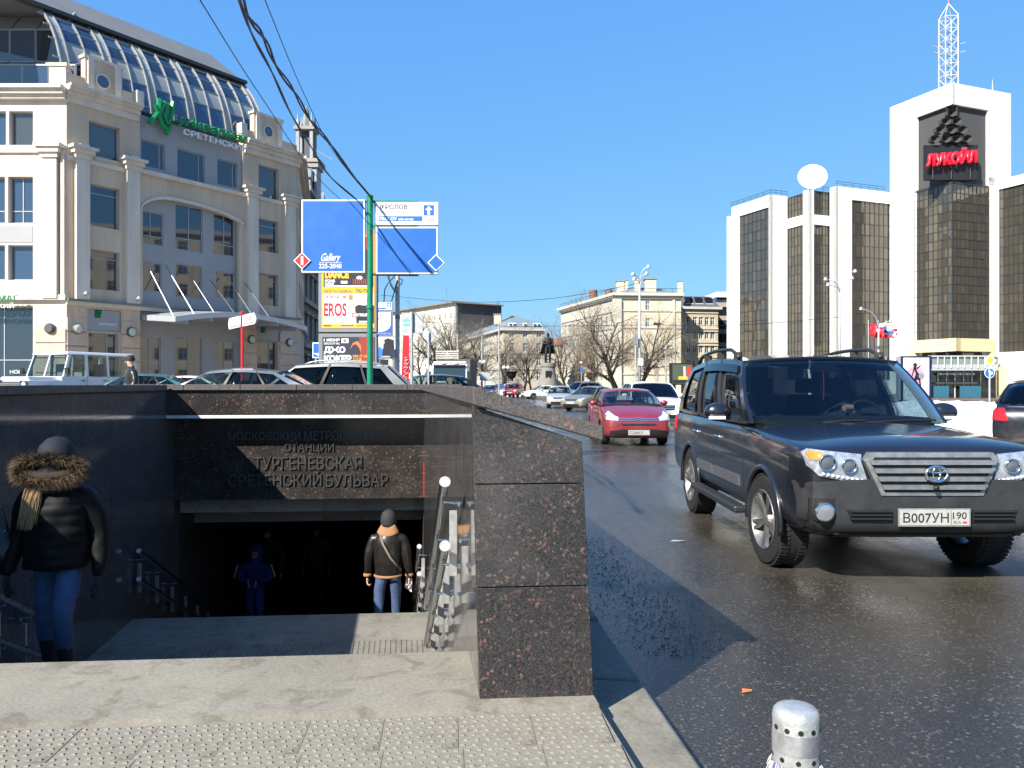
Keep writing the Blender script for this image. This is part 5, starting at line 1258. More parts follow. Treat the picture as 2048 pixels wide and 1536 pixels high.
    def wheels(s):
        key = 'w%.3f_%s' % (s.r, s.__dict__.get('spokes', 5))
        if key not in WH:
            r = s.r; wd = .215 if r < .36 else .27
            ty = MB(); ty.lathe([(r * .64, -wd / 2 + .01), (r * .80, -wd / 2), (r * .94, -wd / 2 + .008), (r, -wd / 2 + .045), (r, wd / 2 - .045), (r * .94, wd / 2 - .008), (r * .80, wd / 2), (r * .64, wd / 2 - .01), (r * .60, 0)], 36, None, 'x', caps=False)
            if r > .38:
                for k in range(60):
                    a = 2 * math.pi * k / 60
                    for sgn in (-1, 1):
                        Mx = Matrix.Rotation(a, 4, 'X'); ty.box(sgn * wd * .30 - .035, sgn * wd * .30 + .035, -.012, .012, r - .004, r + .007, Mx)
            rim = MB(); rim.lathe([(r * .66, wd / 2 - .005), (r * .645, wd / 2 + .002), (r * .60, wd / 2 - .02), (r * .56, wd / 2 - .09), (r * .55, -wd / 2 + .02)], 36, None, 'x', caps=False)
            ns = s.__dict__.get('spokes', 5)
            for k in range(ns):
                a = 2 * math.pi * k / ns
                for da in ((-.13, .13) if ns == 5 else (0,)):
                    Mx = Matrix.Rotation(a, 4, 'X'); w0, w1 = (r * .075, r * .055)
                    p0 = Mx @ Vector((wd / 2 - .045, 0, r * .10)); p1 = Mx @ (Matrix.Rotation(da, 4, 'X') @ Vector((wd / 2 - .018, 0, r * .61)))
                    tdir = Mx @ Vector((1, 0, 0)); rim.bar(p0, p1, w0 * 1.05, .03, up=tdir)
            hub = MB(); hub.lathe([(.0, wd / 2 - .02), (r * .12, wd / 2 - .022), (r * .17, wd / 2 - .035), (r * .18, wd / 2 - .1)], 20, None, 'x', caps=False)
            disc = MB(); disc.lathe([(.01, wd / 2 - .13), (r * .50, wd / 2 - .13)], 24, None, 'x', caps=False)
            WH[key] = (ty.mesh('tyre', auto=.5), rim.mesh('rim', auto=.6), hub.mesh('hub', smooth=True), disc.mesh('brake_disc'))
            for me, m in zip(WH[key], (RUBBER, ALLOY, ALLOY, mat('disc_dark', (.012, .012, .012), .6))): me.materials.append(m)
        s.wo = []
        for i, xa in enumerate(s.ax):
            for sd in (-1, 1):
                w_ = link('wheel', WH[key][0], None, s.root); w_.location = (sd * (s.W / 2 - .125 - .01), xa - s.L / 2, s.r); w_.rotation_euler = (random.random() * 6, 0, 0 if sd > 0 else math.pi)
                for nm, me in zip(('rim', 'hub', 'brake_disc'), WH[key][1:]): link(nm, me, None, w_)
                s.wo.append(w_)
    # patches projected on to the body ---------------------------------------------
    def patch(s, name, m, poly, face='front', off=.006, th=.006, step=.05, par=None, smooth=True, mirror=False, dirv=None, onto=None):
        "poly in (x,z) for front/rear, (station,z) for the sides, (x,station) for top; projected on the body"
        for mm in ((1, -1) if mirror else (1,)):
            bm = bmesh.new()
            pts = [(a * (mm if face in ('front', 'rear', 'top') else 1), b) for a, b in poly]
            vs = [bm.verts.new((a, b, 0)) for a, b in pts]; bm.faces.new(vs)
            x0, x1 = min(p[0] for p in pts), max(p[0] for p in pts); y0, y1 = min(p[1] for p in pts), max(p[1] for p in pts)
            for lo, hi, ax in ((x0, x1, 0), (y0, y1, 1)):
                n = int((hi - lo) / step)
                for k in range(1, n + 1):
                    co = lo + (hi - lo) * k / (n + 1)
                    bmesh.ops.bisect_plane(bm, geom=list(bm.verts) + list(bm.edges) + list(bm.faces), plane_co=((co, 0, 0) if ax == 0 else (0, co, 0)), plane_no=((1, 0, 0) if ax == 0 else (0, 1, 0)))
            tree = onto or s.bvh
            for v in bm.verts:
                a, b = v.co.x, v.co.y
                if face == 'front': o_, d_ = Vector((a, -s.L, b)), Vector((0, 1, 0))
                elif face == 'rear': o_, d_ = Vector((a, s.L, b)), Vector((0, -1, 0))
                elif face == 'top': o_, d_ = Vector((a, b - s.L / 2, 5)), Vector((0, 0, -1))
                else:
                    sg = (1 if face == 'right' else -1) * mm; o_, d_ = Vector((3 * sg, a - s.L / 2, b)), Vector((-sg, 0, 0))
                h = tree.ray_cast(o_, d_)
                if h[0] is None:
                    h = tree.find_nearest(o_ + d_ * (s.L - s.L / 2 if face in ('front', 'rear') else 2.2))
                v.co = h[0] - d_ * off
            bmesh.ops.recalc_face_normals(bm, faces=bm.faces)
            r = bmesh.ops.extrude_face_region(bm, geom=list(bm.faces))
            dv = {'front': Vector((0, 1, 0)), 'rear': Vector((0, -1, 0)), 'top': Vector((0, 0, -1))}.get(face)
            if dv is None: dv = Vector((-(1 if face == 'right' else -1) * mm, 0, 0))
            for g in r['geom']:
                if isinstance(g, bmesh.types.BMVert): g.co += dv * (th + off)
            bmesh.ops.recalc_face_normals(bm, faces=bm.faces)
            for e in bm.edges:
                if len(e.link_faces) == 2 and e.calc_face_angle(0) > .7: e.smooth = False
            me = bpy.data.meshes.new(name); bm.to_mesh(me); bm.free()
            if smooth: me.polygons.foreach_set('use_smooth', [True] * len(me.polygons))
            o = link(name, me, m, par or s.root)
        return o
    def both(s, name, m, poly, **k): return [s.patch(name, m, poly, face=f, **k) for f in ('left', 'right')]
    def surf(s, a, b, face='front'):
        if face == 'front': h = s.bvh.ray_cast(Vector((a, -s.L, b)), Vector((0, 1, 0)))
        elif face == 'rear': h = s.bvh.ray_cast(Vector((a, s.L, b)), Vector((0, -1, 0)))
        else:
            sg = 1 if face == 'right' else -1; h = s.bvh.ray_cast(Vector((3 * sg, a - s.L / 2, b)), Vector((-sg, 0, 0)))
        return h[0]
    def plate(s, z, txt=None, region=None, face='front', wd=.52, ht=.112, tilt=0):
        p = s.surf(0, z, face); sg = -1 if face == 'front' else 1
        mb = MB(); mb.box(-wd / 2 - .012, wd / 2 + .012, p.y + sg * .012, p.y + sg * .02, z - ht / 2 - .01, z + ht / 2 + .01); fr = mb.build('plate_frame', SILVER, s.root)
        q = MB(); q.box(-wd / 2, wd / 2, p.y + sg * .02, p.y + sg * .024, z - ht / 2, z + ht / 2); pl_ = q.build('number_plate', PLATE, s.root)
        if txt and face == 'front':
            y = p.y - .0255
            text(txt, 'plate_number', PLATE_T, pl_, (-wd / 2 + .022, y, z - ht * .34), (1, 0, 0), (0, 0, 1), wd=wd * .66, ht=ht * .66, bold=.01)
            if region:
                text(region, 'plate_region', PLATE_T, pl_, (wd / 2 - .125, y, z - ht * .10), (1, 0, 0), (0, 0, 1), wd=.105, ht=ht * .46, bold=.01); text('RUS', 'plate_country', PLATE_T, pl_, (wd / 2 - .115, y, z - ht * .40), (1, 0, 0), (0, 0, 1), wd=.05, ht=ht * .17)
                boxo('plate_divider', PLATE_T, pl_, wd / 2 - .138, wd / 2 - .135, y, y + .001, z - ht / 2 + .006, z + ht / 2 - .006)
                boxo('plate_flag', mat('flag_red_dot', (.4, .03, .03), .6), pl_, wd / 2 - .05, wd / 2 - .018, y, y + .001, z - ht * .38, z - ht * .26)
        return pl_
    def mirrors(s, z=None, st=None, wd=.2, ht=.14, m=None, out=.10):
        z = z or s.belt + .07; st = st or s.cowl + .55
        for sd in (-1, 1):
            mb = MB(); M_ = Matrix.Translation((sd * (s.W / 2 - .02 + out), st - s.L / 2, z))
            mb.lathe([(.02, -.075), (.75, -.068), (.96, -.03), (1, .02), (.96, .06), (.9, .065)], 20, M_ @ Matrix.Diagonal((wd / 2, 1, ht / 2, 1)) @ Matrix.Rotation(math.pi, 4, 'Z') @ Matrix.Rotation(math.pi, 4, 'Z'), 'y')
            o = mb.build('mirror', m or s.p, s.root, smooth=True)
            a = MB(); a.bar((sd * (s.W / 2 * s.wbelt - .02), st - s.L / 2, z - ht * .42), (sd * (s.W / 2 + out), st - s.L / 2, z - ht * .25), .06, .035); a.build('mirror_stalk', BLACK_TRIM, o)
    def seams(s, stations, z0=None, z1=None):
        z0 = z0 or s.clr + .12; z1 = z1 or s.belt - .01
        for x in stations: s.both('door_seam', BLACK, [(x - .004, z0), (x + .004, z0), (x + .004, z1), (x - .004, z1)], off=.0015, th=.003, step=.06)
    def handles(s, stations, z, m=None):
        for x in stations:
            for f in ('left', 'right'):
                p = s.surf(x, z, f); sd = 1 if f == 'right' else -1; mb = MB()
                mb.tube([p + Vector((-.005 * sd, -.10, 0)), p + Vector((.028 * sd, -.07, .004)), p + Vector((.03 * sd, .07, .006)), p + Vector((-.005 * sd, .10, .004))], [.012, .015, .015, .012], 8); mb.build('door_handle', m or s.p, s.root, smooth=True)
    def put(s, x, y, rz=0, z=0):
        s.root.location = (x, y, z); s.root.rotation_euler = (0, 0, rz); return s
WH = {}
def wipers(c):
    for k, (a, b) in enumerate(((-.32, .06), (.10, .44))):
        hw = c.W / 2; p0 = c.wsf(.5 + a * .5, .0); p1 = c.wsf(.5 + b * .98, .03); mb = MB(); mb.tube([p0 + Vector((0, -.03, .012)), (p0 + p1) / 2 + Vector((0, -.035, .02)), p1 + Vector((0, -.022, .012))], .009, 5); mb.build('wiper', BLACK, c.root)

# ---------------------------------------------------------------- the big dark off-roader
SUVP = paint('suv_paint', (.010, .0115, .016), .3, .26, dirt=.18, dcol=(.06, .056, .052))
SUVB = mat('suv_bumper_dirty', (.030, .030, .031), .5, noise=.35, nscale=6)
Car.side_glass = None
class Suv(Car): pass
def big_suv():
    Car.cuts = [(.04, .30, 1), (.335, .60, 1), (.645, .93, 1)]; Car.side_glass = GLASS_DARK; Car.ws_glass = GLASS_HERO; Car.rear_glass = GLASS_DARK; Car.drive = 1
    c = Car('off_roader', 'large black off-road car with wide silver grille on the wet road', 'car', 4.95, 1.97, 1.90, .93, 2.85, .395, SUVP, 1.13, 1.20, 1.21, 1.22, 1.42, 2.15, 4.45, 4.80, clr=.36, tum=.845, wbelt=.945, blunt=1.0, flare=1)
    y = c.L
    # bumper skin: dirtier, proud of the body
    hw = c.W / 2
    c.patch('front_bumper', SUVB, [(-.93, .44), (-.62, .33), (.62, .33), (.93, .44), (.955, .82), (.60, .855), (-.60, .855), (-.955, .82)], off=.045, th=.05, step=.07)
    # grille: chrome surround, dark mouth, five bars, emblem
    G = [(-.36, .765), (.36, .765), (.465, .99), (.435, 1.025), (-.435, 1.025), (-.465, .99)]
    c.patch('grille_surround', mat('grille_silver', (.33, .325, .315), .42, .7, noise=.3, nscale=14), [(-.385, .735), (.385, .735), (.51, 1.0), (.47, 1.06), (-.47, 1.06), (-.51, 1.0)], off=.055, th=.05, step=.06)
    c.patch('grille_mouth', BLACK, G, off=.060, th=.01, step=.06)
    for k in range(4):
        z0 = .785 + k * .062; e = .36 + .105 * (z0 + .02 - .765) / .225
        c.patch('grille_bar', MATS['grille_silver'], [(-e, z0), (e, z0), (e + .014, z0 + .034), (-e - .014, z0 + .034)], off=.084, th=.02, step=.08)
    ec = c.surf(0, .905) + Vector((0, -.112, 0)); em = empty('emblem', (0, 0, 0)); bpy.data.objects.remove(em)
    eb = MB()
    def ell(a, b, dx=0, dz=0, r=.011): eb.tube([ec + Vector((dx + a * math.cos(t), 0, dz + b * math.sin(t))) for t in [2 * math.pi * k / 28 for k in range(29)]], r, 6)
    ell(.080, .056); ell(.029, .048, 0, .004, .007); ell(.058, .021, 0, .030, .007); eb.build('emblem', CHROME, c.root, smooth=True)
    sp = MB(); sp.lathe([(.001, -.01), (.018, -.008), (.02, .01)], 12, Matrix.Translation(ec + Vector((0, .0, -.105))), 'y'); sp.build('grille_camera', BLACK, c.root, smooth=True)
    # headlamps
    HL = [(.475, .835), (.52, .82), (.84, .88), (.905, .95), (.915, 1.05), (.88, 1.08), (.52, 1.045), (.525, .99)]
    c.patch('headlamp', mat('headlamp_reflector', (.62, .63, .65), .17, .7, noise=.45, nscale=26), HL, off=.022, th=.02, step=.045, mirror=True)
    c.patch('headlamp_lens', LAMP_CLEAR if False else car_glass('lamp_lens', (.92, .94, .96), 1), HL, off=.062, th=-.03, step=.045, mirror=True) if False else None
    for sd in (-1, 1):
        for px, pz, r in ((.62, .955, .050), (.78, .98, .056)):
            p = c.surf(px * sd, pz); mb = MB(); M_ = Matrix.Translation(p + Vector((0, -.03, 0)))
            mb.lathe([(r * 1.15, .0), (r * 1.15, -.018), (r, -.014), (r * .85, .0)], 20, M_, 'y', caps=False); o = mb.build('lamp_bezel', CHROME, c.root, smooth=True)
            q = MB(); q.lathe([(.001, -.010), (r * .5, -.008), (r * .8, -.003), (r * .9, .004)], 20, M_, 'y', caps=False); q.build('lamp_lens', mat('projector_lens', (.10, .11, .125), .06, .2, 1), o, smooth=True)
        for k in range(9):
            px = .52 + k * .036; p = c.surf(px * sd, .845 + .006 * k); mb = MB(); mb.lathe([(.001, -.014), (.011, -.01), (.013, 0)], 10, Matrix.Translation(p + Vector((0, -.025, 0))), 'y', caps=False); mb.build('running_light', mat('drl', (.75, .78, .82), .2, .2), c.root, smooth=True)
    c.patch('indicator', AMBER, [(.82, 1.0), (.895, 1.0), (.90, 1.05), (.875, 1.068), (.81, 1.062)], off=.035, th=.012, step=.03, mirror=True)
    # hood crease lines, lower intakes, fog lamps
    c.patch('lower_intake', BLACK, [(-.60, .535), (-.30, .535), (-.30, .625), (-.645, .625)], off=.056, th=.01, step=.08, mirror=True)
    for z0 in (.555, .585, .612): c.patch('intake_slat', BLACK_TRIM, [(-.62, z0), (-.31, z0), (-.31, z0 + .009), (-.62, z0 + .009)], off=.072, th=.01, step=.08, mirror=True)
    c.patch('fog_recess', BLACK, [(.735, .52), (.905, .54), (.905, .71), (.735, .71)], off=.050, th=.01, step=.05, mirror=True)
    for sd in (-1, 1):
        p = c.surf(.815 * sd, .61); mb = MB(); M_ = Matrix.Translation(p + Vector((0, -.075, 0)))
        mb.lathe([(.072, .03), (.072, -.01), (.062, -.014)], 22, M_, 'y', caps=False); o = mb.build('fog_lamp', CHROME, c.root, auto=.6); q = MB(); q.lathe([(.001, -.014), (.03, -.013), (.064, -.008)], 22, M_, 'y', caps=False); q.build('lamp_lens', mat('fog_lens', (.30, .31, .32), .12, .5, 1), o, smooth=True)
    # plate
    pl_ = c.plate(.575, 'В007УН', '190', wd=.52, ht=.115)
    for o in [pl_] + [k for k in kids(c.root) if k.name.startswith('plate_frame')]: o.location.y -= .065
    # lower lip
    c.patch('skid_panel', BLACK_TRIM, [(-.60, .30), (.60, .30), (.60, .42), (-.60, .42)], off=.035, th=.03, step=.1)
    # sides
    c.seams((1.50, 2.62, 3.55), .48, 1.17); c.handles((2.42, 3.42), 1.02, CHROME)
    c.both('door_moulding', mat('moulding_grey', (.10, .10, .105), .35, .2), [(1.62, .60), (2.58, .60), (2.58, .70), (1.62, .70)], off=.018, th=.02, step=.1)
    c.both('door_moulding', MATS['moulding_grey'], [(2.66, .60), (3.45, .60), (3.40, .70), (2.66, .70)], off=.018, th=.02, step=.1)
    for sd in (-1, 1):
        mb = MB(); mb.box(sd * hw - .10, sd * hw + .03, 1.45 - y / 2, 3.28 - y / 2, .36, .43); o = mb.build('running_board', BLACK_TRIM, c.root); bevel(o, .02, 2)
        # arch lips and mud flaps
        for xa in c.ax:
            mb = MB(); pts = [Vector((sd * (hw - .012), xa - y / 2 + .452 * math.cos(t), .40 + .452 * math.sin(t))) for t in [R(-8 + 196 * k / 24) for k in range(25)]]
            mb.tube(pts, .028, 6); mb.build('arch_lip', SUVP, c.root, smooth=True)
            boxo('mud_flap', RUBBER, c.root, sd * (hw - .15) - .12, sd * (hw - .15) + .12, xa + .46 - y / 2, xa + .475 - y / 2, .2, .55)
        # roof rails
        pts = [c.side(p, 1.0, sd) + Vector((-.05 * sd, 0, .03 + .075 * min(1, min(p - .12, .97 - p) * 9))) for p in [.12 + .85 * k / 14 for k in range(15)]]
        mb = MB(); mb.tube(pts, .021, 8); mb.build('roof_rail', BLACK_TRIM, c.root, smooth=True)
        for p in (.14, .42, .70, .95): a = c.side(p, 1.0, sd) + Vector((-.05 * sd, 0, 0)); MB().bar(a, a + Vector((0, 0, .085)), .03, .09).build('rail_foot', BLACK_TRIM, c.root)
        # vent visors over the side glass, chrome strip at the belt
        mb = MB(); mb.slab(lambda u, v: c.side(lerp(.04, .60, u), lerp(.80, .93, v), sd) + Vector((.022 * sd, 0, 0)), 8, 1, (-.006 * sd, 0, 0)); mb.build('wind_deflector', GLASS_DARK, c.root)
    c.mirrors(1.30, 1.88, .27, .19, None, .16)
    for sd in (-1, 1):
        p = Vector((sd * (hw + .17), 1.81 - y / 2, 1.245)); boxo('mirror_indicator', mat('indicator_clear', (.55, .55, .55), .3), c.root, p.x - .08, p.x + .08, p.y - .035, p.y, p.z - .012, p.z + .018)
    wipers(c)
    c.patch('tail_lamp', REDL, [(.70, .95), (.97, .95), (.97, 1.2), (.78, 1.2)], face='rear', off=.01, th=.02, mirror=True); c.plate(.9, face='rear')
    c.both('tail_lamp_side', REDL, [(4.70, .98), (4.88, .98), (4.86, 1.17), (4.74, 1.17)], off=.012, th=.01)
    # driver's hand on the wheel, hanging beads, inner mirror, pale passenger-side trim
    hd = MB(); hc = Vector((hw * .40 - .18, 2.0 - y / 2, 1.33)); 
    hm_ = mat('skin', (.50, .30, .22), .6)
    hd.lathe([(.02, -.05), (.045, -.03), (.05, .02), (.03, .05)], 10, Matrix.Translation(hc) @ Matrix.Rotation(R(90), 4, 'Y'))
    for k in range(4): hd.tube([hc + Vector((-.03 + k * .022, -.02, .035)), hc + Vector((-.03 + k * .022, -.055, .03)), hc + Vector((-.03 + k * .022, -.06, -.005))], .011, 6)
    hd.tube([hc + Vector((.04, .0, 0)), hc + Vector((.06, -.03, -.02)), hc + Vector((.05, -.05, -.04))], .012, 6); hd.build('driver_hand', hm_, c.root, smooth=True)
    mb = MB(); a = c.wsf(.5, .82) + Vector((0, .1, 0)); mb.box(a.x - .12, a.x + .12, a.y - .01, a.y + .02, a.z - .04, a.z + .04); mb.build('inner_mirror', BLACK, c.root)
    mb = MB(); mb.tube([a + Vector((-.0, 0, -.04)), a + Vector((.005, 0, -.2)), a + Vector((0, 0, -.32))], .005, 5); mb.build('hanging_beads', mat('beads', (.4, .05, .03), .5), c.root)
    mb = MB()
    for q0, q1 in ((.0, 1.0),):
        mb.slab(lambda u, v: c.wsf(lerp(.93, 1.0, u), lerp(0, 1, v)) + Vector((-.01, .03, 0)), 2, 6, (0, .02, 0))
    mb.build('pillar_trim', CABIN_L, c.root)
    Car.cuts = None; Car.side_glass = None; del Car.side_glass; del Car.ws_glass; del Car.rear_glass
    return c
Car.cuts = None
SU = big_suv(); SU.put(3.18, 7.0 - .93 + 4.95 / 2)
for w_ in SU.wo[:2]: w_.rotation_euler[2] += R(4)
# ---------------------------------------------------------------- the other vehicles
def front_kit(c, hl, gr, intake, plate_z, lit=False, txt=None, bars=2, lampm=None, pw=.52):
    c.patch('headlamp', lampm or LAMP_CLEAR, hl, off=.012, th=.012, step=.06, mirror=True)
    if lit:
        cx = sum(p[0] for p in hl) / len(hl); cz = sum(p[1] for p in hl) / len(hl)
        for sd in (-1, 1):
            p = c.surf(cx * sd, cz); MB().lathe([(.001, -.02), (.045, -.012), (.05, 0)], 14, Matrix.Translation(p + Vector((0, -.02, 0))), 'y', caps=False).build('lamp_bulb', LAMP_BULB, c.root, smooth=True)
    if gr:
        c.patch('grille', BLACK, gr, off=.012, th=.012, step=.08)
        z0, z1 = min(p[1] for p in gr), max(p[1] for p in gr); e = max(p[0] for p in gr) * .9
        for k in range(bars): z = lerp(z0, z1, (k + 1) / (bars + 1)); c.patch('grille_bar', CHROME, [(-e, z - .008), (e, z - .008), (e, z + .008), (-e, z + .008)], off=.022, th=.01, step=.1)
    if intake: c.patch('lower_intake', BLACK, intake, off=.012, th=.012, step=.08)
    if plate_z: c.plate(plate_z, txt, wd=pw)
def rear_kit(c, tl, plate_z=.75): c.patch('tail_lamp', REDL, tl, face='rear', off=.01, th=.015, step=.06, mirror=True); c.plate(plate_z, face='rear')
def sedan(label, pm, name='sedan', lit=False, group=None, glass=None, **k):
    c = Car(name, label, 'car', 4.54, 1.76, 1.46, .92, 2.6, .315, pm, .74, .95, .96, 1.04, 1.18, 1.98, 3.28, 4.0, clr=.19, tum=.74, wbelt=.92, group=group, glass=glass, **k)
    front_kit(c, [(.50, .62), (.74, .66), (.80, .76), (.70, .77), (.48, .69)], [(-.36, .60), (.36, .60), (.42, .71), (-.42, .71)], [(-.52, .30), (.52, .30), (.56, .42), (-.56, .42)], .49, lit)
    c.seams((1.45, 2.45, 3.4), .34, .92); c.handles((2.25, 3.2), .84); c.mirrors(wd=.2, ht=.13); rear_kit(c, [(.45, .78), (.78, .78), (.78, .95), (.5, .95)]); wipers(c); return c
def crossover(label, pm, name='crossover', lit=False, H=1.70, L=4.7, W=1.88, glass=None, rails=False, **k):
    c = Car(name, label, 'car', L, W, H, .93, 2.75, .36, pm, .92, 1.08, 1.09, 1.12, 1.28, 2.02, L - .75, L - .2, clr=.24, tum=.78, wbelt=.93, glass=glass, blunt=.5, **k)
    front_kit(c, [(.50, .72), (.78, .76), (.86, .90), (.74, .92), (.46, .82)], [(-.42, .66), (.42, .66), (.46, .84), (-.46, .84)], [(-.5, .36), (.5, .36), (.56, .50), (-.56, .50)], .58, lit)
    c.seams((1.5, 2.5, 3.45), .4, 1.05); c.handles((2.3, 3.25), .96); c.mirrors(wd=.22, ht=.16); rear_kit(c, [(.62, .85), (.86, .85), (.86, 1.1), (.7, 1.1)]); wipers(c)
    c.both('tail_lamp_side', REDL, [(L - .32, .86), (L - .10, .86), (L - .12, 1.06), (L - .28, 1.06)], off=.01, th=.01)
    if rails:
        for sd in (-1, 1): MB().tube([c.side(p, 1.0, sd) + Vector((-.06 * sd, 0, .03 + .05 * min(1, min(p - .1, .97 - p) * 9))) for p in [.1 + .87 * k_ / 12 for k_ in range(13)]], .018, 6).build('roof_rail', SILVER, c.root, smooth=True)
    return c
# red dusty hatchback
RP = paint('red_dusty', (.20, .008, .014), .1, .4, dirt=.42, dcol=(.13, .065, .055))
c = Car('hatchback', 'dusty red hatchback with lit headlamps following the black off-roader', 'car', 4.27, 1.77, 1.46, .90, 2.6, .31, RP, .80, 1.0, 1.0, 1.06, 1.10, 1.92, 3.35, 4.05, clr=.19, tum=.74, wbelt=.92)
front_kit(c, [(.52, .66), (.80, .68), (.84, .78), (.78, .84), (.70, .90), (.62, .80), (.50, .74)], None, [(-.42, .54), (.42, .54), (.44, .585), (-.44, .585)], .36, True, 'С236КХ')
for sd in (-1, 1):
    c.patch('chevron_bar', CHROME, [(sd * .02, .745), (sd * .16, .715), (sd * .52, .715), (sd * .52, .695), (sd * .15, .690), (sd * .0, .722)], off=.018, th=.012, step=.07)
    c.patch('chevron_bar', CHROME, [(sd * .0, .70), (sd * .14, .672), (sd * .50, .672), (sd * .50, .655), (sd * .13, .652), (sd * .0, .68)], off=.018, th=.012, step=.07)
c.patch('lower_grille', BLACK, [(-.72, .40), (-.4, .44), (.4, .44), (.72, .40), (.72, .32), (.4, .30), (-.4, .30), (-.72, .32)], off=.010, th=.01, step=.08)
c.seams((1.4, 2.75), .34, .96); c.handles((2.5,), .88); c.mirrors(wd=.2, ht=.14); wipers(c); rear_kit(c, [(.6, .8), (.8, .8), (.8, 1.02), (.64, 1.02)]); c.put(3.17, 20.0 + 4.27 / 2, R(0.5))
# white off-roader behind it
WP = paint('white_car_paint', (.74, .74, .72), 0, .35, dirt=.3)
c = crossover('white crossover with black windscreen behind the red hatchback', WP, H=1.68, L=4.8, W=1.93, glass=GLASS_DARK); c.put(5.25, 28 + 2.4, R(1))
SIL = paint('silver_paint', (.22, .22, .215), .5, .36, dirt=.45, dcol=(.15, .14, .125)); CHAMP = paint('champagne_paint', (.46, .43, .37), .4, .38, dirt=.5, dcol=(.25, .22, .18))
sedan('champagne silver sedan with lit headlamps coming across the square', CHAMP, lit=True).put(gx(1124, 52), 52 + 2.2, R(-5))
crossover('boxy silver wagon turning beside the champagne sedan', SIL, name='wagon', H=1.78, L=4.74, glass=GLASS_DARK, rails=True).put(gx(1163, 72), 73, R(-60))
sedan('olive grey sedan half hidden behind the red hatchback', paint('olive_paint', (.20, .19, .13), .3, .4, dirt=.5)).put(gx(1190, 46), 48, R(-38))
sedan('white sedan seen side-on in front of the statue', WP).put(gx(1086, 84), 84, R(-72))
crossover('small red crossover with its grille to the road near the statue', paint('bright_red_paint', (.38, .015, .03), .1, .3, dirt=.25), H=1.68, L=4.5, W=1.84).put(gx(1027, 93), 95, R(-12))
sedan('dark blue sedan in front of the snow heap', paint('dark_blue_paint', (.02, .035, .07), .3, .35, dirt=.35)).put(gx(979, 97), 99, R(-10))
crossover('dark navy car driving off at the right edge beside the snow bank', paint('navy_paint', (.008, .010, .018), .3, .3, dirt=.25), H=1.68, L=4.6, glass=GLASS_DARK).put(11.75, 17.3, R(143))
# parked and passing cars by the department store
PAVZ = .45
c = sedan('shiny silver sedan passing right behind the entrance parapet', paint('shiny_silver', (.30, .31, .32), .7, .2, dirt=.2)); c.put(gx(466, 15.7), 15.7, R(-88), PAVZ - .02)
c = crossover('grey silver crossover with tall side windows behind the green post', SIL, H=1.72, L=4.8, rails=True, glass=GLASS_DARK); c.put(gx(632, 18.4), 18.6, R(-86), PAVZ - .10)
sedan('teal sedan parked beyond the dark-clothed pedestrian', paint('teal_paint', (.03, .12, .13), .4, .3, dirt=.3)).put(gx(262, 26), 26.5, R(-80), PAVZ + .02)
sedan('white sedan parked farther off behind the shiny silver sedan', WP).put(gx(345, 33), 34, R(-85), PAVZ + .03)
sedan('small red sedan roof showing past the teal sedan', RP).put(gx(318, 37), 38, R(-85), PAVZ + .1)
c = crossover('black car parked beside the red banner post', paint('black_car_paint', (.012, .012, .014), .3, .3, dirt=.3), H=1.55, L=4.5); c.put(gx(840, 30), 31, R(-75), PAVZ - .05)
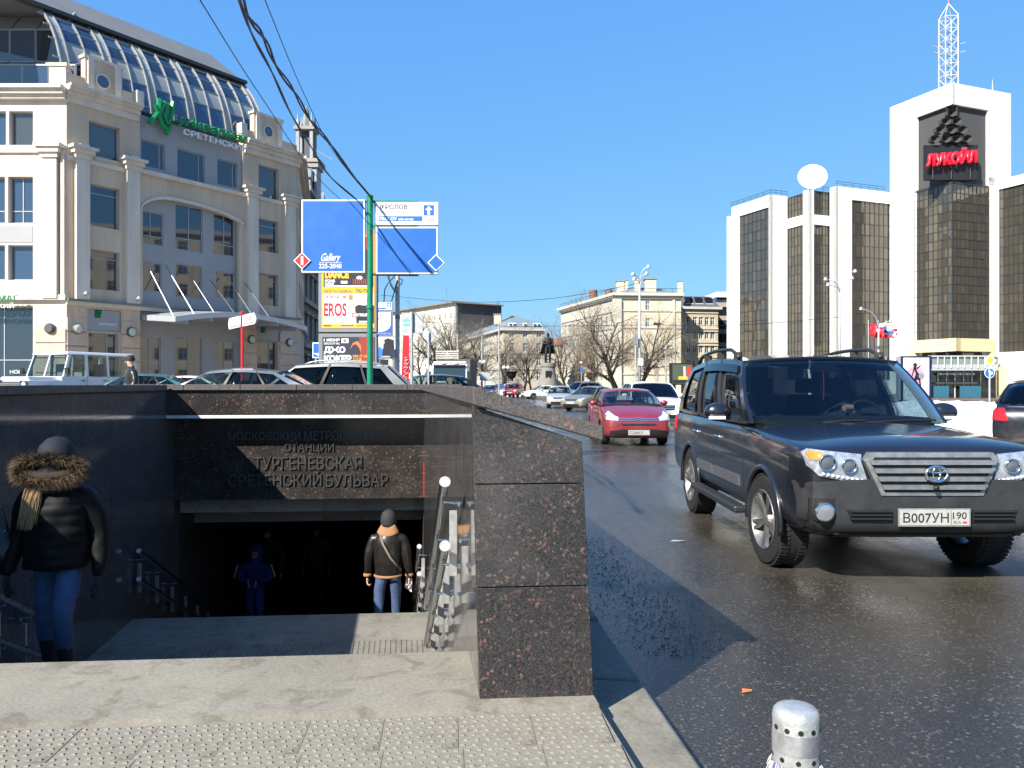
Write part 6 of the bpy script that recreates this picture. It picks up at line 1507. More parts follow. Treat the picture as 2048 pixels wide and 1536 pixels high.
# ---- old boxy off-roader
def box_off_roader():
    r = empty('box_off_roader', (0, 0, 0), 0, 'boxy light off-roader with upright windscreen and grille facing the parapet', 'car')
    m = paint('pale_blue_paint', (.58, .60, .62), .1, .4, dirt=.35); dk = BLACK_TRIM
    hw = .86; L = 4.5
    def B(name, mt, x0, x1, y0, y1, z0, z1, b=.02): o = boxo(name, mt, r, x0, x1, y0 - L / 2, y1 - L / 2, z0, z1); bevel(o, b, 2); return o
    B('body', m, -hw, hw, 1.35, L, .55, 1.18, .03); B('bonnet', m, -.62, .62, .30, 1.45, .95, 1.16, .05)
    for sd in (-1, 1):
        B('wing', m, min(sd * .60, sd * hw), max(sd * .60, sd * hw), .12, 1.4, .62, 1.04, .03); B('wing_top', m, min(sd * .52, sd * (hw - .04)), max(sd * .52, sd * (hw - .04)), .2, 1.42, 1.03, 1.07, .01)
        p = Vector((sd * .70, .10 - L / 2, .90)); B('lamp_panel', dk, sd * .70 - .16, sd * .70 + .16, .085, .12, .70, 1.02, .01)
        MB().lathe([(.001, -.05), (.07, -.04), (.10, -.01), (.11, 0)], 18, Matrix.Translation(p), 'y', caps=False).build('headlamp', LAMP_CLEAR, r, smooth=True)
        MB().lathe([(.001, -.03), (.035, -.02), (.04, 0)], 12, Matrix.Translation(p + Vector((sd * .02, 0, -.15))), 'y', caps=False).build('indicator', AMBER, r, smooth=True)
    B('grille_panel', dk, -.54, .54, .16, .30, .66, .98, .01)
    for k in range(6): B('grille_bar', SILVER, -.5, .5, .14, .165, .69 + k * .045, .71 + k * .045, .004)
    text('DEFENDER', 'bonnet_lettering', SILVER, r, (-.45, .27 - L / 2, 1.0), (1, 0, 0), (0, 0, 1), wd=.9, ht=.07)
    B('bumper', dk, -.88, .88, 0, .12, .50, .64, .015)
    # cabin: pillars, roof, windows
    zb, zt = 1.18, 1.92; yw0, yw1 = 1.42, 1.66; ye = L - .02
    rf = MB(); rf.hexa([Vector((x, y - L / 2, z)) for z, e in ((zt, 0), (zt + .10, .06)) for x, y in ((-hw * .95 + e, yw1 - .06 + e), (hw * .95 - e, yw1 - .06 + e), (hw * .95 - e, ye - e), (-hw * .95 + e, ye - e))]); bevel(rf.build('roof', mat('off_roader_roof', (.72, .72, .70), .5), r), .02, 2)
    for sd in (-1, 1):
        for ya, yb in ((1.42, 1.52), (2.30, 2.42), (3.20, 3.30), (4.36, 4.48)):
            o = MB().hexa([Vector((sd * x, y + (e if ya < 1.6 else 0) - L / 2, z)) for z, e, xo in ((zb, 0, 0), (zt, .24, -.06)) for x, y in ((hw - .05 + xo, ya), (hw + xo, ya), (hw + xo, yb), (hw - .05 + xo, yb))]); o.build('pillar', m, r)
        for ya, yb in ((1.52, 2.30), (2.42, 3.20), (3.30, 4.36)):
            o = MB().hexa([Vector((sd * x, y + e - L / 2, z)) for z, xo, f in ((zb + .02, 0, 0), (zt - .02, -.055, .2)) for x, y, e in ((hw - .03 + xo, ya, f if ya < 1.6 else 0), (hw - .02 + xo, ya, f if ya < 1.6 else 0), (hw - .02 + xo, yb, 0), (hw - .03 + xo, yb, 0))]); o.build('window', GLASS, r)
        boxo('alpine_window', GLASS_DARK, r, sd * (hw - .105) - .01, sd * (hw - .105) + .01, 2.6 - L / 2, 3.4 - L / 2, zt + .02, zt + .085)
        for y in (2.36, 3.25): boxo('door_seam', BLACK, r, sd * hw - .003, sd * hw + .003, y - .006 - L / 2, y + .006 - L / 2, .6, 1.15)
        for y in (2.2, 3.1): boxo('door_handle', BLACK_TRIM, r, sd * hw - .005, sd * hw + .03, y - .07 - L / 2, y + .07 - L / 2, 1.02, 1.05)
        MB().bar((sd * (hw + .0), 1.5 - L / 2, 1.30), (sd * (hw + .2), 1.42 - L / 2, 1.34), .03, .03).build('mirror_stalk', BLACK, r); boxo('mirror', BLACK, r, sd * (hw + .16) - .08, sd * (hw + .16) + .08, 1.38 - L / 2, 1.44 - L / 2, 1.26, 1.46)
    ws = MB(); ws.hexa([Vector((x, y + e - L / 2, z)) for z, y, e in ((zb, 1.42, 0), (zt, 1.66, 0)) for x, e in ((-hw + .08, 0), (hw - .08, 0), (hw - .08, .01), (-hw + .08, .01))]); ws.build('windscreen', GLASS, r)
    MB().bar((0, 1.41 - L / 2, zb), (0, 1.65 - L / 2, zt), .05, .03).build('windscreen_bar', m, r)
    boxo('cabin_floor', CABIN, r, -.8, .8, 1.5 - L / 2, 4.4 - L / 2, 1.1, 1.19)
    for x in (-.4, .4):
        for y in (2.35, 3.2): o = boxo('seat', CABIN_L, r, x - .22, x + .22, y - L / 2, y + .12 - L / 2, 1.15, 1.62); bevel(o, .04, 2)
    class W_: pass
    w_ = W_(); w_.__dict__.update(r=.38, L=L, W=1.78, ax=(.85, 3.45), root=r); Car.wheels(w_)
    for k in (0, 1):
        for sd in (-1, 1):
            ya = (.85, 3.45)[k]; MB().tube([Vector((sd * .87, ya - L / 2 + .46 * math.cos(t), .40 + .46 * math.sin(t))) for t in [R(180 * j / 12) for j in range(13)]], .035, 6).build('arch_lip', dk, r, smooth=True)
    return r
d = box_off_roader(); d.location = (gx(112, 27), 27.6, .66); d.rotation_euler = (0, 0, R(-20))
# ---- tipper truck
def truck():
    r = empty('tipper_truck', (0, 0, 0), 0, 'white cab tipper truck with slatted body behind the granite parapet', 'truck')
    wm = paint('truck_white', (.70, .70, .68), 0, .4, dirt=.4)
    def B(name, mt, x0, x1, y0, y1, z0, z1, b=.04): o = boxo(name, mt, r, x0, x1, y0, y1, z0, z1); bevel(o, b, 2) if b else None; return o
    cabm = MB(); prof = [(0, .75), (-.02, 1.65), (.06, 1.75), (.26, 2.85), (.42, 3.02), (2.0, 3.06), (2.0, .75)]
    cabm.prism([Vector((-1.22, y, z)) for y, z in prof], (2.44, 0, 0)); bevel(cabm.build('cab', wm, r), .05, 2)
    B('roof_cap', wm, -1.15, 1.15, .30, 1.9, 3.0, 3.14, .05)
    MB().hexa([Vector((x, y, z)) for z, y in ((1.80, .045), (2.82, .235)) for x, y in ((-1.12, y - .02), (1.12, y - .02), (1.12, y + .02), (-1.12, y + .02))]).build('windscreen', window_glass('truck_glass', (.02, .03, .035), .04, .8), r)
    B('sun_visor', mat('visor_dark', (.03, .03, .06), .4), -1.1, 1.1, .04, .26, 2.80, 2.93, .02)
    for x in (-.45, .45): B('roof_lamp', LAMP_CLEAR, x - .12, x + .12, .22, .34, 2.98, 3.08, .02)
    B('front_panel', mat('truck_grey', (.12, .12, .12), .5), -1.0, 1.0, -.05, .02, .85, 1.70, .02)
    for k in range(4): B('grille_bar', SILVER, -.85, .85, -.075, -.045, 1.0 + k * .15, 1.06 + k * .15, .01)
    B('bumper', wm, -1.22, 1.22, -.14, .3, .45, .85, .05)
    for sd in (-1, 1):
        B('headlamp', LAMP_CLEAR, sd * .9 - .2, sd * .9 + .2, -.16, -.13, .55, .75, .02); B('mirror', BLACK, sd * 1.42 - .13, sd * 1.42 + .13, .1, .2, 1.75, 2.45, .03); MB().bar((sd * 1.2, .2, 2.4), (sd * 1.42, .15, 2.4), .04, .04).build('mirror_arm', BLACK, r)
        B('corner_fairing', wm, sd * 1.16 - .12, sd * 1.16 + .12, -.04, .3, .9, 1.78, .06)
        for y in (.9, 4.6, 5.9):
            w0 = MB(); w0.lathe([(.3, -.15), (.50, -.15), (.52, -.1), (.52, .1), (.50, .15), (.3, .15)], 24, Matrix.Translation((sd * 1.05, y, .52)), 'x'); w0.build('wheel', RUBBER, r, auto=.6)
    B('card', PLATE, -.05, .25, .035, .05, 1.86, 1.98, 0)
    B('chassis', BLACK, -.5, .5, .3, 7.2, .6, .95, .02); B('dump_body', mat('tip_body', (.10, .095, .085), .7, noise=.3, nscale=3), -1.24, 1.24, 2.3, 7.2, 1.0, 3.35, .03)
    for k in range(4): B('body_slat', mat('slat_wood', (.36, .34, .30), .8), -1.26, .4, 2.24, 2.30, 3.40 + k * .16, 3.50 + k * .16, 0)
    for x in (-1.2, .35): B('body_post', MATS['slat_wood'], x - .05, x + .05, 2.30, 2.36, 3.3, 4.05, 0)
    return r
t_ = truck(); t_.location = (gx(898, 55), 55, 0); t_.rotation_euler = (0, 0, R(-3))
# ---- snow
def heap(name, label, cx, cy, rx, ry, h, n=28, sd=1, m=SNOW, cat='snow'):
    rr = random.Random(sd); mb = MB(); ph = [rr.random() * 6.3 for _ in range(6)]
    def fn(u, v):
        a = 2 * math.pi * u; rad = v * (1 + .16 * math.sin(3 * a + ph[0]) + .1 * math.sin(5 * a + ph[1])); x, y = rx * rad * math.cos(a), ry * rad * math.sin(a)
        z = h * (1 - v ** 1.6) * (1 + .25 * math.sin(x * 2.1 / max(.4, rx * .4) + ph[2]) * math.cos(y * 2.5 + ph[3]) + .10 * math.sin(7 * x + ph[4]) * math.sin(6 * y + ph[5]))
        return Vector((cx + x, cy + y, z - .03))
    mb.grid(fn, n * 2, n // 2); return tag(mb.build(name, m, None, smooth=True, fix=False), label, cat)
heap('snow_bank', 'long white snow bank along the far kerb in front of the yellow portal', 17.4, 24.5, 5.6, 1.3, .95, sd=4); heap('snow_bank', 'long white snow strip behind the first bank near the office', 20.2, 33, 7.0, 1.6, 1.05, sd=5)
heap('snow_heap', 'old snow heap between the blue and red cars', gx(1003, 104), 104, 3.4, 1.5, 1.6, sd=6)
heap('snow_heap', 'grey snow heap left of the dark blue sedan', gx(965, 108), 108, 3.0, 1.6, 2.2, sd=8, m=mat('grey_snow', (.5, .48, .44), .85, col2=(.28, .26, .23), nscale=2, bump=.6, bscale=10))
heap('grit_heap', 'brown heap of road grit in front of the tipper truck', gx(898, 47), 47, 1.6, 1.4, 1.75, sd=9, m=mat('brown_grit', (.26, .21, .14), .95, noise=.4, nscale=6, bump=.6, bscale=20), cat='heap')
# ================================================================ street furniture and signs
BLUE = mat('sign_blue', (.02, .11, .38), .35, noise=.06, nscale=3); GREENP = mat('post_green', (.0, .17, .085), .4, noise=.15, nscale=6)
FRCR = mat('sign_frame_cream', (.62, .60, .50), .5); REDP = mat('sign_red_paint', (.52, .015, .025), .4); WSG = mat('sign_white_face', (.72, .72, .70), .45)
GALV = mat('galvanised', (.42, .43, .44), .5, .4, noise=.25, nscale=8); DGREY = mat('frame_grey', (.17, .18, .185), .55, noise=.1, nscale=2); YELP = mat('poster_yellow', (.80, .42, .015), .5); BLK = mat('print_black', (.015, .015, .02), .5)
INK = mat('print_ink', (.05, .05, .07), .5); ORANGE = mat('print_orange', (.60, .16, .03), .5); SKINP = mat('print_skin', (.42, .36, .33), .5); MAROON = mat('print_maroon', (.25, .03, .02), .5)
def pan(name, m, par, x0, x1, y0, y1, Z, th=.06, off=0.0):
    "an upright panel facing the camera side; its front lies at depth Z - off"
    a = at(x0, y1, Z); b = at(x1, y0, Z); return boxo(name, m, par, a.x, b.x, Z - off, Z - off + th, a.z, b.z)
def ptxt(s, m, par, x0, x1, y0, y1, Z, off, name='lettering', bold=0, slant=0, dep=0):
    a = at(x0, y1, Z); b = at(x1, y0, Z); return text(s, name, m, par, (a.x, Z - off, a.z), (1, 0, 0), (0, 0, 1), wd=b.x - a.x, ht=b.z - a.z, bold=bold, slant=slant, depth=dep)
def poly(name, m, par, pts, Z, off, th=.004):
    P = [at(x, y, Z) for x, y in pts]; mb = MB(); mb.prism([Vector((p.x, Z - off, p.z)) for p in P], (0, th, 0)); return mb.build(name, m, par)
def disc(name, m, par, cx, cy, r, Z, off, th=.01, n=28, ry=None):
    return poly(name, m, par, [(cx + r * math.cos(2 * math.pi * k / n), cy + (ry or r) * math.sin(2 * math.pi * k / n)) for k in range(n)], Z, off, th)
def post(name, m, par, px, y0, y1, Z, r, zb=None, n=14):
    a = at(px, y0, Z); zb = gz(y1, Z) if zb is None else zb
    return MB().tube([(a.x, Z, zb), (a.x, Z, a.z)], r, n).build(name, m, par, auto=.6)
# ---- street-name gantry on the green post
Z = 14.0
g = empty('sign_gantry', (0, 0, 0), 0, 'green post carrying big blue advertising panels and a street name sign', 'sign')
post('post', GREENP, g, 740, 395, 0, Z, .052, PAVZ); a = at(740, 395, Z)
MB().lathe([(.052, 0), (.06, .01), (.055, .035), (.02, .055)], 14, Matrix.Translation(a)).build('post_cap', GREENP, g, smooth=True)
MB().lathe([(.056, 0), (.068, .005), (.068, .06), (.056, .07)], 14, Matrix.Translation(at(740, 618, Z))).build('post_collar', GREENP, g, auto=.6)
MB().bar(at(648, 402, Z), at(836, 404, Z), .03, .04).build('top_arm', GREENP, g); MB().bar(at(745, 549, Z), at(837, 550, Z), .03, .04).build('bottom_arm', mat('arm_dark', (.01, .05, .06), .4), g)
MB().bar(at(745, 452, Z), at(836, 453, Z), .03, .035).build('middle_arm', GREENP, g)
for (x0, x1, y0, y1) in ((605, 731, 401, 546), (753, 877, 406, 451), (753, 876, 455, 549)):
    p = pan('panel_frame', FRCR, g, x0, x1, y0, y1, Z, .10, .07)
    blue = y0 != 406
    f = pan('panel_face', BLUE if blue else WSG, g, x0 + 3, x1 - 3, y0 + 3, y1 - 3, Z, .004, .0745)
for k, (cx, cy, m) in enumerate(((607, 523, REDP), (873, 527, BLUE))):
    r = 17; poly('badge_frame', FRCR, g, [(cx - r, cy), (cx, cy - r), (cx + r, cy), (cx, cy + r)], Z, .10, .05); r = 14.5; poly('badge', m, g, [(cx - r, cy), (cx, cy - r), (cx + r, cy), (cx, cy + r)], Z, .104, .004)
ptxt('i', FRCR, g, 604.5, 610, 514, 532, Z, .1055, bold=.04); ptxt('Gallery', FRCR, g, 641, 679, 508, 528, Z, .0765, bold=.012, slant=.3); pan('rule', FRCR, g, 640, 685, 525.5, 526.3, Z, .001, .076); ptxt('225-2040', FRCR, g, 640, 685, 528.5, 538, Z, .0765, bold=.02)
ptxt('ФРОЛОВ', INK, g, 761, 816, 410, 421, Z, .0765, bold=.03); ptxt('переулок', INK, g, 761, 801, 423.5, 431, Z, .0765); pan('name_bar', BLUE, g, 759, 846, 434, 444, Z, .001, .0755); ptxt('FROLOV', WSG, g, 761, 795, 436, 442.5, Z, .0770, bold=.02); ptxt('side-street', WSG, g, 798, 828, 437, 442.5, Z, .0770, bold=.01)
pan('arrow_box', BLUE, g, 848, 869, 412, 433, Z, .001, .0755); poly('arrow', WSG, g, [(858.5, 414), (866, 422), (861, 421.5), (861, 431), (856, 431), (856, 421.5), (851, 422)], Z, .077, .001); ptxt('100м', INK, g, 849, 869, 437, 444, Z, .0765)
# ---- overhead cables
BCAB = mat('cable_black', (.008, .008, .009), .5)
def cable(label, pts, r, n=60, name='overhead_cable', wob=0, seed=1, strands=1):
    rr = random.Random(seed); mb = MB(); P = [Vector(p) for p in pts]
    def cat(t):
        k = min(int(t * (len(P) - 1)), len(P) - 2); f = t * (len(P) - 1) - k; p0, p1, p2, p3 = P[max(0, k - 1)], P[k], P[k + 1], P[min(len(P) - 1, k + 2)]
        return .5 * ((2 * p1) + (p2 - p0) * f + (2 * p0 - 5 * p1 + 4 * p2 - p3) * f * f + (3 * p1 - p0 - 3 * p2 + p3) * f ** 3)
    for s_ in range(strands):
        ph = rr.random() * 6
        mb.tube([cat(i / n) + (Vector((math.cos(i * .5 + ph + s_ * 2.1), 0, math.sin(i * .5 + ph + s_ * 2.1))) * wob * min(1, (n - i) / 12)) for i in range(n + 1)], r, 6)
    o = tag(mb.build(name, BCAB, None, smooth=True), label, 'cable'); 
    return o
tp = at(743, 396, Z)
cable('thick twisted bundle of black cables running up from the green post', [at(430, -90, 5.2), at(482, 0, 6.6), at(530, 85, 8.0), at(590, 190, 9.8), at(660, 290, 11.8), at(745, 398, Z)], .012, wob=.022, strands=3)
cable('loose black cable hanging left of the thick bundle', [at(440, -60, 5.2), at(476, 0, 6.2), at(530, 120, 8.0), at(596, 250, 10.4), at(655, 345, 12.4), at(728, 418, 13.95), at(742, 470, 13.9)], .009, wob=.012, strands=2, seed=4)
cable('thin wire crossing the sky left of the cables towards the blue panels', [at(400, 0, 9), at(520, 190, 13), at(640, 360, 18), at(760, 470, 24), at(797, 548, 26)], .008)
cable('thin wire right of the thick cable bundle', [at(530, 0, 7), at(600, 170, 9.5), at(665, 300, 12), at(742, 397, 13.98)], .005, seed=6)
cable('black cable sagging behind the street name sign', [at(745, 398, 14.0), at(752, 420, 14.05), at(770, 500, 16), at(778, 560, 20), at(795, 585, 26)], .010, seed=8, wob=.01, strands=2)
cable('thin tram wire over the far houses', [at(760, 590, 80), at(940, 604, 76), at(1110, 596, 70), at(1279, 566, 63)], .022); cable('lower tram wire over the square', [at(795, 640, 70), at(1000, 652, 68), at(1279, 650, 63.1), at(1480, 650, 64), at(1679, 634, 66)], .022)
# ---- poster stand
Z = 24.0
b = empty('poster_stand', (0, 0, 0), 0, 'tall grey light-box stand with concert posters behind the green post', 'advertising stand')
pan('case', DGREY, b, 637, 753, 455, 664, Z, .35, .0); pan('case', DGREY, b, 637, 753, 667, 765, Z, .35, .0); pan('case_gap', BLACK, b, 640, 750, 663, 668, Z, .28, -.04)
up = pan('poster', YELP, b, 644, 749, 470, 656, Z, .01, .012); lo = pan('poster', mat('poster_dark', (.025, .025, .045), .5), b, 645, 749, 674, 764, Z, .01, .012)
pan('poster_block', BLK, up, 647, 747, 474, 574, Z, .004, .017); ptxt('DANCE', YELP, up, 650, 698, 542, 557, Z, .0185, bold=.06); ptxt('MICHAEL', WSG, up, 650, 671, 559, 564, Z, .0185, bold=.03); ptxt('FLATLEY', WSG, up, 650, 669, 565, 570, Z, .0185, bold=.03); pan('print', WSG, up, 682, 695, 562, 567, Z, .001, .0185)
for k in range(7): pan('print', MAROON, up, 706 + k * 4, 708.6 + k * 4, 558, 569, Z, .001, .0185)
disc('print', WSG, up, 719, 556, 6, Z, .0185, .001, ry=4); pan('print', WSG, up, 650, 740, 571, 573, Z, .001, .0185)
pan('print', mat('print_red_box', (.45, .03, .04), .5), up, 733, 747, 470.5, 500, Z, .002, .020)
ptxt('БИЛЕТЫ: KASSIR.RU', INK, up, 648, 705, 579, 586, Z, .0135, bold=.03); ptxt('730-730', INK, up, 711, 738, 578, 586, Z, .0135, bold=.04)
pan('poster_block', WSG, up, 646, 748, 588, 648, Z, .004, .017)
ptxt('24 МАЯ', REDP, up, 649, 678, 590, 597, Z, .0185, bold=.03); ptxt('CROCUS CITY HALL', INK, up, 649, 681, 598, 601, Z, .0185); disc('print', ORANGE, up, 689, 594, 4, Z, .0185, .001, ry=3); pan('print', ORANGE, up, 698, 706, 590, 600, Z, .001, .0185)
ptxt('EROS', REDP, up, 648, 693.5, 606, 633, Z, .0185, bold=.035); ptxt('RAMAZZOTTI', mat('print_pink', (.55, .16, .18), .5), up, 648, 694, 636, 641, Z, .0185); ptxt('NOI TOUR', WSG, up, 706, 736, 627, 633, Z, .0215, bold=.05); pan('print', REDP, up, 704, 713, 625.5, 634, Z, .001, .0205)
poly('print', BLK, up, [(709, 614), (718, 609), (728, 611), (740, 609), (748, 612), (748, 647), (713, 647), (712, 630)], Z, .019, .001); poly('print', SKINP, up, [(706, 621), (702, 619), (711, 598), (714, 592), (717, 593), (714, 602), (709, 613), (712, 618)], Z, .0195, .001); disc('print', SKINP, up, 733, 603, 6, Z, .0195, .001, ry=8); pan('print', WSG, up, 718, 738, 642, 645, Z, .001, .0205)
for k, (x0, x1, m) in enumerate(((647, 663, REDP), (681, 708, BLUE), (712, 738, ORANGE))): pan('print', m, up, x0, x1, 650, 653, Z, .001, .0135)
ptxt('1 ИЮНЯ', WSG, lo, 648, 679, 677, 683, Z, .0135, bold=.03); ptxt('CROCUS CITY HALL', WSG, lo, 648, 680, 685, 689, Z, .0135, bold=.01); ptxt('ДЖО', WSG, lo, 648, 691, 693, 708, Z, .0135, bold=.05); ptxt('КОКЕР', WSG, lo, 648, 703, 710, 724, Z, .0135, bold=.05); ptxt('FIRE IT UP', YELP, lo, 706, 735, 710, 715, Z, .0145); ptxt('TOUR', YELP, lo, 706, 724, 716.5, 721.5, Z, .0145)
poly('print', MAROON, lo, [(718, 674.5), (748, 674.5), (748, 740), (712, 740), (722, 700)], Z, .0130, .0005); pan('print', WSG, lo, 683, 697, 677, 686, Z, .001, .0135); disc('print', ORANGE, lo, 690, 681.5, 3.5, Z, .0145, .001); poly('print', ORANGE, lo, [(700, 700), (706, 686), (716, 682), (722, 692), (722, 706), (719, 696), (712, 688), (706, 690)], Z, .0140, .0005)
for x in (648, 740): post('leg', DGREY, b, x, 765, 0, Z + .15, .06, PAVZ)
# ---- second gantry, light pole, banner, sign backs
Z = 30.0
s2 = empty('small_gantry', (0, 0, 0), 0, 'smaller blue and white advertising sign beside the grey lamp pole', 'sign')
for y0, y1 in ((604, 621), (623, 672)): pan('panel_frame', DGREY, s2, 742, 786, y0, y1, Z, .10, .07); pan('panel_face', WSG if y0 == 604 else BLUE, s2, 743.5, 784.5, y0 + 1.5, y1 - 1.5, Z, .004, .0745)
pan('name_bar', BLUE, s2, 752, 773, 615.5, 618.5, Z, .001, .0755); pan('arrow_box', BLUE, s2, 775, 783, 606, 614, Z, .001, .0755); poly('arrow', WSG, s2, [(779, 607), (782, 610), (780, 610), (780, 613.5), (778, 613.5), (778, 610), (776, 610)], Z, .077, .001)
poly('print', WSG, s2, [(744, 625), (782, 625), (782, 650), (779, 657), (771, 662), (760, 664), (744, 664)], Z, .0760, .001); ptxt('Центр', INK, s2, 751, 772, 628, 634, Z, .0775); ptxt('перевода', INK, s2, 745, 778, 635, 641, Z, .0775); ptxt('ПЕРЕВОД', YELP, s2, 752, 782, 666, 669, Z, .0775)
post('post', GALV, s2, 748, 600, 0, Z + .1, .05, PAVZ)
s3 = empty('poster_case', (0, 0, 0), 0, 'grey poster case showing a figure in black beside a blue ball', 'advertising stand'); Z = 34.0
pan('case', DGREY, s3, 740, 797, 672, 718, Z, .25, 0); f = pan('poster', WSG, s3, 742, 794, 674, 713, Z, .01, .012); disc('print', mat('print_cyan', (.02, .16, .55), .5), f, 756, 704, 11, Z, .0135, .001); poly('print', BLK, f, [(768, 680), (775, 676), (788, 680), (789, 712), (764, 712)], Z, .0145, .001); poly('print', SKINP, f, [(752, 690), (768, 680), (770, 686), (757, 696)], Z, .0155, .001); post('leg', DGREY, s3, 755, 718, 0, Z + .1, .08, PAVZ); post('leg', DGREY, s3, 788, 718, 0, Z + .1, .08, PAVZ); pan('notice', BLACK, s3, 760, 777, 719, 745, Z, .05, .0)
Z = 26.0
lp = empty('grey_pole', (0, 0, 0), 0, 'grey steel pole with looped cables beside the blue and white sign', 'pole'); post('pole', GALV, lp, 795, 545, 0, Z, .075, PAVZ); MB().lathe([(.085, 0), (.085, .12)], 14, Matrix.Translation(at(795, 638, Z))).build('pole_band', DGREY, lp, auto=.5); pan('junction_box', GALV, lp, 781, 792, 699, 717, Z, .1, .1)
for k, pts in enumerate((((778, 552), (781, 570), (790, 584), (795, 583)), ((768, 604), (769, 580), (776, 566), (790, 552)), ((783, 603), (788, 585), (794, 560)), ((797, 556), (805, 560), (803, 568), (797, 572)))): MB().tube([at(x, y, Z - .1) for x, y in pts], .018, 5).build('cable_loop', BCAB, lp, smooth=True)
Z = 23.0
rb2 = empty('red_banner', (0, 0, 0), 0, 'narrow upright red banner with white scrawl on a steel post', 'sign'); poly('banner', REDP, rb2, [(807, 671), (819, 671), (818, 767), (803, 767)], Z, .08, .05); zz = [(809, 716), (813, 714), (809, 722), (816, 718), (808, 728), (817, 726), (807, 736), (816, 734), (808, 744), (816, 746), (806, 752), (814, 756), (808, 764), (815, 760)]
for a_, b_ in zip(zz, zz[1:]): MB().bar(at(*a_, Z - .105), at(*b_, Z - .105), .018, .006).build('scrawl', WSG, rb2)
post('post', GALV, rb2, 823, 624, 0, Z, .045, PAVZ)
sb = pan('sign_back', GALV, rb2, 803, 845, 625, 666, Z, .03, -.05); poly('sticker', mat('sticker_blue', (.10, .35, .65), .5), rb2, [(806, 640), (814, 636), (821, 641), (819, 652), (808, 653)], Z, -.048, .001); pan('sticker_band', WSG, rb2, 807, 820, 644, 646, Z, .001, -.0465)
Z = 25.0
r_s = empty('round_sign', (0, 0, 0), 0, 'round traffic sign seen from its grey back on a thin post', 'sign'); disc('sign_back', GALV, r_s, 859, 668, 14, Z, -.05, .02); post('post', GALV, r_s, 857, 664, 0, Z, .03, PAVZ)
b_s = empty('blue_road_sign', (0, 0, 0), 0, 'small blue road sign with white frame left of the poster stand', 'sign'); pan('frame', WSG, b_s, 625, 639, 685, 716, 27, .03, 0); pan('face', BLUE, b_s, 626.5, 637.5, 687, 706, 27, .004, .006); poly('arrow', BLUE, b_s, [(626.5, 707), (632, 709), (637.5, 712), (637.5, 714), (626.5, 714)], 27, .006, .004); post('post', GALV, b_s, 632, 716, 0, 27.05, .03, PAVZ)
# red finger-post
Z = 21.0
fp = empty('finger_post', (0, 0, 0), 0, 'red post with white direction boards in front of the store canopy', 'sign'); post('post', REDP, fp, 484.5, 628, 0, Z, .035, PAVZ); MB().lathe([(.035, 0), (.06, .01), (.06, .05), (.02, .07)], 12, Matrix.Translation(at(484.5, 628, Z))).build('post_cap', REDP, fp, auto=.6)
bl = [(458, 648), (460, 637), (482.5, 632), (482.5, 654), (459.5, 659)]; br_ = [(486.5, 631), (510, 625.5), (514, 637), (511, 648), (486.5, 653)]
for k, p_ in enumerate((bl, br_)): poly('board', WSG, fp, p_, Z, .06, .03)
for (a_, b_, c_, d_) in (((461, 652), (482, 647.5), (482, 653), (461, 657.5)), ((488, 646.5), (508, 642), (508, 646.5), (488, 651))): poly('board_band', mat('board_pink', (.62, .28, .26), .5), fp, [a_, b_, c_, d_], Z, .062, .002)
for k in range(3): MB().bar(at(489, 635 + k * 3.2, Z - .063), at(506, 631.5 + k * 3.2, Z - .063), .004, .03).build('board_text', MATS['board_pink'], fp)
# ---- bollard in front
bz = 1.87; bx = gx(1592, bz); zt = gz(1412, bz); rbo = .0535
bo = empty('bollard', (bx, bz, 0), 0, 'short metal bollard with punched holes and torn blue wrap on the kerb', 'bollard')
BM = mat('bollard_metal', (.48, .48, .46), .42, .55, noise=.35, nscale=18, bump=.3, bscale=90)
bo_me = MB(); bo_me.lathe([(.001, zt), (rbo * .55, zt + .001), (rbo * .82, zt - .002), (rbo * .96, zt - .010), (rbo, zt - .024), (rbo, zt - .16), (rbo * .985, zt - .17), (rbo * .985, .05)], 40, None, caps=False); bo_me.build('tube', BM, bo, auto=.8)
for row, (dz, n, r) in enumerate(((.042, 11, .0062), (.112, 9, .0058))):
    for k in range(n):
        a = 2 * math.pi * (k + row * .4) / n; c = Vector((math.cos(a) * (rbo + .0006), math.sin(a) * (rbo + .0006), zt - dz)); d = Vector((math.cos(a), math.sin(a), 0))
        MB().tube([c - d * .003, c + d * .0004], r, 12).build('hole', BLACK, bo)
wr = MB(); wr.lathe([(rbo + .0015, zt - .128), (rbo + .002, zt - .30)], 40, None, caps=False); wr.build('blue_wrap', mat('wrap_blue', (.03, .06, .42), .3, col2=(.35, .36, .40), nscale=14), bo, smooth=True)
fo = MB(); fo.lathe([(rbo + .001, zt - .052), (rbo + .0012, zt - .098)], 40, None, caps=False); fo.build('foil_band', mat('foil', (.60, .60, .62), .25, .8, noise=.4, nscale=24), bo, smooth=True)
rr = random.Random(9); tt = MB()
for k in range(46):
    a = rr.random() * 6.28; z = zt - .122 - rr.random() * .02; p = Vector((math.cos(a) * (rbo + .003), math.sin(a) * (rbo + .003), z)); q = p + Vector((math.cos(a) * rr.uniform(.003, .02), math.sin(a) * rr.uniform(.003, .02), -rr.uniform(.015, .05))); tt.tube([p, (p + q) / 2 + Vector((rr.uniform(-.004, .004), 0, .003)), q], [.0012, .0012, .0004], 4)
tag(tt.build('torn_threads', mat('threads', (.5, .48, .43), .8), bo), kind='stuff')
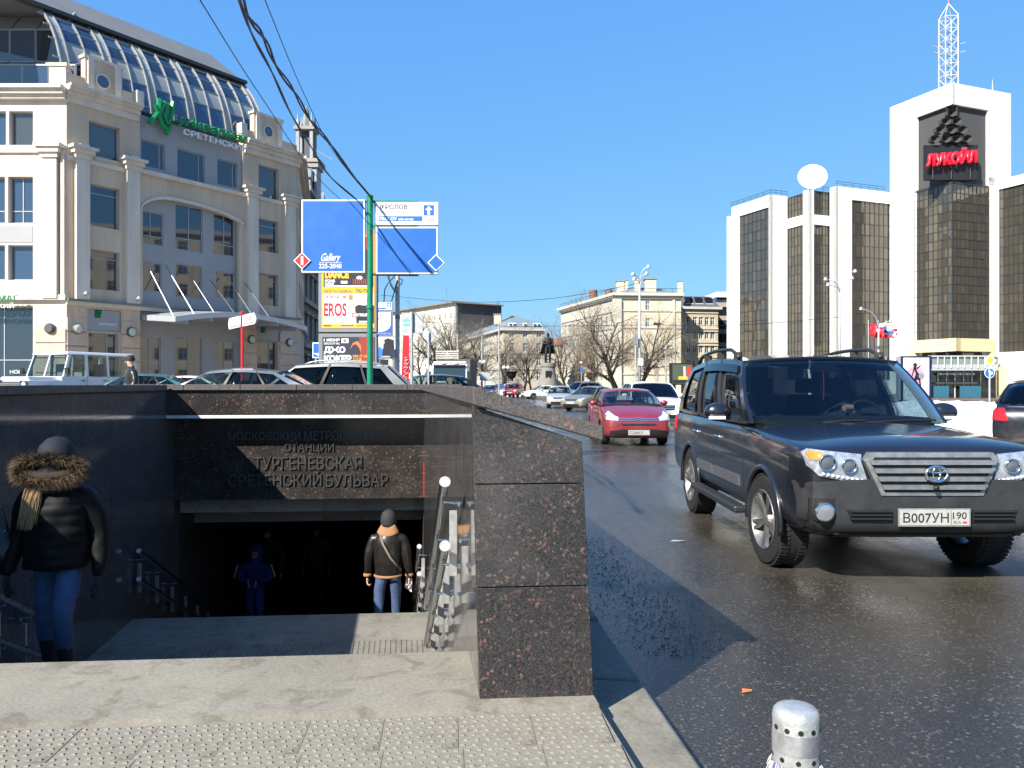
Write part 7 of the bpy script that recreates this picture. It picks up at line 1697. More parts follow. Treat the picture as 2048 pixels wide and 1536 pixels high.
# ---- litter on the road
for k, (px, py, sx_, sy_, m, lb_) in enumerate(((1356, 1083, .08, .025, GALV, 'flattened white paper scrap on the wet road beside the off-roader'), (1494, 1384, .03, .02, ORANGE, 'tiny orange scrap on the asphalt near the bollard'))):
    zd = F * EYE / (py - 768); c = Vector((gx(px, zd), zd, .004)); mb = MB(); mb.add([c + Vector((-sx_, -sy_, 0)), c + Vector((sx_ * .8, -sy_ * .6, .006)), c + Vector((sx_, sy_, .002)), c + Vector((-sx_ * .7, sy_ * .8, .009))], [(0, 1, 2), (0, 2, 3)]); tag(mb.build('litter', m), lb_, 'litter')
# ---- lamp posts
LGL = mat('lamp_globe', (.62, .60, .60), .2, .2)
def lamp_post(label, px, ytop, Z, arms, yj, r=.10, group=None):
    o = empty('lamp_post', (0, 0, 0), 0, label, 'street lamp', group); a = at(px, yj, Z)
    MB().tube([(a.x, Z, 0), (a.x, Z, a.z * .5), (a.x, Z, a.z)], [r * 1.5, r * 1.1, r * .8], 12).build('pole', GALV, o, smooth=True)
    for (hx, hy) in arms:
        h = at(hx, hy, Z - .3); dx = h.x - a.x; P = [a + Vector((dx * (t ** 2.0) if True else 0, (h.y - a.y) * t, (h.z - a.z) * (1 - (1 - t) ** 1.7))) for t in [k / 8 for k in range(9)]]
        MB().tube(P, .045, 6).build('arm', GALV, o, smooth=True); sg = 1 if dx > 0 else -1
        hd = MB(); hd.lathe([(.02, -.20), (.08, -.17), (.13, -.06), (.15, .0)], 12, Matrix.Translation(h) @ Matrix.Diagonal((1.2, 1, -1, 1)) @ Matrix.Translation((0, 0, 0))); hh = hd.build('lamp_head', GALV, o, smooth=True)
        gl = MB(); gl.lathe([(.14, 0), (.13, .06), (.08, .11), (.01, .13)], 12, Matrix.Translation(h) @ Matrix.Diagonal((1.2, 1, -1, 1))); gl.build('lamp_glass', LGL, hh, smooth=True)
    return o
lp1 = lamp_post('tall four-headed lamp post in front of the cream corner house', 1279, 530, 63, ((1297, 534), (1293, 548), (1266, 549), (1268, 559)), 568)
pan('control_box', WSG, lp1, 1275, 1285, 717, 731, 63, .3, .25); post('side_pole', GALV, lp1, 1271, 690, 0, 62.7, .06, 0); pan('pole_sign', DGREY, lp1, 1268, 1275, 670, 688, 62.6, .05, 0)
lamp_post('four-headed lamp post in front of the white office bays', 1679, 545, 66, ((1710, 543), (1704, 557), (1651, 559), (1656, 570)), 585)
lamp_post('two-armed lamp post beside the office flags', 1757, 615, 72, ((1722, 618), (1781, 643)), 662)
for k, (px, y0, Zp) in enumerate(((998, 643, 92), (915, 668, 84), (1315, 648, 88), (1332, 690, 86), (964, 672, 95))):
    tag(post('steel_pole', GALV, None, px, y0, 0, Zp, .09, 0), ('bare steel pole before the tan mansard house', 'bare steel pole rising behind the tipper truck', 'thin pole with floodlights before the cream house wall', 'short stout grey pole beside the dark billboard', 'bare steel pole among the trees left of the no-entry sign')[k], 'pole')
fl = empty('floodlights', (0, 0, 0), 0, 'cluster of small floodlights on the thin pole before the cream wall', 'lamp')
for k in (-5, 0, 5): pan('floodlight', BLACK, fl, 1315 + k - 2, 1315 + k + 2, 645, 650, 87.8, .3, 0)
for k, (px, y, Zp) in enumerate(((964, 724, 92), (1012, 735, 95))):
    o = empty('globe_lamp', (0, 0, 0), 0, ('old black lamp with two white globes near the tipper truck', 'old black lamp with white globes beside the stone urn')[k], 'street lamp'); post('pole', BLACK, o, px, y + 4, 0, Zp, .10, 0)
    for dx in (-4, 4): c = at(px + dx, y, Zp); MB().lathe([(.01, -.22), (.15, -.16), (.22, 0), (.15, .16), (.01, .22)], 12, Matrix.Translation(c), caps=False).build('globe', WSG, o, smooth=True); MB().bar(at(px, y + 7, Zp), c - Vector((0, 0, .2)), .06, .06).build('arm', BLACK, o)
# ---- far signs
o = empty('no_entry_sign', (0, 0, 0), 0, 'red no-entry sign with white bar right of the tipper truck', 'sign'); disc('face', REDP, o, 950.5, 741, 5.2, 80, .03, .03); pan('bar', WSG, o, 947, 954, 739.6, 742.4, 80, .01, .04); post('post', GALV, o, 950.5, 746, 0, 80, .04, 0)
o = empty('plate_sign', (0, 0, 0), 0, 'tilted blank grey board standing behind the blue sedan', 'sign'); poly('board', GALV, o, [(961, 743), (981, 746), (980, 762), (959, 761)], 82, .0, .05); post('post', GALV, o, 970, 760, 0, 82.1, .05, 0)
o = empty('give_way_sign', (0, 0, 0), 0, 'white triangular give-way sign above a small blue sign', 'sign'); poly('triangle', REDP, o, [(1157.5, 722), (1167, 722), (1162, 731)], 90, .02, .03); poly('triangle_face', WSG, o, [(1159.2, 723), (1165.3, 723), (1162.2, 728.6)], 90, .03, .01); pan('small_sign', BLUE, o, 1160.5, 1166, 734, 744, 90, .03, .02); post('post', GALV, o, 1163, 722, 0, 90.1, .05, 0)
o = empty('billboard', (0, 0, 0), 0, 'dark framed billboard with a red dress poster before the cream house', 'advertising stand'); Z = 78
pan('case', BLACK, o, 1340, 1387, 726, 770, Z, .4, 0); f = pan('poster', mat('poster_green', (.06, .075, .05), .5), o, 1345, 1385, 729, 767, Z, .02, .03); poly('print', mat('dress_red', (.55, .04, .02), .5), f, [(1374, 734), (1379, 732), (1383, 744), (1384, 757), (1375, 757), (1373, 744)], Z, .035, .003); poly('print', SKINP, f, [(1366, 733), (1371, 732), (1372, 756), (1367, 757)], Z, .035, .003); pan('print', YELP, f, 1357, 1384, 753, 759, Z, .002, .033); pan('print', BLK, f, 1345.5, 1384.5, 760, 766, Z, .003, .034); pan('print', ORANGE, f, 1376, 1383, 761, 765, Z, .002, .036)
for x in (1348, 1380): post('leg', BLACK, o, x, 770, 0, Z + .2, .12, 0)
o = empty('city_light', (0, 0, 0), 0, 'upright lit poster case with a dark figure on a pink circle by the road', 'advertising stand'); Z = 40
pan('side', GALV, o, 1797, 1804, 713, 800, Z + .1, .25, 0); pan('case', mat('case_blue', (.01, .015, .06), .4), o, 1803, 1863, 712, 803, Z, .3, 0); f = pan('poster', WSG, o, 1806.5, 1858, 715.5, 800, Z, .01, .012)
disc('print', mat('print_rose', (.72, .28, .36), .5), f, 1830, 750, 18, Z, .0135, .001); ptxt('GUERLAIN', mat('print_light', (.50, .52, .53), .5), f, 1810, 1856, 724, 730, Z, .0150); ptxt('HOMME', INK, f, 1845, 1857, 787, 792, Z, .0150) if False else None
for pts in ([(1827, 733), (1832, 733), (1834, 742), (1840, 750), (1842, 758), (1834, 760), (1828, 757), (1831, 748)], [(1829, 757), (1833, 757), (1833.5, 775), (1831, 775)], [(1836, 757), (1840, 756), (1845, 786), (1842.5, 786)], [(1827, 734), (1830, 736), (1824, 756), (1822, 756)], [(1833, 735), (1841, 730), (1842, 732), (1834, 739)]): poly('print', BLK, f, pts, Z, .0155, .001)
disc('print', BLK, f, 1830, 730, 4.2, Z, .0160, .001); disc('print', mat('print_grey', (.2, .2, .22), .5), f, 1843, 752, 6, Z, .0160, .001); post('leg', DGREY, o, 1830, 800, 0, Z + .15, .25, 0)
Z = 40
o = empty('priority_signs', (0, 0, 0), 0, 'yellow diamond priority sign above a round blue arrow sign', 'sign'); post('post', GALV, o, 1979, 712, 0, Z, .05, 0)
for r, m, of in ((12.5, WSG, .06), (8.0, mat('sign_yellow', (.85, .48, .01), .4), .064)): poly('diamond', m, o, [(1979 - r, 721), (1979, 721 - r), (1979 + r, 721), (1979, 721 + r)], Z, of, .02 if r > 10 else .004)
disc('disc_rim', WSG, o, 1978, 746, 10.3, Z, .06, .02); disc('disc', BLUE, o, 1978, 746, 9.2, Z, .064, .004); poly('arrow', WSG, o, [(1976.5, 754), (1976.5, 744), (1974.5, 744), (1977.5, 738), (1980.3, 744), (1979, 744), (1979, 746), (1983, 743), (1985, 748), (1979, 749), (1979, 754)], Z, .068, .004)
# ---- flags
for k, (px, lab) in enumerate(((1738, 'red'), (1757.5, 'tri'), (1773, 'white'))):
    Zf = 84 + k; o = empty('flag', (0, 0, 0), 0, ('red flag with a small white emblem on a pole before the office', 'white, blue and red flag drooping on its pole', 'white flag with a red mark on its pole')[k], 'flag'); post('flagpole', GALV, o, px - 1, 640, 0, Zf, .05, 0); x0, x1 = px, px + 28
    def wave(u, v, y0=0, y1=1): p = at(lerp(x0, x1, u), lerp(645, 672, lerp(y0, y1, v)) + u * 10 - 5 * u * v, Zf); p.y += .35 * math.sin(u * 9 + v * 2 + k); return p
    bands = ((REDP, 0, 1),) if k == 0 else ((WSG, 0, 1),) if k == 2 else ((WSG, 0, .33), (mat('flag_blue', (.02, .07, .40), .6), .33, .66), (REDP, .66, 1))
    for m, a_, b_ in bands: mb = MB(); mb.slab(lambda u, v: wave(u, v, a_, b_), 14, 4, (0, .015, 0)); mb.build('cloth', m, o, smooth=True)
    if k != 1:
        p = wave(.5, .45); disc('emblem', WSG if k == 0 else REDP, o, px + 14, 661, 3.5, Zf, .5, .01)
# ---- office entrance canopy
Z = 92
cn = empty('entrance_canopy', (0, 0, 0), 0, 'steel and glass entrance canopy with dark glazing below the yellow portal', 'canopy'); CM = mat('canopy_steel', (.42, .44, .44), .45, .3)
for y0, y1, dz in ((711, 714, -1.5), (736, 741, 0)): pan('canopy_beam', CM, cn, 1858, 1996, y0, y1, Z + dz * 0, .5, .2)
for k in range(10): x = 1862 + k * 13.5; pan('canopy_glass', mat('canopy_glass', (.16, .20, .19), .15, 0, .8), cn, x + .8, x + 12.6, 714.5, 728, Z, .05, 0); pan('canopy_panel', CM, cn, x + .8, x + 12.6, 728.5, 735.5, Z, .05, .05); MB().bar(at(x, 714, Z - .2), at(x, 736, Z - .3), .1, .1).build('canopy_rib', CM, cn)
pan('back_glass', mat('lobby_glass', (.012, .014, .018), .05, 0, .8), cn, 1862, 1992, 742, 812, Z + 2, .2, 0)
for k in range(6): x = 1876 + k * 17; MB().bar(at(x, 742, Z + 1.9), at(x, 812, Z + 1.9), .12, .12).build('lobby_mullion', CM, cn)
for x0, x1 in ((1868, 1898), (1920, 1962)): pan('lobby_screen', mat('lobby_blue', (.02, .10, .16), .15, 0, .8), cn, x0, x1, 772, 796, Z + 1.4, .1, 0)
pan('lobby_light', mat('lobby_pale', (.45, .45, .42), .5), cn, 1876, 1950, 746, 750, Z + 1.5, .1, 0); pan('lobby_rail', CM, cn, 1872, 1955, 765, 767, Z + 1.5, .1, 0)
tag(boxo('plinth_wall', mat('plinth_brown', (.17, .10, .075), .8, noise=.2, nscale=1), None, gx(1855, 78), gx(2300, 78), 78, 78.6, 0, gz(797, 78)), 'low brown plinth wall in front of the office lobby', 'wall')
# ---- statue
BRZ = mat('bronze_dark', (.018, .022, .020), .45, .5, noise=.3, nscale=3); GRS = mat('pedestal_stone', (.21, .20, .18), .8, noise=.25, nscale=1.5)
Z = 105.0; ppm = F / Z; sx = gx(1096, Z); zp = gz(726, Z)
st = empty('monument', (sx, Z, 0), 0, 'dark bronze statue of a standing cloaked figure on a round stone pedestal', 'monument')
MB().lathe([(1.55, 0), (1.5, .3), (1.28, 1.6), (1.1, 2.6), (.98, 3.2), (.94, zp - .55), (1.05, zp - .5), (1.08, zp - .2), (.98, zp - .18), (.98, zp)], 28).build('pedestal', GRS, st, auto=.5)
MB().hexa([Vector((x, y, z)) for z in (2.3, 3.3) for x, y in ((-.35, -1.12), (.35, -1.12), (.4, -.8), (-.4, -.8))]).build('plaque', BRZ, st)
boxo('plinth', GRS, st, -2.2, 2.2, -1.6, 1.6, 0, .5)
H = (726 - 668) / ppm
def body(pts, edges, rad, lv=2, scale=1.0):
    me = bpy.data.meshes.new('b'); me.from_pydata([Vector(p) * scale for p in pts], edges, [])
    o = bpy.data.objects.new('t', me); COL.objects.link(o); md = o.modifiers.new('s', 'SKIN'); md.use_smooth_shade = True; md.branch_smoothing = .6
    sv = me.skin_vertices[0].data
    for v, r in zip(sv, rad): v.radius = ((r[0] * scale, r[1] * scale) if isinstance(r, tuple) else (r * scale, r * scale)); v.use_root = False
    sv[0].use_root = True
    if lv: m2 = o.modifiers.new('u', 'SUBSURF'); m2.levels = lv; m2.render_levels = lv
    out = evaluated(o); out.polygons.foreach_set('use_smooth', [True] * len(out.polygons)); return out
s_ = H / 1.70
fig = body([(0, 0, .95), (0, 0, 1.18), (0, 0, 1.42), (0, 0, 1.55), (0, -.02, 1.66), (0, -.02, 1.78), (.20, 0, 1.42), (.30, .02, 1.16), (.22, -.14, 1.02), (-.20, 0, 1.42), (-.30, -.03, 1.15), (-.10, -.17, 1.10), (.10, 0, .90), (.11, -.02, .48), (.12, .02, .06), (.13, -.12, .03), (-.10, 0, .90), (-.13, -.08, .48), (-.15, -.06, .06), (-.17, -.20, .03)],
    [(0, 1), (1, 2), (2, 3), (3, 4), (4, 5), (2, 6), (6, 7), (7, 8), (2, 9), (9, 10), (10, 11), (0, 12), (12, 13), (13, 14), (14, 15), (0, 16), (16, 17), (17, 18), (18, 19)],
    [.16, .17, .17, .07, .095, .08, .09, .075, .05, .09, .075, .05, .11, .085, .065, .05, .11, .085, .065, .05], 2, s_)
fo_ = link('figure', fig, BRZ, st); fo_.location = (0, 0, zp)
ck = MB()
def cloak(u, v):
    a = R(lerp(20, 160, u)); r = lerp(.20, .42, v) * (1 + .08 * math.sin(u * 14)); return Vector((math.cos(a) * r * 1.1, math.sin(a) * r * .7 - .02, lerp(1.50, .55, v))) * s_ + Vector((0, 0, zp))
ck.slab(cloak, 18, 8, (0, .05, 0)); ck.build('cloak', BRZ, st, smooth=True)
for k, (px, yy, Zu) in enumerate(((1023, 743, 98), (1183, 745, 96))):
    o = empty('stone_urn', (gx(px, Zu), Zu, 0), 0, ('dark stone urn on a plinth beside the globe lamp', 'dark stone urn on a plinth before the weeping tree')[k], 'urn'); zt_ = gz(yy, Zu)
    MB().lathe([(.25, zt_ - 1.15), (.2, zt_ - .95), (.45, zt_ - .75), (.62, zt_ - .3), (.66, zt_ - .12), (.82, zt_ - .05), (.85, zt_)], 20).build('bowl', BRZ, o, auto=.6); boxo('plinth', GRS, o, -.4, .4, -.4, .4, 0, zt_ - 1.15)
# ================================================================ people
def cloth(name, c, rough=.8, **k): return mat(name, c, rough, bump=.25, bscale=25, **k)
SKIN = mat('skin', (.50, .30, .22), .55); JEANS = cloth('jeans', (.045, .075, .155), noise=.45, nscale=9); DARKC = cloth('dark_cloth', (.012, .012, .014)); LEATH = mat('leather', (.014, .012, .011), .34, noise=.3, nscale=10, bump=.5, bscale=14); SHEAR = cloth('shearling', (.26, .14, .065), .95)
from mathutils import noise as MN
def wrinkle(me, amp, sc=9.0, stretch=.45):
    me.update()
    for v in me.vertices:
        c = v.co; n = MN.noise(Vector((c.x * sc, c.y * sc, c.z * sc * stretch + 7))) + .5 * MN.noise(Vector((c.x * sc * 2.1, c.y * sc * 2.1, c.z * sc * 1.6)))
        v.co = c + v.normal * (n * amp)
    me.update(); return me
def person(name, label, x, y, z, rz, h, pose, mats, zones, extra=None):
    "pose: joints; zones: list of (test(co), material index)"
    o = empty(name, (x, y, z), rz, label, 'person')
    pts, edges, rad = pose
    me = body(pts, edges, rad, 2, h / 1.75)
    for p in me.polygons:
        c = p.center / (h / 1.75)
        for test, i in zones:
            if test(c): p.material_index = i; break
    wrinkle(me, .010, 11, .6); b_ = link('body', me, None, o, mats)
    return o, h / 1.75
E_ = [(0, 1), (1, 2), (2, 3), (3, 4), (4, 5), (5, 6), (3, 7), (7, 8), (8, 9), (9, 10), (3, 11), (11, 12), (12, 13), (13, 14), (0, 15), (15, 16), (16, 17), (17, 18), (0, 19), (19, 20), (20, 21), (21, 22)]
def pose(lean=0, head=0, arm=((.21, 0, 1.40), (.29, .03, 1.12), (.30, -.05, .88), (.30, -.07, .80)), arm2=None, leg=((.10, 0, .90), (.11, -.03, .50), (.11, .05, .09), (.12, -.09, .04)), leg2=None, bulk=1.0, hem=1.0, hip=1.0):
    m = lambda a: [(-p[0], p[1], p[2]) for p in a]
    arm2 = arm2 or arm; leg2 = leg2 or leg
    pts = [(0, 0, .95), (0, 0 - lean * .3, 1.10), (0, -lean * .6, 1.26), (0, -lean, 1.41), (0, -lean - .01, 1.50), (0, -lean - .03 - head * .3, 1.585), (0, -lean - .03 - head, 1.68)] + [(p[0], p[1] - lean, p[2]) for p in arm] + [(p[0], p[1] - lean, p[2]) for p in m(arm2)] + list(leg) + m(leg2)
    B = bulk
    rad = [(.165 * hip, .125 * hip), (.155 * B, .115 * B), (.175 * B, .125 * B), (.16 * B, .11 * B), .055, (.075, .09), (.07, .085), .075 * B, .062 * B, .047 * B, .036, .075 * B, .062 * B, .047 * B, .036, .10, .070, .050, .042, .10, .070, .050, .042]
    return pts, E_, rad
def hand(par, c, m, s_=1, curl=.5, dirv=(0, 0, -1), side=1):
    "a palm with four fingers and a thumb, hanging from the wrist point c"
    d = Vector(dirv); mb = MB(); c = Vector(c)
    mb.lathe([(.018, 0), (.026, .02), (.03, .05), (.028, .085), (.012, .095)], 10, Matrix.Translation(c) @ d.to_track_quat('Z', 'Y').to_matrix().to_4x4() @ Matrix.Diagonal((.55, 1.1, 1, 1)))
    fwd = Vector((0, -1, 0)) if abs(d.y) < .8 else Vector((0, 0, -1)); inn = Vector((-side, 0, 0))
    for k, ln in enumerate((.070, .080, .074, .058)):
        b_ = c + d * .085 + fwd * (.028 - .019 * k); mb.tube([b_ - d * .01, b_ + d * ln * .5 + inn * .008, b_ + d * ln * (1 - .35 * curl) + inn * (.03 * curl + .01), b_ + d * ln * (1 - .75 * curl) + inn * (.06 * curl)], [.0095, .009, .0085, .007], 7)
    t = c + d * .03 + fwd * .026; mb.tube([t, t + d * .03 + fwd * .022 + inn * .01, t + d * .06 + fwd * .02 + inn * .022], [.011, .010, .008], 7)
    return mb.build('hand', m, par, smooth=True)
# --- man in shearling jacket going down (seen from behind)
ly = PORT - .12; P = ML((-1.0), ly, 0); zst = LZ - .15 * 5
P.x = gx(776, P.y)
legm = ((.10, .02, .90), (.115, .07, .50), (.12, .24, .16), (.12, .14, .07)); legm2 = ((.10, -.02, .90), (.10, -.06, .48), (.10, -.05, .06), (.10, -.16, .03))
am = ((.205, .0, 1.40), (.262, .04, 1.14), (.285, -.02, .90), (.288, -.04, .87))
man, ks = person('person', 'man in black leather jacket with orange shearling collar walking down into the underpass', P.x, P.y, zst + .02, R(180), 1.80, pose(0.03, .02, am, am, legm, legm2, bulk=1.14, hip=1.0), [LEATH, JEANS, SKIN, DARKC],
    [(lambda c: c.z < .10, 3), (lambda c: c.z < .88 and abs(c.x) < .24, 1), (lambda c: c.z > 1.50, 2)])
S_ = lambda v: Vector(v) * ks
mb = MB(); mb.lathe([(.104, 1.575), (.112, 1.62), (.108, 1.68), (.085, 1.74), (.04, 1.775), (.002, 1.782)], 18, Matrix.Diagonal((ks, ks, ks, 1)) @ Matrix.Translation((0, -.05, 0)), caps=False); mb.build('knit_cap', cloth('cap_knit', (.02, .02, .022)), man, smooth=True)
mb = MB()
def collar(u, v): a = R(lerp(-70, 250, u)); r = lerp(.080, .132, v) * (1 + .12 * max(0, math.sin(a))); return S_((math.cos(a) * r * 1.12, math.sin(a) * r * .85 - .02, lerp(1.54, 1.44, v) + .02 * math.cos(2 * a)))
mb.slab(collar, 24, 4, (0, 0, .03)); mb.build('shearling_collar', SHEAR, man, smooth=True)
mb = MB(); mb.lathe([(.188, .872), (.195, .885), (.192, .898), (.18, .905)], 26, Matrix.Diagonal((ks, ks * .78, ks, 1)), caps=False); mb.build('shearling_hem', SHEAR, man, smooth=True)
mb = MB(); mb.lathe([(.13, 1.46), (.185, 1.40), (.20, 1.30), (.200, 1.2), (.196, 1.1), (.190, 1.0), (.186, .92), (.17, .885)], 40, Matrix.Diagonal((ks * 1.0, ks * .76, ks, 1)) @ Matrix.Translation((0, -.02, 0)), caps=False); jk = mb.build('jacket', LEATH, man, smooth=True); wrinkle(jk.data, .013, 8, .8)
mb = MB(); mb.tube([S_((.10, .06, 1.47)), S_((.04, .165, 1.34)), S_((-.06, .175, 1.16)), S_((-.20, .13, .98))], .017 * ks, 6); mb.build('bag_strap', mat('strap', (.16, .13, .10), .7), man, smooth=True)
for sd in (-1, 1):
    mb = MB(); mb.lathe([(.056, 0), (.06, .015), (.056, .04)], 12, Matrix.Translation(S_((sd * .288, -.035, .865)))); mb.build('cuff', SHEAR, man, smooth=True); hand(man, S_((sd * .288, -.035, .868)), SKIN, 1, .75, side=sd)
mb = MB(); q = S_((-.30, -.06, .79)); mb.hexa([q + Vector(p) for p in ((-.01, -.06, -.17), (.09, -.06, -.10), (.09, -.05, -.10), (-.01, -.05, -.17), (-.02, -.06, .02), (.06, -.06, .06), (.06, -.05, .06), (-.02, -.05, .02))]); pp = tag(mb.build('paper_bag', WSG), 'folded white paper held in the hand of the man in leather', 'paper'); pp.parent = None; pp.matrix_world = Matrix.Translation(man.location) @ Matrix.Rotation(R(180), 4, 'Z')
# --- woman with fur hood coming up the steps (left)
zw = SLAB - .15 * 5; wy = 5.55; wx = gx(118, wy)
lw1 = ((.095, -.01, .90), (.10, -.20, .56), (.085, -.10, .20), (.085, -.22, .16)); lw2 = ((.095, .02, .90), (.10, .03, .48), (.10, .12, .08), (.10, .01, .04))
aw = ((.20, 0, 1.39), (.265, .05, 1.12), (.285, -.02, .88), (.285, -.05, .80)); aw2 = ((.20, 0, 1.39), (.275, .05, 1.12), (.31, -.03, .90), (.31, -.06, .82))
PUFF = mat('puffer', (.005, .005, .005), .6, 0, .2, noise=.3, nscale=7)
wo_, kw = person('person', 'woman in black puffer jacket with fur-trimmed hood and blue jeans climbing the stairs', wx, wy, zw, R(6), 1.72, pose(.02, .03, aw, aw2, lw1, lw2, bulk=1.18, hip=.98), [PUFF, JEANS, SKIN, DARKC], [(lambda c: c.z < .34, 3), (lambda c: c.z < .90 and abs(c.x) < .23, 1), (lambda c: c.z > 1.52 and c.z < 1.66 and c.y < -.08, 2)])
S_ = lambda v: Vector(v) * kw
mb = MB(); prof = []
for k in range(57):
    z = lerp(.88, 1.47, k / 56); env = lerp(.205, .215, min(1, k / 14)) if k < 40 else lerp(.215, .13, ((k - 40) / 16) ** 1.5); prof.append((env + .007 * abs(math.sin(math.pi * (z - .88) / .075)), z))
mb.lathe(prof, 44, Matrix.Diagonal((kw, kw * .80, kw, 1)) @ Matrix.Translation((0, -.02, 0)), caps=False); jk = mb.build('jacket', PUFF, wo_, smooth=True); wrinkle(jk.data, .016, 7, 1.2)
mb = MB(); mb.lathe([(.17, 1.44), (.155, 1.52), (.135, 1.60), (.128, 1.66), (.108, 1.735), (.06, 1.785), (.002, 1.80)], 20, Matrix.Diagonal((kw, kw * 1.05, kw, 1)) @ Matrix.Translation((0, -.03, 0)), caps=False); mb.build('hood', cloth('hood_navy', (.005, .006, .012)), wo_, smooth=True)
FUR = mat('fur', (.11, .07, .032), .95, col2=(.03, .02, .011), nscale=30); fm = MB(); rr = random.Random(2)
for k in range(5200):
    a = rr.uniform(0, 2 * math.pi); rx, rz_ = .195, .135; tz_ = rr.uniform(-.045, .045)
    c = Vector((math.cos(a) * (rx + tz_ * .3), -.135 - .05 * abs(math.sin(a)) + rr.uniform(-.03, .03), 1.578 + math.sin(a) * rz_ * .45 + (.02 if math.sin(a) > 0 else 0)))
    d = Vector((math.cos(a) + rr.gauss(0, .8), rr.gauss(-.35, .6), math.sin(a) + rr.gauss(0, .9))).normalized(); ln = rr.uniform(.035, .095); s0 = d.orthogonal().normalized() * .0028
    q = c + d * ln + Vector((0, 0, -.025)); fm.add([S_(c - s0), S_(c + s0), S_(q)], [(0, 1, 2)])
mb2 = MB(); mb2.tube([S_((math.cos(t) * .175, -.12 - .05 * abs(math.sin(t)), 1.583 + math.sin(t) * .055)) for t in [2 * math.pi * k / 28 for k in range(29)]], .036 * kw, 8); fb_ = mb2.build('fur_trim', mat('fur_base', (.03, .02, .011), .95), wo_, smooth=True)
tag(fm.build('fur_hairs', FUR, fb_, fix=False), kind='stuff')
mb = MB(); mb.lathe([(.05, 1.49), (.075, 1.53), (.083, 1.58), (.08, 1.64), (.05, 1.69)], 16, Matrix.Diagonal((kw, kw * 1.0, kw, 1)) @ Matrix.Translation((0, -.07, 0)), caps=False); fc = mb.build('face', SKIN, wo_, smooth=True)
MB().lathe([(.012, -.02), (.011, .0), (.004, .03)], 8, Matrix.Translation(S_((0, -.158, 1.59)))).build('nose', SKIN, fc, smooth=True); MB().tube([S_((-.022, -.150, 1.555)), S_((0, -.156, 1.553)), S_((.022, -.150, 1.555))], .005, 6).build('mouth', mat('lips', (.38, .10, .08), .5), fc, smooth=True)
for sd in (-1, 1): MB().lathe([(.001, -.009), (.010, -.005), (.012, .0)], 8, Matrix.Translation(S_((sd * .03, -.148, 1.615))), 'y', caps=False).build('eye', DARKC, fc, smooth=True)
hm = MB(); HAIR = mat('blond_hair', (.30, .20, .10), .5)
for k in range(120): x = rr.uniform(-.12, -.03); p = S_((x, -.15 + rr.uniform(-.02, .02), 1.53)); q = S_((x - .05 + rr.uniform(-.03, .03), -.20 + rr.uniform(-.02, .02), rr.uniform(1.16, 1.28))); hm.tube([p, (p + q) / 2 + Vector((rr.uniform(-.015, .015), -.02, 0)), q], [.004, .004, .001], 4)
tag(hm.build('hair', HAIR, wo_), kind='stuff')
for sd, a_ in ((1, aw), (-1, aw2)): hand(wo_, S_((sd * a_[3][0], a_[3][1] - .02, a_[3][2] + .02)), DARKC, 1, .5, side=sd)
mb = MB(); mb.lathe([(.02, -.17), (.12, -.16), (.155, -.05), (.14, .08), (.05, .13)], 16, Matrix.Translation((0, 0, 0)) @ Matrix.Diagonal((.9, .6, 1, 1))); hb_ = mb.build('handbag', mat('bag_black', (.01, .01, .01), .3), None, smooth=True); hb_.location = Vector((wx, wy, zw)) + S_((-.40, -.03, 1.0)); tag(hb_, 'black handbag on the arm of the woman with the fur hood', 'handbag')
MB().tube([Vector((-.06, 0, .1)), Vector((-.03, 0, .28)), Vector((.03, 0, .28)), Vector((.06, 0, .1))], .008, 6).build('strap', MATS['bag_black'], hb_, smooth=True)
# --- people in the dim underpass
def walker(label, px, Zd, z, h, m1, m2, rz, bulk=1.2, hood=False, arms=None):
    a = arms or ((.21, 0, 1.40), (.28, .03, 1.13), (.29, -.06, .90), (.29, -.08, .84))
    lg = ((.10, 0, .90), (.10, -.10, .50), (.10, -.06, .09), (.10, -.2, .04)); lg2 = ((.10, 0, .90), (.10, .05, .50), (.10, .18, .12), (.10, .08, .05))
    o, k = person('person', label, gx(px, Zd), Zd, z, rz, h, pose(.0, .02, a, a, lg, lg2, bulk=bulk), [m1, m2, SKIN, DARKC], [(lambda c: c.z < .09, 3), (lambda c: c.z < .88 and abs(c.x) < .22, 1), (lambda c: c.z > 1.52, 2)])
    mb = MB()
    if hood: mb.lathe([(.13, 1.45), (.125, 1.56), (.125, 1.66), (.10, 1.75), (.03, 1.79)], 16, Matrix.Diagonal((k, k, k, 1)) @ Matrix.Translation((0, .035, 0)), caps=False); mb.build('hood', m1, o, smooth=True)
    else: mb.lathe([(.088, 1.63), (.096, 1.68), (.08, 1.745), (.03, 1.775)], 14, Matrix.Diagonal((k, k, k, 1)) @ Matrix.Translation((0, -.03, 0)), caps=False); mb.build('hair', cloth('dark_hair', (.02, .015, .01)), o, smooth=True)
    for sd in (-1, 1):
        hand(o, Vector((sd * a[3][0], a[3][1], a[3][2])) * k, SKIN, 1, .5, side=sd)
        MB().lathe([(.001, -.008), (.009, -.004), (.011, 0)], 8, Matrix.Translation(Vector((sd * .03, -.135, 1.63)) * k), 'y', caps=False).build('eye', DARKC, o, smooth=True)
    MB().lathe([(.013, -.02), (.011, .0), (.004, .03)], 8, Matrix.Translation(Vector((0, -.14, 1.60)) * k)).build('nose', SKIN, o, smooth=True)
    return o
BLUEJ = cloth('blue_tracksuit', (.015, .04, .22)); GREYJ = cloth('grey_coat', (.03, .028, .026))
w1 = walker('person in blue hooded tracksuit holding something in both hands inside the underpass', 511, 14.6, FZ + .005, 1.70, BLUEJ, BLUEJ, R(4), 1.3, True, ((.21, 0, 1.38), (.30, -.02, 1.14), (.14, -.22, 1.16), (.07, -.25, 1.18)))
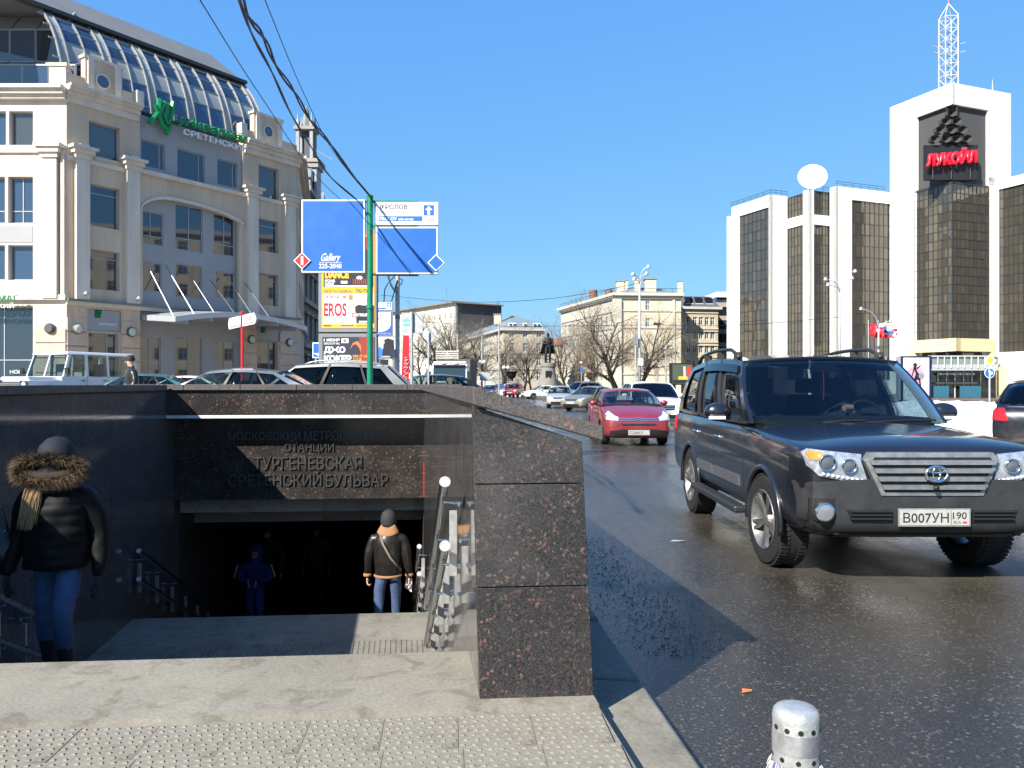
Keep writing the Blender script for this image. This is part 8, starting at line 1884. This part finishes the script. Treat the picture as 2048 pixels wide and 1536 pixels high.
for sd in (-1, 1): MB().tube([Vector((sd * .30, -.075, 1.38)), Vector((sd * .37, -.06, 1.15))], .012, 5).build('sleeve_stripe', WSG, w1)
walker('dark-haired person half hidden behind the blue tracksuit in the underpass', 536, 16.2, FZ + .005, 1.80, GREYJ, DARKC, R(-3)); walker('dim figure in a dark coat in the middle of the underpass', 634, 16.8, FZ + .005, 1.72, GREYJ, DARKC, R(2), 1.35)
# --- pedestrian by the parked cars
Zd = 18.6
pd = walker('person in shiny black jacket beside the boxy off-roader', 264, Zd, PAVZ + .005, 1.78, LEATH, DARKC, R(-50), 1.35, False, ((.22, -.02, 1.38), (.30, .0, 1.12), (.29, -.16, .95), (.28, -.22, .92)))
# ================================================================ bare trees
BARK = mat('bark_dark', (.045, .034, .026), .9, noise=.35, nscale=4); TWIG = mat('twig_brown', (.20, .16, .115), .9, noise=.3, nscale=1); TWIG2 = mat('twig_grey', (.20, .175, .145), .9, noise=.3, nscale=1)
def tree_mesh(seed, H, trunk_r, spread, levels, droop, nt, first=.25, lean=(0, 0), tw=1.0):
    rr = random.Random(seed); tr = MB(); tg = MB(); cnt = [0]
    def branch(p, d, ln, r, lv):
        n = 5 if lv < 2 else 3; pts = [p]; q = p.copy(); dd = d.copy()
        for i in range(n):
            dd = (dd + Vector((rr.gauss(0, .14), rr.gauss(0, .14), rr.gauss(.04 if lv < levels - 1 else -droop, .1)))).normalized(); q = q + dd * ln / n; pts.append(q.copy())
        r1 = r * .55 if lv else r * .5
        (tr if lv < 3 else tg).tube(pts, r, 7 if lv == 0 else 5 if lv < 3 else 3, caps=False, r1=r1)
        if lv >= levels:
            return
        k = nt[lv] if lv < len(nt) else 4
        for i in range(k):
            t = lerp(first if lv == 0 else .2, 1.0, (i + rr.random()) / k); f = t * n; j = min(int(f), n - 1); b = pts[j].lerp(pts[j + 1], f - j)
            ax = (pts[j + 1] - pts[j]).normalized(); a = rr.uniform(0, 6.28); o = ax.orthogonal().normalized(); o = Matrix.Rotation(a, 3, ax) @ o
            ang = rr.uniform(.45, .95) * spread; nd = (ax * math.cos(ang) + o * math.sin(ang)).normalized()
            rb_ = lerp(r, r1, t); branch(b, nd, ln * rr.uniform(.50, .74) * (1.0 if lv else .95), max(.006 * tw, rb_ * (.58 if lv < 2 else .5)), lv + 1)
    branch(Vector((0, 0, 0)), Vector((lean[0], lean[1], 1)).normalized(), H * .62, trunk_r, 0)
    return tr.mesh('trunk', smooth=True, fix=False), tg.mesh('crown', fix=False)
def weep(tgme, seed, n, zlo): pass
kinds = [tree_mesh(1, 10, .30, 1.0, 5, .10, (7, 6, 5, 4, 3), tw=.9), tree_mesh(2, 9, .22, .9, 5, .02, (8, 6, 5, 4, 2), tw=.9), tree_mesh(5, 9.5, .34, 1.15, 5, .40, (8, 6, 6, 5, 3), first=.3, tw=.9), tree_mesh(9, 8, .16, .75, 5, -.02, (7, 5, 5, 4, 2), tw=.8)]
for i, (a, b) in enumerate(kinds): a.materials.append(BARK); b.materials.append(TWIG if i in (0, 2) else TWIG2)
def tree(label, px, Z, k, s, rz, sz=None, group=None):
    o = empty('bare_tree', (gx(px, Z), Z, 0), R(rz), label, 'tree', group); o.scale = (s, s, sz or s)
    link('trunk', kinds[k][0], None, o); tag(link('crown', kinds[k][1], None, o), kind='stuff'); return o
tree('wide weeping bare tree with brown hanging twigs before the cream corner house', 1232, 84, 2, 1.02, 20, 1.02)
tree('leaning bare tree with brown twigs right of the weeping tree', 1275, 88, 2, .82, 140, .95)
tree('slender bare tree left of the weeping tree', 1187, 95, 0, .85, 50); tree('young bare tree rising right of the statue', 1136, 112, 1, 1.05, 200)
tree('bare tree close to the left side of the statue', 1062, 112, 3, 1.0, 80); tree('thin bare tree between the urn and the statue', 1048, 110, 1, .9, 300); tree('forked bare tree behind the red crossover', 1005, 112, 0, .95, 250)
tree('bare tree with tangled twigs beside the no-entry sign', 950, 98, 0, .85, 110); tree('dark leaning bare tree left of the tipper truck', 868, 70, 0, .78, 10); tree('bare street tree behind the round sign', 846, 62, 3, .75, 70)
tree('tall bare tree rising over the tipper truck', 925, 120, 1, 1.35, 160); tree('small bare tree before the pale long house', 900, 88, 3, .95, 30); tree('bare tree between the statue and the cream corner house', 1155, 104, 3, 1.1, 222)
tree('twiggy bare tree just before the tan mansard house', 983, 118, 2, .8, 305)
